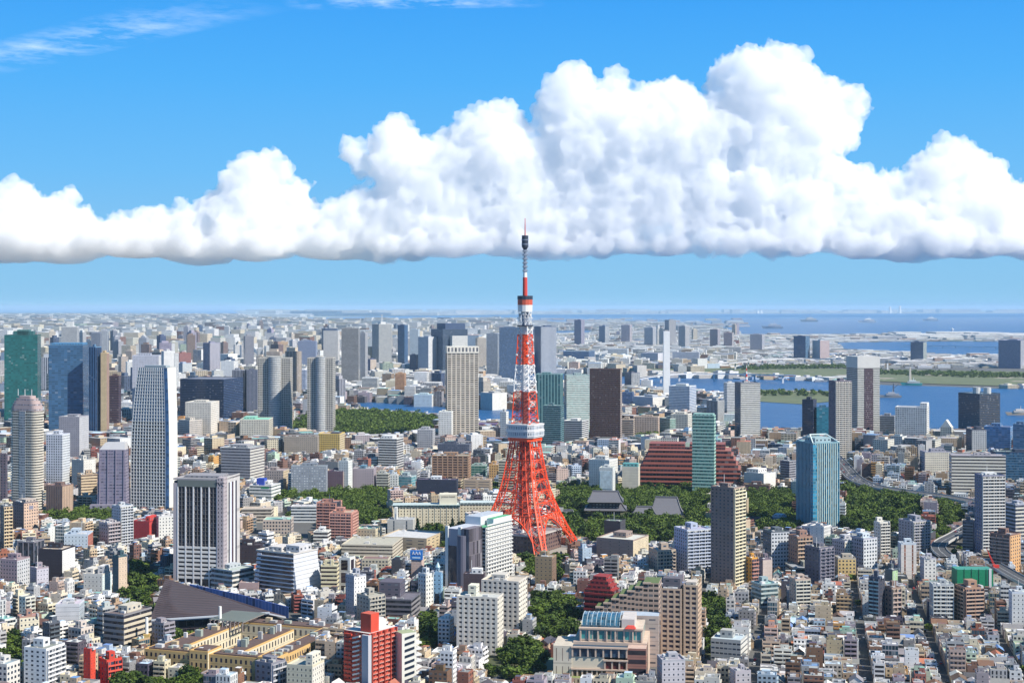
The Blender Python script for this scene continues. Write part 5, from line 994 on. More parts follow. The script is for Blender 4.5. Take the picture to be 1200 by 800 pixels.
q = Buf(); A_, B_ = Vector(P4(1166,664)), Vector(P4(1156,642)); q.beam(A_+Vector((.8,0,0)),B_,.5,STEEL,RDC); q.beam(A_-Vector((.8,0,0)),B_,.5,STEEL,RDC)
for k in range(6): q.beam(A_.lerp(B_,k/6)+Vector((.8*(1-k/6),0,0)),A_.lerp(B_,(k+1)/6)-Vector((.8*(1-(k+1)/6),0,0)),.3,STEEL,RDC)
q.build('jib', root)
q = Buf(); q.box(A_.x-2,A_.y-1.5,A_.z-1,A_.x+3.5,A_.y+1.5,A_.z+2,STEEL,STEEL,RDC,bottom=True); q.build('cab', root)
# ---------------------------------------------------------------- the red and white lattice tower
TD = 1511.; TX = (615.3-600)*TD/F
tw = empty('lattice_tower', TX, TD, 0, R(17)); tag(tw, 'tall red and white lattice steel tower with a white observation deck', 'tower')
RED = plain('tower_red', (.74,.065,.01), .55, .2, .25); TWH = plain('tower_white', (.72,.72,.72), .5, .08, .3)
TB = zat(642, TD)                                     # level of the feet
PROF = [(0,60),(18,47.5),(36,37.5),(48,31.5),(59,27),(72,23.2),(88,19.8),(102,17),(114,15.2),(132,13.6),(150,12.4),(166,11.4),(188,9.3),(210,7.9),(226,7.4)]
def rad(z):
    for (z0, r0), (z1, r1) in zip(PROF, PROF[1:]):
        if z <= z1: return r0+(r1-r0)*(z-z0)/(z1-z0)
    return PROF[-1][1]
def cor(i, z): a_ = R(90*i); r_ = rad(z); return Vector((r_*math.cos(a_), r_*math.sin(a_), TB+z))
def tmat(z): return TWH if (159 < z < 187 or 217 < z < 240) else RED
Z1 = [0,7,14,21,28,36,48,59,70,80,90,102,114]
Z2 = [126,134,142,150,159,166,173,180,187,194.5,202,209.5,217,222,226]
def inner(i, j, z, w): a_, b_ = cor(i, z), cor(j, z); return a_+(b_-a_).normalized()*w
legw = lambda z: 9.5-4.5*min(1, z/114)
for i in range(4):
    q = Buf()
    for z0, z1 in zip(Z1, Z1[1:]):
        q.beam(cor(i,z0), cor(i,z1), 1.6-z0*.005, RED)
        for j in ((i+1) % 4, (i-1) % 4):
            a0, a1 = inner(i,j,z0,legw(z0)), inner(i,j,z1,legw(z1)); q.beam(a0, a1, .85, RED)
            if z1 <= 59:
                q.beam(cor(i,z0), a1, .5, RED); q.beam(a0, cor(i,z1), .5, RED); q.beam(cor(i,z1), a1, .5, RED)
            else:
                q.beam(cor(i,z0), a1, .4, RED)
        if z1 <= 36:
            p_, n_ = (i+1) % 4, (i-1) % 4
            q.beam(inner(i,p_,z0,legw(z0)), inner(i,n_,z1,legw(z1)), .4, RED)
    q.build('leg', tw)
    q = Buf(); c = cor(i, 0); q.box(c.x-4.5,c.y-4.5,0,c.x+4.5,c.y+4.5,TB+1.5,CONC,CONC,(.4,.39,.38)); q.build('footing', tw)
for i in range(4):                                    # arch ribs between the legs
    j = (i+1) % 4; q = Buf(); pts = []
    for k in range(13):
        t_ = k/12; z = 12+21*math.sin(math.pi*t_)**.6 if 0 < t_ < 1 else 12
        A_, B_ = cor(i,z), cor(j,z); w_ = legw(z); L = (B_-A_).length; f_ = (w_+(L-2*w_)*t_)/L; pts.append(A_.lerp(B_, f_))
    for p, p2 in zip(pts, pts[1:]): q.beam(p, p2, 1.1, RED)
    for k, p in enumerate(pts):
        if 0 < k < 12:
            z = 36; A_, B_ = cor(i,z), cor(j,z); s_ = A_.lerp(B_, k/12); q.beam(p, s_, .5, RED)
            if k < 11: q.beam(pts[k+1], s_, .5, RED)
    q.build('arch_rib', tw)
for z in Z1[5:]+Z2:
    q = Buf(); m_ = tmat(z); w_ = .95 if z < 115 else .55
    for i in range(4):
        A_, B_ = cor(i,z), cor((i+1)%4,z); q.beam(A_, B_, w_, m_)
        if z < 115: q.beam(A_-Vector((0,0,2.2)), B_-Vector((0,0,2.2)), .4, m_)
    if z < 110: q.beam(cor(0,z), cor(2,z), .5, m_); q.beam(cor(1,z), cor(3,z), .5, m_)
    q.build('ring_beam', tw)
for zs in (Z1[5:], Z2):
    for z0, z1 in zip(zs, zs[1:]):
        for i in range(4):
            j = (i+1) % 4; q = Buf(); m_ = tmat((z0+z1)/2); w_ = .52 if z0 < 115 else .42
            A0, A1, B0, B1 = cor(i,z0), cor(i,z1), cor(j,z0), cor(j,z1); M0, M1 = A0.lerp(B0,.5), A1.lerp(B1,.5)
            if z0 < 115:
                q.beam(A0, M1, w_, m_); q.beam(B0, M1, w_, m_); q.beam(M0, M1, w_*.7, m_)
                if z1 < 60: q.beam(A1, M0, w_*.6, m_); q.beam(B1, M0, w_*.6, m_)
            else: q.beam(A0, B1, w_, m_); q.beam(B0, A1, w_, m_)
            q.build('cross_brace', tw)
for i in range(4):
    q = Buf()
    for z0, z1 in zip(Z2, Z2[1:]): q.beam(cor(i,z0), cor(i,z1), .95, tmat((z0+z1)/2))
    q.build('upper_leg', tw)
q = Buf()
for z0, z1 in zip([20]+Z1[5:], Z1[5:]+[126]):
    for i in range(4):
        a_ = R(45+90*i); s_ = 6.2; P_ = lambda z, i=i: Vector((s_*math.cos(R(45+90*i)), s_*math.sin(R(45+90*i)), TB+z))
        Q_ = lambda z, i=i: Vector((s_*math.cos(R(135+90*i)), s_*math.sin(R(135+90*i)), TB+z))
        q.beam(P_(z0), P_(z1), .7, RED); q.beam(P_(z0), Q_(z1), .35, RED); q.beam(P_(z1), Q_(z1), .5, RED)
q.build('lift_frame', tw)
q = Buf(); q.T = (0,0,math.cos(R(0)),0,TB); q.box(-3.6,-3.6,0,3.6,3.6,114,plain('lift_shaft_red',(.2,.03,.025),.7,.15,.4),None,(.3,.1,.1)); q.build('lift_shaft', tw)
q = Buf(); q.T = (0,0,1,0,TB)
for z0, z1, m_ in ((126,159,plain('lift_shaft_red',(.2,.03,.025),.7,.15,.4)),(159,187,TWH),(187,217,RED),(217,226,TWH)): q.box(-2.3,-2.3,z0,2.3,2.3,z1,m_,m_)
q.build('upper_shaft', tw)
for z in list(range(118,212,13)):
    for i in (0,3,2):
        c = cor(i, z+rnd.uniform(-3,3)); q = Buf(); q.cyl(c.x,c.y,c.z,c.z+1.9,1.2,1.2,9,TWH); 
        if rnd.random() < .7: q.build('dish_antenna', tw)
# main deck
def sq(r, z0, z1, ch=.16):
    P = []
    for i in range(4):
        a_, b_ = R(90*i), R(90*i+90); A_ = Vector((r*math.cos(a_), r*math.sin(a_))); B_ = Vector((r*math.cos(b_), r*math.sin(b_)))
        P += [tuple(A_.lerp(B_, ch)), tuple(A_.lerp(B_, 1-ch))]
    return P
dk = empty('main_deck', 0, 0, 0); dk.parent = tw
q = Buf(); q.T = (0,0,1,0,TB); q.prism(sq(22.2,0,0),113.2,114.4,TWH,TWH,bottom=True); q.prism(sq(20.5,0,0),109.5,113.2,RED,RED,bottom=True); q.build('underside', dk)
q = Buf(); q.T = (0,0,1,0,TB); q.prism(sq(23.0,0,0),114.4,119.6,fac((.56,.57,.6),(.25,.3,.36),wu=2.6,wv=5.2,fu=.7,fv=.55,curt=.3),TWH,(.6,.6,.6)); q.build('lower_gallery', dk)
q = Buf(); q.T = (0,0,1,0,TB); q.prism(sq(23.4,0,0),119.6,120.4,TWH,TWH,bottom=True); q.build('middle_ledge', dk)
q = Buf(); q.T = (0,0,1,0,TB); q.prism(sq(22.6,0,0),120.4,125.6,fac((.56,.57,.6),(.25,.3,.36),wu=2.6,wv=5.2,fu=.7,fv=.5,curt=.3),plain('deck_roof',(.5,.5,.5)),(.6,.6,.6)); q.build('upper_gallery', dk)
q = Buf(); q.T = (0,0,1,0,TB); q.prism(sq(23.2,0,0),125.6,126.6,TWH,plain('deck_roof',(.5,.5,.5)),bottom=True); q.build('deck_roof', dk)
# top deck and spire
def dr(name, segs, par, n=14):
    q = Buf(); q.T = (0,0,1,0,TB)
    for z0, z1, r0, r1, m_, c_ in segs: q.cyl(0,0,z0,z1,r0,r1,n,m_,c_)
    return q.build(name, par)
td = empty('top_deck', 0, 0, 0); td.parent = tw
GREYM = plain('antenna_grey',(.2,.24,.32),.5,.2,.3); BLK = plain('antenna_dark',(.025,.035,.06),.5,.2,.3)
dr('platform', [(225.4,226.6,8.2,8.2,BLK,G(.1))], td)
dr('white_drum', [(240,247,7.4,7.6,TWH,G(.7))], td); dr('red_drum', [(247,252.6,7.7,7.7,plain('tower_red_dark',(.5,.09,.05),.5,.1),G(.5))], td); dr('dark_ring', [(252.6,256.3,7.9,7.9,BLK,G(.1))], td)
dr('inner_core', [(226.6,240,3.2,3.4,GREYM,G(.3))], td)
for k in range(10):
    a_ = R(36*k); b_ = R(36*(k+1)); q = Buf(); q.T = (0,0,1,0,TB); r_ = 6.6
    q.beam((r_*math.cos(a_),r_*math.sin(a_),226.6),(r_*math.cos(a_),r_*math.sin(a_),240),.5,TWH); q.beam((r_*math.cos(a_),r_*math.sin(a_),226.6),(r_*math.cos(b_),r_*math.sin(b_),233.5),.4,TWH); q.beam((r_*math.cos(b_),r_*math.sin(b_),233.5),(r_*math.cos(a_),r_*math.sin(a_),240),.4,TWH)
    q.build('deck_strut', td)
q = Buf(); q.T = (0,0,1,0,TB)
for i in range(24):
    a_ = R(15*i); q.beam((7.8*math.cos(a_),7.8*math.sin(a_),233),(7.8*math.cos(a_),7.8*math.sin(a_),234.2),.2,TWH); b_ = R(15*i+15); q.beam((7.8*math.cos(a_),7.8*math.sin(a_),234.1),(7.8*math.cos(b_),7.8*math.sin(b_),234.1),.3,TWH)
q.build('railing', td)
for k in range(8):
    a_ = R(45*k+10); q = Buf(); q.T = (0,0,1,0,TB); q.cyl(5.6*math.cos(a_),5.6*math.sin(a_),235+k%3,237+k%3,1.1,1.1,8,TWH if k%2 else GREYM); q.build('dish_antenna', td)
an = empty('antenna_mast', 0, 0, 0); an.parent = tw
dr('red_section', [(256.3,275,2.5,2.3,plain('tower_red_dark2',(.55,.05,.035),.5,.1),G(.5))], an); dr('white_collar', [(275,280,2.2,1.9,TWH,G(.7))], an)
dr('grey_section', [(280,303,1.7,1.5,GREYM,G(.3))], an); dr('neck', [(303,305.5,1.6,2.9,BLK,G(.1))], an); dr('antenna_head', [(305.5,317.5,3.4,3.4,BLK,G(.1))], an); dr('head_rim', [(308,309,3.7,3.7,GREYM,G(.2)),(312.5,313.5,3.7,3.7,GREYM,G(.2))], an)
dr('spire', [(317.5,335,.65,.35,plain('tower_red_dark2',(.55,.05,.035),.5,.1),G(.5))], an, 6)
for z in range(281, 302, 4):
    q = Buf(); q.T = (0,0,1,0,TB); q.box(-2.1,-2.1,z,2.1,2.1,z+1.6,GREYM,GREYM); q.build('antenna_panel', an)
# building under the tower
fb_ = empty('tower_base_building', TX, TD, 0, R(17+45)); tag(fb_, 'brown five storey building between the feet of the red tower', 'building')
q = Buf(); q.box(-30,-26,0,30,26,TB+17,fac((.16,.1,.085),(.04,.03,.04),wu=4,wv=4,fu=.6,fv=.5),ROOF,(.2,.1,.08),(.4,.38,.36)); q.build('wall', fb_)
q = Buf(); q.box(-31,-27,TB+17,31,27,TB+18.2,CONC,ROOF,(.5,.46,.42),(.36,.34,.33),bottom=True); q.build('roof', fb_)
for k in range(6):
    q = Buf(); x = rnd.uniform(-24,16); y = rnd.uniform(-20,14); q.box(x,y,TB+18.2,x+6,y+4,TB+21,CONC,CONC,G(rnd.uniform(.4,.65))); q.build('cooling_unit', fb_)
q = Buf(); q.box(-42,-38,0,42,38,TB-1,CONC,plain('terrace_paving',(.3,.28,.25)),(.35,.32,.28)); t0 = q.build('terrace', None); t0.location = (TX, TD, 0); t0.rotation_euler = (0,0,R(62)); t0['kind'] = 'structure'
FOOT.append((TX-42, TD-42, 1, 0, 0, 0, 84, 84))
for i in range(4):
    c = cor(i,0); w = tw.matrix_basis if False else None
    wx = TX+c.x*math.cos(R(17))-c.y*math.sin(R(17)); wy = TD+c.x*math.sin(R(17))+c.y*math.cos(R(17)); FOOT.append((wx-7, wy-7, 1, 0, 0, 0, 14, 14))
ZONES.append((655,690,637,TD)); ZONES.append((560,655,650,TD-50))
# ---------------------------------------------------------------- viaducts and roads
ASPH = plain('asphalt', (.06,.062,.068), .85, .2, .05)
ROADS = []
def ribbon(name, label, cat, pts, z, w, deck=ASPH, edge=(.45,.45,.45), pillars=True, pe=0, kind=None):
    P = []
    for i, (px, py) in enumerate(pts):
        d = (H-z)*F/(py-Y0); P.append(Vector(((px-600)*d/F, d, z)))
    # smooth
    for _ in range(2):
        Q = [P[0]]
        for p, q_ in zip(P, P[1:]): Q += [p.lerp(q_, .25), p.lerp(q_, .75)]
        P = Q+[P[-1]]
    root = empty(name, P[0].x, P[0].y); o_ = Vector((P[0].x, P[0].y, 0))
    if kind: root['kind'] = kind
    else: tag(root, label, cat)
    N = []
    for i in range(len(P)):
        t_ = (P[min(i+1, len(P)-1)]-P[max(i-1, 0)]).normalized(); N.append(Vector((-t_.y, t_.x, 0)))
    q = Buf(); e1 = Buf(); e2 = Buf(); ln = Buf()
    for i in range(len(P)-1):
        a, b = P[i]-o_, P[i+1]-o_; na, nb = N[i]*w/2, N[i+1]*w/2; dz = Vector((0,0,-1.6))
        q.face([a-na, b-nb, b+nb, a+na][::-1], deck, (.1,.1,.1))
        q.face([a-na+dz, b-nb+dz, b+nb+dz, a+na+dz], CONC, edge)
        for s_, bb in ((1, e1), (-1, e2)):
            u0, u1 = a+na*s_, b+nb*s_; v0, v1 = a+na*s_*1.04, b+nb*s_*1.04; t1 = Vector((0,0,1.1))
            bb.face([v0+dz, v1+dz, v1+t1, v0+t1], CONC, edge); bb.face([u1, u0, u0+t1, u1+t1], CONC, edge); bb.face([u0+t1, u1+t1, v1+t1, v0+t1], CONC, edge)
        ln.face([a-N[i]*.15+Vector((0,0,.02)), b-N[i+1]*.15+Vector((0,0,.02)), b+N[i+1]*.15+Vector((0,0,.02)), a+N[i]*.15+Vector((0,0,.02))][::-1], CONC, (.6,.6,.6))
        L = (P[i+1]-P[i]).length; nn = max(1, int(L/10))
        for k in range(nn): c = P[i].lerp(P[i+1], (k+.5)/nn); ROADS.append((c.x, c.y, w/2+3)); 
    q.build('road_deck', root); e1.build('side_barrier', root); e2.build('side_barrier', root); ln.build('lane_line', root)
    if pillars:
        acc = 0; cnt = 0
        for i in range(len(P)-1):
            L = (P[i+1]-P[i]).length; acc += L
            if acc > (45 if z < 25 else 110) and cnt < 60:
                acc = 0; cnt += 1; c = P[i+1]-o_; q = Buf(); r_ = 1.2 if z < 25 else 3; q.box(c.x-r_,c.y-r_,0,c.x+r_,c.y+r_,z-1.65,CONC,CONC,edge); q.build('pillar', root)
    return P, N
PATHS = []
PATHS.append((ribbon('expressway','elevated expressway crowded with cars right of the blue green tower','viaduct',[(975,532),(988,545),(1000,560),(1020,569),(1050,574),(1090,579),(1125,584),(1160,592)],10,22), 22, 10))
PATHS.append((ribbon('expressway','curving elevated road among dark flats at the right','viaduct',[(1136,616),(1120,626),(1103,634),(1098,642),(1110,652)],9,14), 14, 9))
PATHS.append((ribbon('expressway','elevated road beside the green screened site','viaduct',[(1164,660),(1185,672),(1210,686)],12,14), 14, 12))
ribbon('bridge_approach','long white arched bridge approach over the river','bridge',[(744,444),(765,440.5),(790,438),(830,437.5),(880,438.5),(920,440)],26,26,edge=(.62,.62,.64))
ribbon('bridge_approach','white curved bridge ramp in front of the islands','bridge',[(850,426),(880,422.5),(915,420),(960,420),(1000,421.5),(1040,425)],30,30,edge=(.64,.64,.66))
ribbon('bridge_approach','low white road bridge along the riverside park','bridge',[(620,424),(680,424.5),(740,425.5),(800,427.5)],18,26,edge=(.6,.6,.62))
ribbon('causeway','pale road bridge crossing the inlet at right','bridge',[(1060,404.5),(1110,405.5),(1180,407)],12,30,edge=(.5,.52,.55))
for pts in ([(738,490),(700,498),(660,505)], [(693,530),(705,545),(700,565)]): pass
# ---------------------------------------------------------------- lots of smaller buildings
rf = random.Random(20)
for k, (p, s_, th) in PARKS.items():
    ys_ = [q[1] for q in p]; xs_ = [q[0] for q in p]
    x = min(xs_)
    while x < max(xs_):
        yb = max([yy/2 for yy in range(int(min(ys_)*2), int(max(ys_)*2)+1) if inpoly(x+4, yy/2, p)] or [0])
        if yb: ZONES.append((x, x+8, yb-4, H*F/(yb-Y0)))
        x += 8
for k in ('river_water', 'canal_water'):
    p = WATERS[k]; x = min(q[0] for q in p)
    while x < 1400:
        yb = max([yy for yy in range(435, 506) if inpoly(x+5, yy, p)] or [0])
        if yb: ZONES.append((x, x+10, yb-2, H*F/(yb-Y0)))
        x += 10
ZONES.append((955, 1020, 566, gp(1000,566)[1])); ZONES.append((1020,1140,584,gp(1060,586)[1])); ZONES.append((1098,1135,648,gp(1100,648)[1]))
ZA = np.array(ZONES)
CELL = 60.; GRID = {}
def obb(x, y, ca, sa, x0, y0, x1, y1):
    return [(x+px_*ca-py_*sa, y+px_*sa+py_*ca) for px_, py_ in ((x0,y0),(x1,y0),(x1,y1),(x0,y1))]
def put(c):
    xs = [p[0] for p in c]; ys = [p[1] for p in c]
    for i in range(int(min(xs)//CELL), int(max(xs)//CELL)+1):
        for j in range(int(min(ys)//CELL), int(max(ys)//CELL)+1): GRID.setdefault((i, j), []).append(c)
def sat(a, b):
    for P in (a, b):
        for i in (0, 1):
            nx, ny = P[i+1][1]-P[i][1], P[i][0]-P[i+1][0]
            pa = [p[0]*nx+p[1]*ny for p in a]; pb = [p[0]*nx+p[1]*ny for p in b]
            if max(pa) <= min(pb) or max(pb) <= min(pa): return False
    return True
def free(c):
    xs = [p[0] for p in c]; ys = [p[1] for p in c]
    for i in range(int(min(xs)//CELL), int(max(xs)//CELL)+1):
        for j in range(int(min(ys)//CELL), int(max(ys)//CELL)+1):
            for o in GRID.get((i, j), ()):
                if sat(c, o): return False
    return True
for f_ in FOOT: put(obb(*f_))
for (x, y, r_) in ROADS: put([(x-r_,y-r_),(x+r_,y-r_),(x+r_,y+r_),(x-r_,y+r_)])
POLYS = [p for p, _, _ in PARKS.values()]+list(WATERS.values())+[ISLES['river_island'][0], [(640,430),(735,433),(900,431),(1200,436),(1400,436),(1400,449),(1170,452.5),(1100,450.5),(1020,446.5),(900,442),(760,440),(640,434.5)], [(622,770),(650,756),(655,790),(620,792)], [(385,608),(330,600),(300,612),(283,640),(345,648),(365,640)]]
PB = [(min(q[0] for q in p), max(q[0] for q in p), min(q[1] for q in p), max(q[1] for q in p)) for p in POLYS]
COLS = [('white',(.69,.69,.68),20),('off white',(.58,.56,.5),9),('cream',(.6,.53,.4),10),('beige',(.47,.37,.26),13),('pale grey',(.4,.4,.41),8),('grey',(.23,.23,.24),9),('pale blue',(.36,.44,.54),4),('pinkish',(.48,.37,.33),4),
        ('tan',(.4,.28,.18),7),('brown',(.19,.1,.07),9),('brick red',(.3,.1,.07),3),('dark grey',(.08,.08,.1),7),('mauve',(.34,.29,.32),4),('orange',(.55,.3,.1),1),('pale green',(.4,.5,.4),2)]
RCOL = [('grey',(.2,.2,.21),12),('pale grey',(.36,.36,.37),8),('white',(.56,.56,.56),7),('teal',(.2,.4,.37),2),('brown',(.16,.09,.065),7),('blue',(.12,.22,.42),3),('dark',(.06,.06,.07),7),('rust',(.38,.14,.08),2),('cream',(.48,.43,.33),3),('light blue',(.42,.54,.66),3)]
def wpick(L, r): return r.choices(L, [c[2] for c in L])[0]
def jit(c, r, s=.14): k = 1+r.uniform(-s, s); return tuple(max(0, min(.75, v*k+r.uniform(-.012,.012))) for v in c)
FM = {'punch': fac(None,(.025,.03,.042),3.0,3.1,.56,.5,.08), 'small': fac(None,(.025,.03,.04),3.4,3.0,.36,.42,.08), 'ribbon': fac(None,(.02,.028,.042),2.4,3.5,.95,.48,.08), 'balc': fac(None,(.025,.025,.03),5.5,3.0,.84,.56,.1), 'glass': fac(None,(.03,.07,.1),2,3.6,.9,.78),
      'blind': fac(None,(.06,.06,.07),5.5,3.0,.12,.28), 'tall': fac(None,(.04,.05,.07),2.6,3.4,.4,.75)}
def filler(pt, r, w, d, h, kind, near, col, rcol, place):
    """writes one small building through pt(name), a source of buffers"""
    mf = FM[r.choice({'house':['small','small','punch'],'apartment building':['balc','balc','punch','balc'],'office building':['ribbon','punch','glass','ribbon','tall']}[kind])]
    ms = FM[r.choice(['blind','blind','small','punch'])] if kind != 'office building' else (mf if r.random() < .5 else FM['blind'])
    sd = r.random()*50
    gable = kind == 'house' and h < 12 and r.random() < .4
    W_ = pt('wall')
    faces = [mf, ms, mf, ms] if r.random() < .55 else [ms, mf, ms, mf]
    if gable:
        e = h*.68; W_.prism([(0,0),(w,0),(w,d),(0,d)],0,e,faces,ROOF,col,rcol,sd)
        o_ = .5; K = pt('roof')
        if w > d:
            m_ = d/2
            for f in ([(-o_,-o_,e-.2),(w+o_,-o_,e-.2),(w+o_,m_,h),(-o_,m_,h)],[(w+o_,d+o_,e-.2),(-o_,d+o_,e-.2),(-o_,m_,h),(w+o_,m_,h)]): K.face(f,ROOF,rcol)
            for x in (0,w): W_.face([(x,0,e),(x,d,e),(x,m_,h-.3)] if x else [(x,d,e),(x,0,e),(x,m_,h-.3)],CONC,col)
        else:
            m_ = w/2
            for f in ([(w+o_,-o_,e-.2),(w+o_,d+o_,e-.2),(m_,d+o_,h),(m_,-o_,h)],[(-o_,d+o_,e-.2),(-o_,-o_,e-.2),(m_,-o_,h),(m_,d+o_,h)]): K.face(f,ROOF,rcol)
            for y in (0,d): W_.face([(w,y,e),(0,y,e),(m_,y,h-.3)] if y else [(0,y,e),(w,y,e),(m_,y,h-.3)],CONC,col)
        return 'pitched'
    W_.prism([(0,0),(w,0),(w,d),(0,d)],0,h,faces,ROOF,col,rcol,sd)
    if not near:
        if r.random() < .5: pt('penthouse').box(w*.25,d*.3,h,w*r.uniform(.5,.8),d*.75,h+r.uniform(2.5,5),CONC,ROOF,col,rcol)
        return 'flat'
    K = pt('roof'); t_ = .3; p_ = r.uniform(.6,1.3)
    for (x0,y0,x1,y1) in ((0,0,w,t_),(0,d-t_,w,d),(0,t_,t_,d-t_),(w-t_,t_,w,d-t_)): K.box(x0,y0,h,x1,y1,h+p_,CONC,CONC,col)
    K.face([(t_,t_,h+.06),(w-t_,t_,h+.06),(w-t_,d-t_,h+.06),(t_,d-t_,h+.06)],ROOF,rcol)
    if h > 9 and r.random() < .85:
        x0, y0 = w*r.uniform(.1,.5), d*r.uniform(.2,.5); pt('penthouse').box(x0,y0,h+.06,x0+min(w*.45,5.5),y0+min(d*.45,5.5),h+r.uniform(2.6,4.5),FM['blind'],ROOF,jit(col,r,.08),jit(rcol,r),seed=sd)
    for k in range(r.randint(1,5)):
        x0, y0 = w*r.uniform(.08,.8), d*r.uniform(.08,.8); s_ = r.uniform(.9,1.9); pt('roof_unit').box(x0,y0,h+.06,min(x0+s_*1.4,w-.4),min(y0+s_,d-.4),h+r.uniform(.9,1.9),CONC,CONC,G(r.uniform(.3,.68)))
    if kind == 'apartment building' and w > 7:
        n = max(2, round(h/3.0)); fh = h/n; front = faces[0] is mf; cb = jit(col,r,.2)
        for k in range(1,n):
            if front: pt('balcony').box(.3,-1.1,k*fh-.1,w-.3,-.02,k*fh+.95,CONC,CONC,cb,bottom=True)
            else: pt('balcony').box(w+.02,.3,k*fh-.1,w+1.1,d-.3,k*fh+.95,CONC,CONC,cb,bottom=True)
    return 'flat'
from collections import Counter
used = Counter(); ORD = ['', 'second ', 'third ', 'fourth ', 'fifth ', 'sixth ', 'seventh ', 'eighth ', 'ninth ']
def short(l):
    for w_ in (' with ', ' right of', ' left of', ' behind', ' in front', ' before', ' above', ' below', ' at the', ' beside', ' by the', ' touching', ' standing', ' on the', ' among', ' just', ' far ', ' rising', ' cut', ' round', ' around', ' near', ' between', ' over', ' whose', ' leaning', ' wrapped', ' under', ','):
        if w_ in l: l = l.split(w_)[0]
    return l
LMO = [o for o in C.objects if o.get('category') and o.parent is None and o.location.y > 2300]
# further high rises of the belt between the river and the plain
HR = random.Random(77); NH = 0
for t_ in range(2600):
    if NH >= 160: break
    px = HR.uniform(40, 600) if HR.random() < .8 else HR.uniform(600, 870); py = HR.uniform(390, 478); x, y = gp(px, py); h = HR.uniform(60, 150)*(.8 if py < 410 else 1); w_ = HR.uniform(20, 38); de = HR.uniform(18, 30); a_ = -R(HR.choice([11.4, -20, 30, 50]))
    if any(inpoly(px, py, p) for p in POLYS): continue
    zz = ZA[(ZA[:,0] < px+8) & (ZA[:,1] > px-8) & (ZA[:,3] > y)]
    if len(zz) and H-(zz[:,2].max()-Y0)*y/F < h: continue
    c = obb(x, y, math.cos(a_), math.sin(a_), -6, -6, w_+6, de+6)
    if not free(c): continue
    put(c); NH += 1
    cn = HR.choice([('pale grey',(.42,.43,.46)),('grey',(.28,.29,.33)),('white',(.62,.62,.62)),('beige',(.5,.42,.34)),('dark blue',(.06,.09,.17)),('brown',(.26,.17,.14)),('lilac grey',(.36,.33,.42)),('cream',(.58,.52,.42))])
    root = empty('high_rise', x, y, 0, a_); col = jit(cn[1], HR); mt = HR.choice([fac(None,(.04,.05,.08),3.4,3.4,.6,.55,.05),fac(None,(.05,.06,.09),4,3.8,.97,.5,.04),fac(None,(.04,.05,.08),5,3.6,.55,.97,.03)])
    q = Buf(); q.box(0,0,0,w_,de,h,mt,ROOF,col,jit((.3,.3,.3),HR),seed=t_); q.build('wall', root)
    q = Buf(); q.box(w_*.2,de*.25,h,w_*.75,de*.8,h+HR.uniform(4,9),CONC,ROOF,tuple(c_*.9 for c_ in col)); q.build('penthouse', root)
    best = min(((math.hypot(px-(600+o.location.x/o.location.y*F), py-(Y0+H*F/o.location.y)), o) for o in LMO), key=lambda e: e[0])[1]
    rel = 'right of' if px > 600+best.location.x/best.location.y*F else 'left of'; rel = rel if abs(px-(600+best.location.x/best.location.y*F)) > 6 else 'behind'
    base = f"{'tall' if h > 105 else 'mid height'} {cn[0]} high rise {rel} the {short(best['label'])}"; used[base] += 1
    tag(root, ' '.join((ORD[min(used[base]-1, 8)]+base).split()[:16]), 'high rise', 'high rises of the distant belt')
BANDS = [(962,1500,11,4.2),(1500,2400,15.5,5.5),(2400,4000,27,8),(4000,7600,46,12),(7600,13500,72,22),(13500,34000,135,30)]
LOTS = []
def hsh(*a):
    v = 1469598103
    for x in a: v = ((v ^ (int(x) & 0xffffffff))*16777619) & 0xffffffff
    v ^= v >> 13; v = (v*0x5bd1e995) & 0xffffffff; return ((v ^ (v >> 15)) & 0xffffff)/0xffffff
ANG = [11.4, 17, -20, 36]
USTR = [-38, 37, 88, 140, 190, -92, -150]
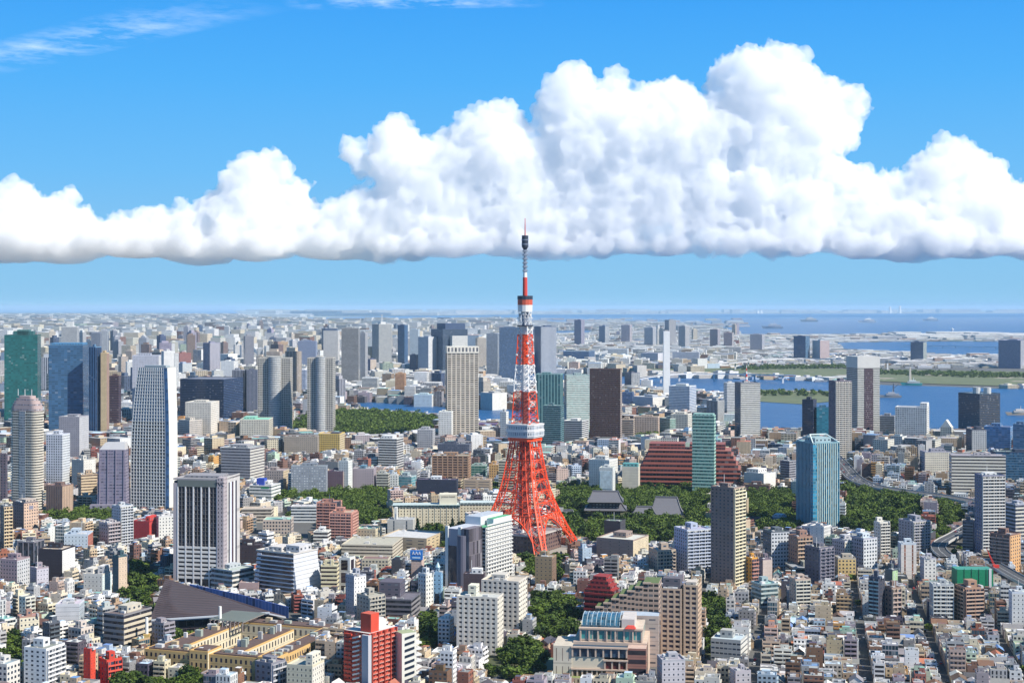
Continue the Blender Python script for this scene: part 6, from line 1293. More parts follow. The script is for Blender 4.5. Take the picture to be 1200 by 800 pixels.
for bi, (d0, d1, p_, st_) in enumerate(BANDS):
    dsz = [150, 240, 420, 700, 1500, 5000][bi]
    for ai, an_ in enumerate(ANG if bi < 4 else ANG[:1]):
        ca, sa = math.cos(R(an_)), math.sin(R(an_))           # clockwise grid: u right, v away
        xm = d1*.36+160
        cs = [( x*ca-y*sa, x*sa+y*ca) for x in (-xm, xm) for y in (d0, d1)]
        u0, u1 = min(c[0] for c in cs), max(c[0] for c in cs); v0, v1 = min(c[1] for c in cs), max(c[1] for c in cs)
        iv = 0; v = v0
        while v < v1:
            iv += 1
            if iv % 2 == 0: v += st_*.25
            elif iv % 6 == 1: v += st_
            dpt = p_*rf.uniform(.85,1.15)
            u = u0; iu = 0
            while u < u1:
                iu += 1; wd = p_*rf.uniform(.7,1.35)
                if bi == 0 and ai == 0:
                    s_ = next((s for s in USTR if u-3.4 < s < u+wd+3.4), None)
                    if s_ is not None:
                        if s_-3.4-u > 6: wd = s_-3.4-u
                        else: u = s_+3.6; continue
                elif iu % 5 == 0: u += st_
                uc, vc = u+wd/2, v+dpt/2; x, y = uc*ca+vc*sa, -uc*sa+vc*ca
                u_s = u; u += wd
                if not (d0 <= y < d1) or abs(x) > y*.36+150: continue
                if bi < 4:
                    near_right = bi == 0 and x/y*F > 215
                    sel = 0 if near_right else int(hsh(math.floor(x/dsz), math.floor(y/dsz), bi)*3.99)
                    if sel != ai: continue
                px, py = 600+x/y*F, Y0+H*F/y
                if any(b[0] <= px <= b[1] and b[2] <= py <= b[3] and inpoly(px, py, POLYS[i]) for i, b in enumerate(PB)): continue
                if bi >= 3 and 1020 < px and 431 < py < 455: continue
                big = rf.random()
                w_ = wd-rf.uniform(.6,2.2)*(p_/13 if bi < 3 else p_/20); de = dpt-rf.uniform(.6,2.0)*(p_/13 if bi < 3 else p_/20)
                if bi == 0 and big < .18: w_ *= 1.0
                if bi == 0: h = rf.uniform(5.5,9.5) if rf.random() < .72 else rf.uniform(9.5,20)
                elif bi == 1: h = rf.uniform(7,16) if rf.random() < .6 else rf.uniform(15,31)
                elif bi == 2: h = rf.uniform(9,22) if rf.random() < .5 else rf.uniform(20,42)
                elif bi == 3: h = rf.uniform(10,26) if rf.random() < .75 else (rf.uniform(26,48) if rf.random() < .85 else rf.uniform(50,95))
                elif bi == 4: h = rf.uniform(8,24) if rf.random() < .88 else (rf.uniform(25,45) if rf.random() < .85 else rf.uniform(50,110))
                else: h = rf.uniform(8,26) if rf.random() < .96 else rf.uniform(40,120)
                if bi == 0 and px < 830: h = h*1.25+1
                if px > 600 and bi >= 3: h = min(h, 42)
                if px > 860 and bi >= 3: h = min(h*.5, 14)
                if px > 860 and bi >= 3 and rf.random() < .35: continue
                wide = (p_*.5)/y*F
                zz = ZA[(ZA[:,0] < px+wide) & (ZA[:,1] > px-wide) & (ZA[:,3] > y)]
                if len(zz):
                    hm = H-(zz[:,2].max()-Y0)*(y-dpt/2)/F
                    if hm < 4.5: continue
                    if h > hm: h = max(4.5, hm*rf.uniform(.8,1))
                c = [((u_s+du)*ca+(v+dv)*sa, -(u_s+du)*sa+(v+dv)*ca) for du, dv in ((0,0),(w_,0),(w_,de),(0,de))]
                if bi < 4:
                    if not free(c): continue
                    put(c)
                if bi >= 4 and rf.random() < .25: continue
                LOTS.append((c[0][0], c[0][1], -R(an_), w_, de, h, bi, px, py))
def kind_of_lot(L, r):
    h = L[5]
    if h < 10.5: return 'house'
    return 'apartment building' if r.random() < .55 else 'office building'
LR = [(L, random.Random(i*7+1)) for i, L in enumerate(LOTS)]
cand = []
for i, (L, r) in enumerate(LR):
    k = kind_of_lot(L, r)
    if L[6] < 2 and -5 < L[7] < 1205 and L[8] < 806: cand.append((L[3]*L[5]*(1 if L[5] > 0 else 1)/(L[1]**2), i, k))
    LR[i] = (L, r, k)
cand.sort(reverse=True); quota = {'house': 292, 'apartment building': 170, 'office building': 185}; chosen = set()
for s_, i, k in cand:
    if quota[k] > 0: quota[k] -= 1; chosen.add(i)
# reference points for the labels
refs = [(o, short(o['label'])) for o in C.objects if o.get('category') and o.get('label') and o.parent is None and o.location.y < 2600]
cnt_ = Counter(s for _, s in refs)
REF = [(600+o.location.x/o.location.y*F, Y0+H*F/o.location.y, s) for o, s in refs if cnt_[s] == 1 and 2 <= len(s.split()) <= 7]
masses = {}
for i, (L, r, k) in enumerate(LR):
    x, y, a_, w_, de, h, bi, px, py = L
    cn = wpick(COLS, r); rn = wpick(RCOL, r)
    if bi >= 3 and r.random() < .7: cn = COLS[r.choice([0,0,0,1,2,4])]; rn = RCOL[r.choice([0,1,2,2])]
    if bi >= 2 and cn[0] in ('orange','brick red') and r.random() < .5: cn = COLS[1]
    col, rcol = jit(cn[1], r), jit(rn[1], r)
    if i in chosen:
        parts = []
        def pt(nm):
            q = next((b for n, b in parts if n == nm), None) if nm in ('wall','roof') else None
            if q is None: q = Buf(); parts.append((nm, q))
            return q
        rt = filler(pt, r, w_, de, h, k, True, col, rcol, None)
        nm = {'house':'house','apartment building':'apartment_building','office building':'office_building'}[k]
        root = empty(nm, x, y, 0, a_)
        for n, b in parts: b.build(n, root)
        best = sorted((math.hypot(px-rx, (py-ry)*1.6), rx, ry, s) for rx, ry, s in REF)[:4]
        hw = 'tall' if h > 18 else ('low' if h < 7.5 else ('wide' if w_ > de*1.35 else ('narrow' if w_ < de*.75 else 'small')))
        kk = {'house':'house','apartment building':'apartment block','office building':'office'}[k]
        lab = None
        for _, rx, ry, s in best:
            dx, dy = px-rx, py-ry
            rel = ('right of' if dx > 0 else 'left of') if abs(dx) > abs(dy)*1.3 else ('in front of' if dy > 0 else 'behind')
            base = f"{hw} {cn[0]} {kk}, {rt} {rn[0]} roof, {rel} the {s}"
            if used[base] == 0 and len(base.split()) <= 16: lab = base; used[base] += 1; break
        if lab is None:
            n_ = used[base]; used[base] += 1
            lab = f"{ORD[min(n_,8)]}{hw} {cn[0]} {kk}, {rt} {rn[0]} roof, {rel} the {s}"
        tag(root, ' '.join(lab.split()[:16]), k, {'house':'small houses of the dense quarter','apartment building':'mid rise apartment blocks of the quarter','office building':'mid rise offices of the quarter'}[k])
    else:
        key = min(bi, 5)
        if key not in masses: masses[key] = Buf()
        m_ = masses[key]; m_.place(x, y, a_)
        if bi >= 4:
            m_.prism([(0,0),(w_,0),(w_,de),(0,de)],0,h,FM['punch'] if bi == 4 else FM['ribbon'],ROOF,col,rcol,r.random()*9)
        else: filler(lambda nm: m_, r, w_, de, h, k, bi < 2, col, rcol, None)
for k, m_ in masses.items():
    o = m_.build('city_quarter'); o['kind'] = 'stuff'; o['label'] = ['dense low houses and blocks of the near quarter','packed blocks around the tower','blocks between the tower and the river','city beyond the garden','pale distant city','hazy city at the horizon'][k]
# pale sheds and warehouses on the islands
ib = Buf()
def island(poly, n, hr, wr, seed, cols):
    r = random.Random(seed); xs = [q[0] for q in poly]; ys = [q[1] for q in poly]; k = 0; t = 0
    while k < n and t < n*12:
        t += 1; px, py = r.uniform(min(xs),max(xs)), r.uniform(min(ys),max(ys))
        if not inpoly(px,py,poly): continue
        x, y = gp(px,py); w_ = r.uniform(*wr); d_ = r.uniform(*wr)*.6; ib.place(x,y,r.choice([-.1,.2,.1])); c = jit(r.choice(cols), r)
        ib.prism([(0,0),(w_,0),(w_,d_),(0,d_)],1,r.uniform(*hr),FM['ribbon'],ROOF,c,jit((.6,.6,.6),r),r.random()*9); k += 1
pal = [(.7,.7,.68),(.66,.62,.54),(.5,.52,.56),(.6,.6,.62),(.55,.42,.36)]
island([(890,394),(1206,393),(1206,400),(985,400.5),(900,405)],90,(12,34),(60,240),1,pal)
island([(1020,414),(1110,418),(1206,418),(1206,432),(1020,431)],60,(8,30),(30,140),2,pal)
island([(600,374),(860,374),(870,384),(740,380),(600,381)],90,(10,36),(90,300),3,pal)
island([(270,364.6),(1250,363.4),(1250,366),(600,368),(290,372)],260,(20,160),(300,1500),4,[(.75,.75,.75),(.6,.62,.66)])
island([(740,428),(900,424),(900,430),(740,432)],40,(6,20),(20,90),5,pal)
island([(1190,394.5),(1040,394),(1040,398.6),(1190,399)],34,(20,42),(200,420),6,[(.78,.78,.76)])
o = ib.build('harbour_sheds'); o['kind'] = 'stuff'; o['label'] = 'pale sheds and warehouses on the bay islands'
# ---------------------------------------------------------------- trees
def leafmat(name, c0, c1):
    m, t, b = newmat(name); a = nattr(t, 'col'); s = t.nodes.new('ShaderNodeSeparateColor'); t.links.new(a, s.inputs[0])
    oi = t.nodes.new('ShaderNodeObjectInfo'); f = nmath(t, 'ADD', nmath(t, 'MULTIPLY', s.outputs[0], .55), nmath(t, 'MULTIPLY', oi.outputs['Random'], .45))
    t.links.new(nmix(t, f, c0, c1), b.inputs['Base Color']); b.inputs['Roughness'].default_value = .65; b.inputs['Specular IOR Level'].default_value = .25; return m
LEAF = leafmat('broad_leaves', (.006,.026,.006), (.11,.165,.02)); NEEDLE = leafmat('conifer_needles', (.008,.03,.012), (.03,.07,.02)); REDL = leafmat('copper_leaves', (.05,.008,.012), (.14,.02,.02)); BARK = plain('bark', (.1,.07,.05), .9)
def crown_quads(rs, n, R_, hgt, base, size, conifer=False):
    """leaf clumps through the crown's volume, (n,4,3)"""
    if conifer:
        t = rs.rand(n)**.8; rad_ = R_*(1-t)*(.55+.45*rs.rand(n)); ang = rs.rand(n)*6.283
        P = np.stack([rad_*np.cos(ang), rad_*np.sin(ang), base+t*(hgt-base)], 1); val = rs.rand(n)
    else:
        K = rs.randint(7, 12); ang = rs.rand(K)*6.283; rr_ = R_*.6*rs.rand(K)**.5; cz = base+(hgt-base)*(.3+.45*rs.rand(K)*(1-rr_/R_*.6))
        cc = np.stack([rr_*np.cos(ang), rr_*np.sin(ang), cz], 1); cr = R_*(.34+.2*rs.rand(K)); cv = rs.rand(K)
        k = rs.randint(0, K, n); v = rs.randn(n, 3); v /= np.linalg.norm(v, axis=1)[:, None]; v *= (.7+.4*rs.rand(n))[:, None]
        P = cc[k]+v*cr[k][:, None]*np.array([1, 1, .8]); val = np.clip(cv[k]*.6+rs.rand(n)*.4, 0, 1)
    a = rs.randn(n, 3); a[:, 2] *= .45; a /= np.linalg.norm(a, axis=1)[:, None]; b = np.cross(a, rs.randn(n, 3)); b /= np.linalg.norm(b, axis=1)[:, None]
    s = size*(.6+.8*rs.rand(n))[:, None]; a *= s/2; b *= s/2*.75
    return np.stack([P-a-b, P+a-b, P+a+b, P-a+b], 1), val
def tree_proto(seed, R_, hgt, mat, conifer=False, n=620, size=1.15):
    rs = np.random.RandomState(seed); q = Buf(); Q, v = crown_quads(rs, n, R_, hgt, hgt*.22, size, conifer); q.quads(Q, mat, [(x, x, x) for x in v]); cm = q.mesh('crown')
    q = Buf(); q.cyl(0, 0, 0, hgt*.55, .38, .2, 7, BARK)
    if not conifer:
        for k in range(4):
            a_ = seed+k*1.6; q.beam((0,0,hgt*.3), (R_*.5*math.cos(a_), R_*.5*math.sin(a_), hgt*.62), .22, BARK)
    return cm, q.mesh('trunk')
PR = [tree_proto(s, 5.6+.35*(s%4), 12+(s%3), LEAF) for s in range(6)]; PC = [tree_proto(20+s, 3.0, 15+2*s, NEEDLE, True, 480, 1.0) for s in range(2)]; PRD = [tree_proto(30, 7, 13, REDL)]
rt = random.Random(9); TR = []
for k, (p, sp_, th) in PARKS.items():
    W_ = [gp(*q) for q in p]; x0, x1 = min(q[0] for q in W_), max(q[0] for q in W_); y0, y1 = min(q[1] for q in W_), max(q[1] for q in W_)
    y = y0
    while y < y1:
        x = x0+rt.random()*sp_
        while x < x1:
            X_, Y_ = x+rt.uniform(-.4,.4)*sp_, y+rt.uniform(-.4,.4)*sp_
            if inpoly(*pxy(X_, Y_), p) and free([(X_-2,Y_-2),(X_+2,Y_-2),(X_+2,Y_+2),(X_-2,Y_+2)]) and rt.random() < .88: TR.append((X_, Y_, k, th*rt.choice([.55,.8,.95,1.1,1.35])*rt.uniform(.9,1.1)))
            x += sp_*.9
        y += sp_*.8
# street trees scattered through the near quarters
for i in range(5200):
    d = rt.uniform(985, 2300); X_ = rt.uniform(-.35,.35)*d; px, py = pxy(X_, d)
    dens = .6 if px < 830 else .4
    if rt.random() < dens and free([(X_-2.2,d-2.2),(X_+2.2,d-2.2),(X_+2.2,d+2.2),(X_-2.2,d+2.2)]):
        if hsh(X_//70, d//70) > .5: continue
        TR.append((X_, d, 'street', rt.uniform(5.5,9.5)))
WHERE = {'garden':'in the large riverside garden','temple_wood':'in the wood around the temple halls','hill_park':'in the park right of the blue green tower','hill_park_east':'in the park at the far right','hotel_wood':'in the wood left of the blue green tower','church_wood':'in the wood left of the cream hotel',
 'hotel_garden':'before the long cream hotel','hotel_back':'behind the long cream hotel','grove':'in the grove beside the dark red office','street_grove':'in front of the white apartment blocks','slope_wood':'on the slope right of the tan hotel tower','west_strip':'at the foot of the tapered tower','arena_wood':'left of the big dark roof',
 'arena_garden':'before the big dark roof','court_trees':'right of the red brick flats','school_trees':'along the school grounds','red_front':'before the bright red flats','left_park':'in the small park at the left edge','mid_row':'in a row near the brown office tower','station_row':'by the expressway','tower_west':'at the feet of the red tower','street':'between the houses'}
def vis(t): return t[3]/t[1]*(1.25 if t[2] not in ('street','garden') else .9)
TR.sort(key=vis, reverse=True)
single = [t for t in TR if t[2] in WHERE and -5 < pxy(t[0],t[1])[0] < 1205][:295]; ss = set(map(id, single)); wood = Buf()
rsN = np.random.RandomState(4)
for t in TR:
    X_, Y_, k, hh = t; con = k == 'hotel_garden' and rt.random() < .6; red = (k == 'hotel_garden' and pxy(X_, Y_)[0] > 545) or (k == 'church_wood' and False)
    if id(t) in ss:
        cm, tm = rt.choice(PRD if red else (PC if con else PR)); s_ = hh/13
        if con: s_ = hh/14
        r_ = empty('conifer' if con else 'tree', X_, Y_, 0, rt.random()*6); r_.scale = (s_*rt.uniform(.9,1.15), s_, s_)
        for n_, me in (('trunk', tm), ('crown', cm)): o = bpy.data.objects.new(n_, me); C.objects.link(o); o.parent = r_
        lb = ('dark pointed conifer ' if con else ('copper red leafy tree ' if red else ('small green tree ' if k == 'street' else 'leafy green tree ')))+WHERE[k]
        tag(r_, lb, 'tree', 'trees '+WHERE[k])
    else:
        far = Y_ > 2600; n = 60 if Y_ > 3600 else (110 if far else (330 if k != 'street' else 170)); sz = 3.4 if Y_ > 3600 else (2.6 if far else 1.35)
        Q, v = crown_quads(rsN, n, hh*.5*(1.15 if far else 1), hh, hh*.15, sz, con); Q[:, :, 0] += X_; Q[:, :, 1] += Y_
        v = np.clip(v*.7+rsN.rand()*.6-.15, 0, 1); wood.quads(Q, REDL if red else (NEEDLE if con else LEAF), [(x, x, x) for x in v])
o = wood.build('woodland'); o['kind'] = 'stuff'; o['label'] = 'woods of the gardens and parks'
# ---------------------------------------------------------------- cars, boats
def car_mesh(c):
    q = Buf(); m = plain('car_paint', None, .35, .02); q.box(-.9,-2.2,.3,.9,2.2,.95,m,m,c); q.hexa([(-.85,-1.6,.95),(.85,-1.6,.95),(.85,1.3,.95),(-.85,1.3,.95)],[(-.7,-1.1,1.5),(.7,-1.1,1.5),(.7,.7,1.5),(-.7,.7,1.5)],DARKG,c,m)
    for sx in (-.9,.7):
        for sy in (-1.5,1.3): q.box(sx,sy-.32,0,sx+.2,sy+.32,.62,plain('tyre',(.02,.02,.02)),None,(.02,.02,.02))
    return q.mesh('car')
CN = ['white','dark','silver','red','blue']; CM = [car_mesh(c) for c in ((.75,.75,.75),(.03,.03,.04),(.45,.46,.48),(.5,.04,.03),(.05,.12,.4))]
rc = random.Random(5); nc = 0
def car(x, y, z, rz, where, grp):
    i = rc.choice([0,0,1,2,2,3,4]); o = bpy.data.objects.new('car', CM[i]); C.objects.link(o); o.location = (x,y,z); o.rotation_euler = (0,0,rz); tag(o, f'{CN[i]} car {where}', 'car', grp)
for (P, N), w_, z in PATHS:
    for i in range(len(P)-1):
        L = (P[i+1]-P[i]).length; n = int(L/16)
        for k in range(n):
            for s_ in (-.3,-.12,.12,.3):
                if rc.random() < .5: continue
                t_ = P[i+1]-P[i]; c = P[i].lerp(P[i+1], (k+.5)/n)+N[i]*w_*s_; car(c.x, c.y, z+.02, math.atan2(t_.y,t_.x)-math.pi/2, 'driving on the elevated expressway at the right', 'cars on the elevated expressway')
ca, sa = math.cos(R(11.4)), math.sin(R(11.4))
for us in (-38, 37, 88, 140):
    v = 960
    while v < 1480:
        v += rc.uniform(7,24); u = us+rc.choice([-1.7,1.7]); x, y = u*ca+v*sa, -u*sa+v*ca
        if 975 < y < 1450 and pxy(x,y)[0] < 1200 and free([(x-1.5,y-2.5),(x+1.5,y-2.5),(x+1.5,y+2.5),(x-1.5,y+2.5)]): car(x, y, .02, -R(11.4), 'in a narrow street of the right quarter', 'cars in the narrow right streets')
def boat(px, py, L, rz, label, hull, cab):
    x, y = gp(px, py); r_ = empty('boat', x, y, .6, rz); tag(r_, label, 'boat'); w_ = L*.22
    q = Buf(); q.hexa([(-w_*.4,-L*.45,0),(w_*.4,-L*.45,0),(w_*.15,L*.42,0),(-w_*.15,L*.42,0)],[(-w_*.5,-L*.5,L*.09),(w_*.5,-L*.5,L*.09),(w_*.1,L*.5,L*.12),(-w_*.1,L*.5,L*.12)],STEEL,hull); q.build('hull', r_)
    q = Buf(); q.box(-w_*.36,-L*.38,L*.1,w_*.36,L*.18,L*.18,fac(None,(.05,.08,.1),wu=3,wv=L*.08,fu=.6,fv=.4),STEEL,cab); q.box(-w_*.28,-L*.2,L*.18,w_*.28,L*.1,L*.24,STEEL,STEEL,cab); q.build('cabin', r_)
    q = Buf(); q.beam((0,-L*.1,L*.24),(0,-L*.1,L*.36),L*.02,STEEL,cab); q.build('mast', r_)
for a in ((1068,451.5,70,R(80),'teal and white ferry crossing the bay by the park',(.05,.35,.35),(.6,.65,.62)),(916,446,46,R(70),'small white boat in the upper river, left of the park',(.6,.6,.62),(.7,.7,.7)),(962,447.5,50,R(-80),'white and grey workboat in the upper river',(.2,.22,.26),(.65,.65,.65)),
          (1043,466,64,R(85),'flat grey barge in the middle of the bay',(.3,.28,.26),(.4,.4,.42)),(1193,486.5,60,R(88),'tan barge near the right edge of the bay',(.45,.35,.25),(.6,.55,.5)),(905,385,260,R(80),'grey freighter far out, left of the island sheds',(.25,.28,.34),(.5,.5,.55)),
          (1016,378,300,R(85),'white ship far out on the open bay',(.4,.42,.46),(.7,.7,.7)),(1090,376,300,R(80),'second white ship far out, right of the first',(.4,.42,.46),(.7,.7,.7)),(948,377,320,R(95),'dark ship far out near the horizon',(.1,.12,.16),(.4,.4,.4)),(430,484.5,30,R(20),'white tour boat on the canal by the garden',(.5,.5,.5),(.7,.7,.7))): boat(*a)
x, y = gp(1047, 465.5); r_ = empty('floating_crane', x, y); tag(r_, 'dark floating crane mast standing on the grey barge', 'crane'); q = Buf(); q.beam((0,0,6),(0,0,zat(449,y)),3,STEEL,(.08,.09,.12)); q.beam((0,0,zat(455,y)),(14,0,zat(450,y)),1.5,STEEL,(.08,.09,.12)); q.build('mast', r_)
for px, py, pt_, lb in ((1116,392.5,384,'white harbour control tower on the island shore'),):
    x, y = gp(px, py); r_ = empty('control_tower', x, y); tag(r_, lb, 'tower'); q = Buf(); zt = zat(pt_, y); q.cyl(0,0,0,zt,9,6,10,CONC,(.7,.7,.7)); q.build('shaft', r_); q = Buf(); q.cyl(0,0,zt*.72,zt*.84,16,16,10,CONC,(.7,.7,.72)); q.build('cab', r_)
x, y = gp(1066.5, 448); r_ = empty('pier_pylon', x, y); tag(r_, 'slender beige pylon on the park shore at right', 'pylon'); q = Buf(); q.hexa([(-4,-4,0),(4,-4,0),(4,4,0),(-4,4,0)],[(-2.5,-2.5,zat(430,y)),(2.5,-2.5,zat(430,y)),(2.5,2.5,zat(430,y)),(-2.5,2.5,zat(430,y))],CONC,(.5,.46,.4)); q.build('shaft', r_)
for k,(px,hh_) in enumerate(((1043,16),(1054.5,18),(892,8),(888,7),(620,5))):
    x, y = gp(px, 367.2); r_ = empty('smokestack', x, y); tag(r_, ['left white stack of the pair on the far shore','right white stack of the pair on the far shore','right thin stack on the far shore left of the pair','left thin stack on the far shore','lone thin stack on the far shore behind the red tower'][k], 'chimney'); q = Buf(); zt = zat(367.2-hh_*.5, y); q.cyl(0,0,0,zt,60,45,8,CONC,(.75,.75,.75)); q.build('shaft', r_)
# ---------------------------------------------------------------- haze
def haze():
    x, y0, y1, z0, z1 = 168000, -21000, 168000, -1, 352
    q = Buf(); m = bpy.data.materials.new('haze_air'); m.use_nodes = True; t = m.node_tree; t.nodes.clear(); o_ = t.nodes.new('ShaderNodeOutputMaterial'); v = t.nodes.new('ShaderNodeVolumePrincipled')
    v.inputs['Color'].default_value = (.52,.77,1,1); v.inputs['Density'].default_value = HAZE; v.inputs['Anisotropy'].default_value = 0.0; t.links.new(v.outputs[0], o_.inputs['Volume'])
    me = bpy.data.meshes.new('haze'); V = [(sx*x, y, z) for z in (z0, z1+TB) for (sx, y) in ((-1,y0),(1,y0),(1,y1),(-1,y1))]
    me.from_pydata(V, [], [(3,2,1,0),(4,5,6,7),(0,1,5,4),(1,2,6,5),(2,3,7,6),(3,0,4,7)]); me.materials.append(m); o = bpy.data.objects.new('haze', me); C.objects.link(o); o['kind'] = 'stuff'
HAZE = 1.7e-5
haze()
# ---------------------------------------------------------------- clouds: cumulus bank over the bay, far beyond the city
CDIST = 42000.; CS = CDIST/F                # metres per photo pixel out there
OUT = [(-140,240),(-80,222),(-30,235),(0,224),(30,213),(58,228),(80,219),(98,240),(120,256),(150,250),(180,243),(200,247),(232,235),(256,224),(264,198),(290,182),(312,174),(336,182),(347,200),(341,218),(372,238),(400,228),(425,212),(400,190),(396,176),(430,166),(447,142),(466,134),(490,150),(506,162),(530,150),(560,130),(592,118),(612,132),(626,150),(634,112),(655,80),(680,75),(697,96),(722,84),(745,96),(772,95),(800,92),(820,106),(836,72),(860,56),(902,48),(930,56),(950,80),(985,92),(1010,106),(1022,120),(1008,150),(990,182),(1004,200),(1032,196),(1060,202),(1082,176),(1112,155),(1142,166),(1162,190),(1190,212),(1230,220),(1270,190),(1320,200),(1360,240)]
OP = OUT+[(1360,300),(-140,300)]
rk = random.Random(11); balls = []
def addb(px, py, r, dep): balls.append((px, py, r, dep))
def depth_at(r): return 0
for (x0, y0), (x1, y1) in zip(OUT, OUT[1:]):
    L = math.hypot(x1-x0, y1-y0); n = max(1, int(L/7))
    for k in range(n):
        t_ = (k+rk.random())/n; x, y = x0+(x1-x0)*t_, y0+(y1-y0)*t_; r = rk.uniform(6, 13)
        nx, ny = (y1-y0)/L, -(x1-x0)/L           # outward (up)
        for s_ in (1,-1):
            cx, cy_ = x-s_*nx*r*.8*-1*-1, y-s_*ny*r*.8
            if inpoly(cx, cy_, OP): addb(cx, cy_, r, rk.uniform(-16, 16)); break
def topat(x):
    ys = [y0+(y1-y0)*(x-x0)/(x1-x0) for (x0,y0),(x1,y1) in zip(OUT,OUT[1:]) if min(x0,x1) <= x < max(x0,x1)]
    return min(ys) if ys else 300
for i in range(1500):
    x = rk.uniform(-140, 1360); y = rk.uniform(topat(x), 300)
    if not inpoly(x, y, OP): continue
    edge = min(math.hypot(x-a, (y-b)) for a, b in OUT); r = min(edge*.75, rk.uniform(9, 30))
    if r < 7 or y+r > 312: continue
    bulge = 30*(1-math.exp(-edge/40))
    addb(x, y, r, rk.uniform(-7, 5)-bulge)
for p_ in ((357,214,4),(364,218,5),(371,214,4),(352,209,3)): addb(*p_, 0)
for i in range(420):
    x = rk.uniform(-140, 1360); r = rk.uniform(8, 19); addb(x, 303-r*.72-rk.random()*12, r, rk.uniform(-62, 0))
for i in range(2600):
    x = rk.uniform(-130, 1350); y = rk.uniform(topat(x)+14, 298)
    if inpoly(x, y, OP):
        edge = min(math.hypot(x-a, (y-b)) for a, b in OUT)
        if edge > 13 and y+edge*.5 < 330: balls.append((x, y, min(26, edge*.6, (306-y)*1.2+6), rk.uniform(-8, 6)))
nb0 = len(balls)
kids = []
for (x, y, r, d) in balls:
    for k in range(7 if r > 12 else 4):
        a_ = rk.uniform(-math.pi, 0) if rk.random() < .85 else rk.uniform(0, math.pi); e = rk.uniform(-1.1, .5); rr2 = r*rk.uniform(.2,.42)
        kids.append((x+math.cos(a_)*math.cos(e)*r*.92, y+math.sin(a_)*math.cos(e)*r*.92, rr2, d+math.sin(e)*r*.92))
balls += kids
def ico(n):
    import bmesh
    bm = bmesh.new(); bmesh.ops.create_icosphere(bm, subdivisions=n, radius=1); v = np.array([x.co[:] for x in bm.verts]); f = np.array([[x.index for x in q.verts] for q in bm.faces]); bm.free(); return v, f
V0, F0 = ico(2); V1, F1 = ico(3)
VV, FF, off = [], [], 0
for (x, y, r, d) in balls:
    v0, f0 = (V1, F1) if r > 12 else (V0, F0)
    Yd = CDIST+d*CS*1.0; c = np.array([(x-600)*CDIST/F, Yd, H+(Y0-y)*CDIST/F]); v = v0*r*CS*np.array([1, .8, .92])+c
    zb = H+(Y0-304-5*math.sin(x*.031)-3*math.sin(x*.083+1))*CDIST/F; low = v[:, 2] < zb; v[low, 2] = zb-(zb-v[low, 2])*.07
    VV.append(v); FF.append(f0+off); off += len(v0)
VV = np.concatenate(VV); FF = np.concatenate(FF)
me = bpy.data.meshes.new('cloud_raw'); me.vertices.add(len(VV)); me.vertices.foreach_set('co', VV.astype('f').ravel()); me.loops.add(FF.size); me.loops.foreach_set('vertex_index', FF.astype('i').ravel()); me.polygons.add(len(FF)); me.polygons.foreach_set('loop_start', np.arange(0, FF.size, 3, dtype='i')); me.polygons.foreach_set('loop_total', np.full(len(FF), 3, 'i')); me.update(calc_edges=True)
ro = bpy.data.objects.new('cloud_raw', me); C.objects.link(ro); md = ro.modifiers.new('r', 'REMESH'); md.mode = 'VOXEL'; md.voxel_size = 37; sm = ro.modifiers.new('s', 'SMOOTH'); sm.factor = .6; sm.iterations = 3
dg = bpy.context.evaluated_depsgraph_get(); me2 = bpy.data.meshes.new_from_object(ro.evaluated_get(dg)); bpy.data.objects.remove(ro)
nv = len(me2.vertices); co = np.empty(nv*3, 'f'); me2.vertices.foreach_get('co', co); co = co.reshape(-1, 3).astype('d'); no = np.empty(nv*3, 'f'); me2.vertices.foreach_get('normal', no); no = no.reshape(-1, 3)
def vnoise(P, seed):
    I = np.floor(P).astype(np.int64); f = P-I; f = f*f*(3-2*f); out = np.zeros(len(P))
    for dx in (0,1):
        for dy in (0,1):
            for dz in (0,1):
                h = (I[:,0]+dx)*374761393+(I[:,1]+dy)*668265263+(I[:,2]+dz)*2147483647+seed*144269; h = (h ^ (h >> 13))*1274126177; h = (h ^ (h >> 16)) & 0xffff
                out += h/65535*(f[:,0] if dx else 1-f[:,0])*(f[:,1] if dy else 1-f[:,1])*(f[:,2] if dz else 1-f[:,2])
    return out
D = np.zeros(nv)
for k, (wl, am) in enumerate(((1300, 120), (640, 110), (330, 100), (170, 85), (88, 58))): D += (.55-np.abs(2*vnoise(co/wl+k*7.3, k)-1)*1.9)*am
zb = H+(Y0-304)*CDIST/F; co += no*D[:, None]*np.clip((co[:, 2]-zb)/500, .1, 1)[:, None]
me2.vertices.foreach_set('co', co.astype('f').ravel()); 
ro = bpy.data.objects.new('cloud_raw2', me2); me2.update(); C.objects.link(ro); md = ro.modifiers.new('r', 'REMESH'); md.mode = 'VOXEL'; md.voxel_size = 34
me3 = bpy.data.meshes.new_from_object(ro.evaluated_get(bpy.context.evaluated_depsgraph_get())); bpy.data.objects.remove(ro); me2 = me3
me2.polygons.foreach_set('use_smooth', np.ones(len(me2.polygons), 'i')); me2.update()
cm = bpy.data.materials.new('cloud_white'); cm.use_nodes = True; t = cm.node_tree; t.nodes.clear(); o_ = t.nodes.new('ShaderNodeOutputMaterial'); v = t.nodes.new('ShaderNodeVolumePrincipled')
v.inputs['Color'].default_value = (1,1,1,1); v.inputs['Density'].default_value = 1/400; v.inputs['Anisotropy'].default_value = 0.0; t.links.new(v.outputs[0], o_.inputs['Volume'])
me2.materials.clear(); me2.materials.append(cm); me2.name = 'cloud_bank'
co_ = bpy.data.objects.new('cloud_bank', me2); C.objects.link(co_); co_['kind'] = 'structure'
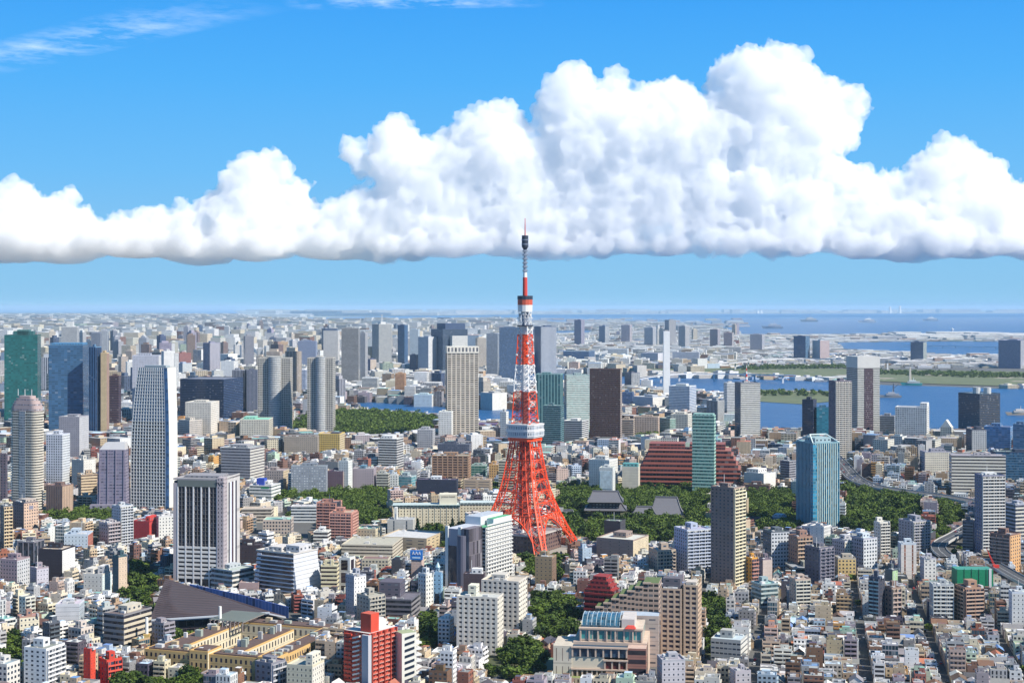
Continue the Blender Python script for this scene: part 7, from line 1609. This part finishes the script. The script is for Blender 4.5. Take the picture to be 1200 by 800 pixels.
# cirrus: thin high sheets, torn by noise
m = bpy.data.materials.new('cirrus'); m.use_nodes = True; t = m.node_tree; t.nodes.clear(); o_ = t.nodes.new('ShaderNodeOutputMaterial'); mx = t.nodes.new('ShaderNodeMixShader'); tr = t.nodes.new('ShaderNodeBsdfTransparent'); tl = t.nodes.new('ShaderNodeBsdfTranslucent'); tl.inputs[0].default_value = (.95,.95,.97,1)
tc = t.nodes.new('ShaderNodeTexCoord'); mp = t.nodes.new('ShaderNodeMapping'); mp.inputs['Scale'].default_value = (5.5,1.1,1); t.links.new(tc.outputs['Generated'], mp.inputs[0])
sx = t.nodes.new('ShaderNodeSeparateXYZ'); t.links.new(tc.outputs['Generated'], sx.inputs[0])
n = nnoise(t, 1.6, 9, mp.outputs[0], .68)
fx = nmath(t, 'MULTIPLY', nmath(t, 'MULTIPLY', sx.outputs[0], nmath(t, 'SUBTRACT', 1, sx.outputs[0])), nmath(t, 'MULTIPLY', sx.outputs[1], nmath(t, 'SUBTRACT', 1, sx.outputs[1])))
al = nmath(t, 'MULTIPLY', nmath(t, 'MAXIMUM', nmath(t, 'SUBTRACT', n, .42), 0), nmath(t, 'MINIMUM', nmath(t, 'MULTIPLY', fx, 40), 2.6)); al = nmath(t, 'MULTIPLY', al, .42)
t.links.new(al, mx.inputs[0]); t.links.new(tr.outputs[0], mx.inputs[1]); t.links.new(tl.outputs[0], mx.inputs[2]); t.links.new(mx.outputs[0], o_.inputs[0])
for (xa, ya, xb, yb2, w_) in ((-60,84,290,0,10),(330,5,640,2,8)):
    ZC = 9500.; q = bpy.data.meshes.new('cirrus'); A_ = np.array([(xa-600)/F*(ZC-H)*F/(Y0-ya), (ZC-H)*F/(Y0-ya)]); B_ = np.array([(xb-600)/F*(ZC-H)*F/(Y0-yb2), (ZC-H)*F/(Y0-yb2)]); L = np.linalg.norm(B_-A_); wd = (ZC-H)*F/(Y0-ya)-(ZC-H)*F/(Y0-ya+w_)
    q.from_pydata([(0,-wd,0),(L,-wd,0),(L,wd,0),(0,wd,0)],[],[(0,1,2,3)]); q.materials.append(m); o = bpy.data.objects.new('cirrus_cloud', q); C.objects.link(o); o.location = (A_[0],A_[1],ZC); o.rotation_euler = (0,0,math.atan2(B_[1]-A_[1],B_[0]-A_[0])); o['kind'] = 'structure'
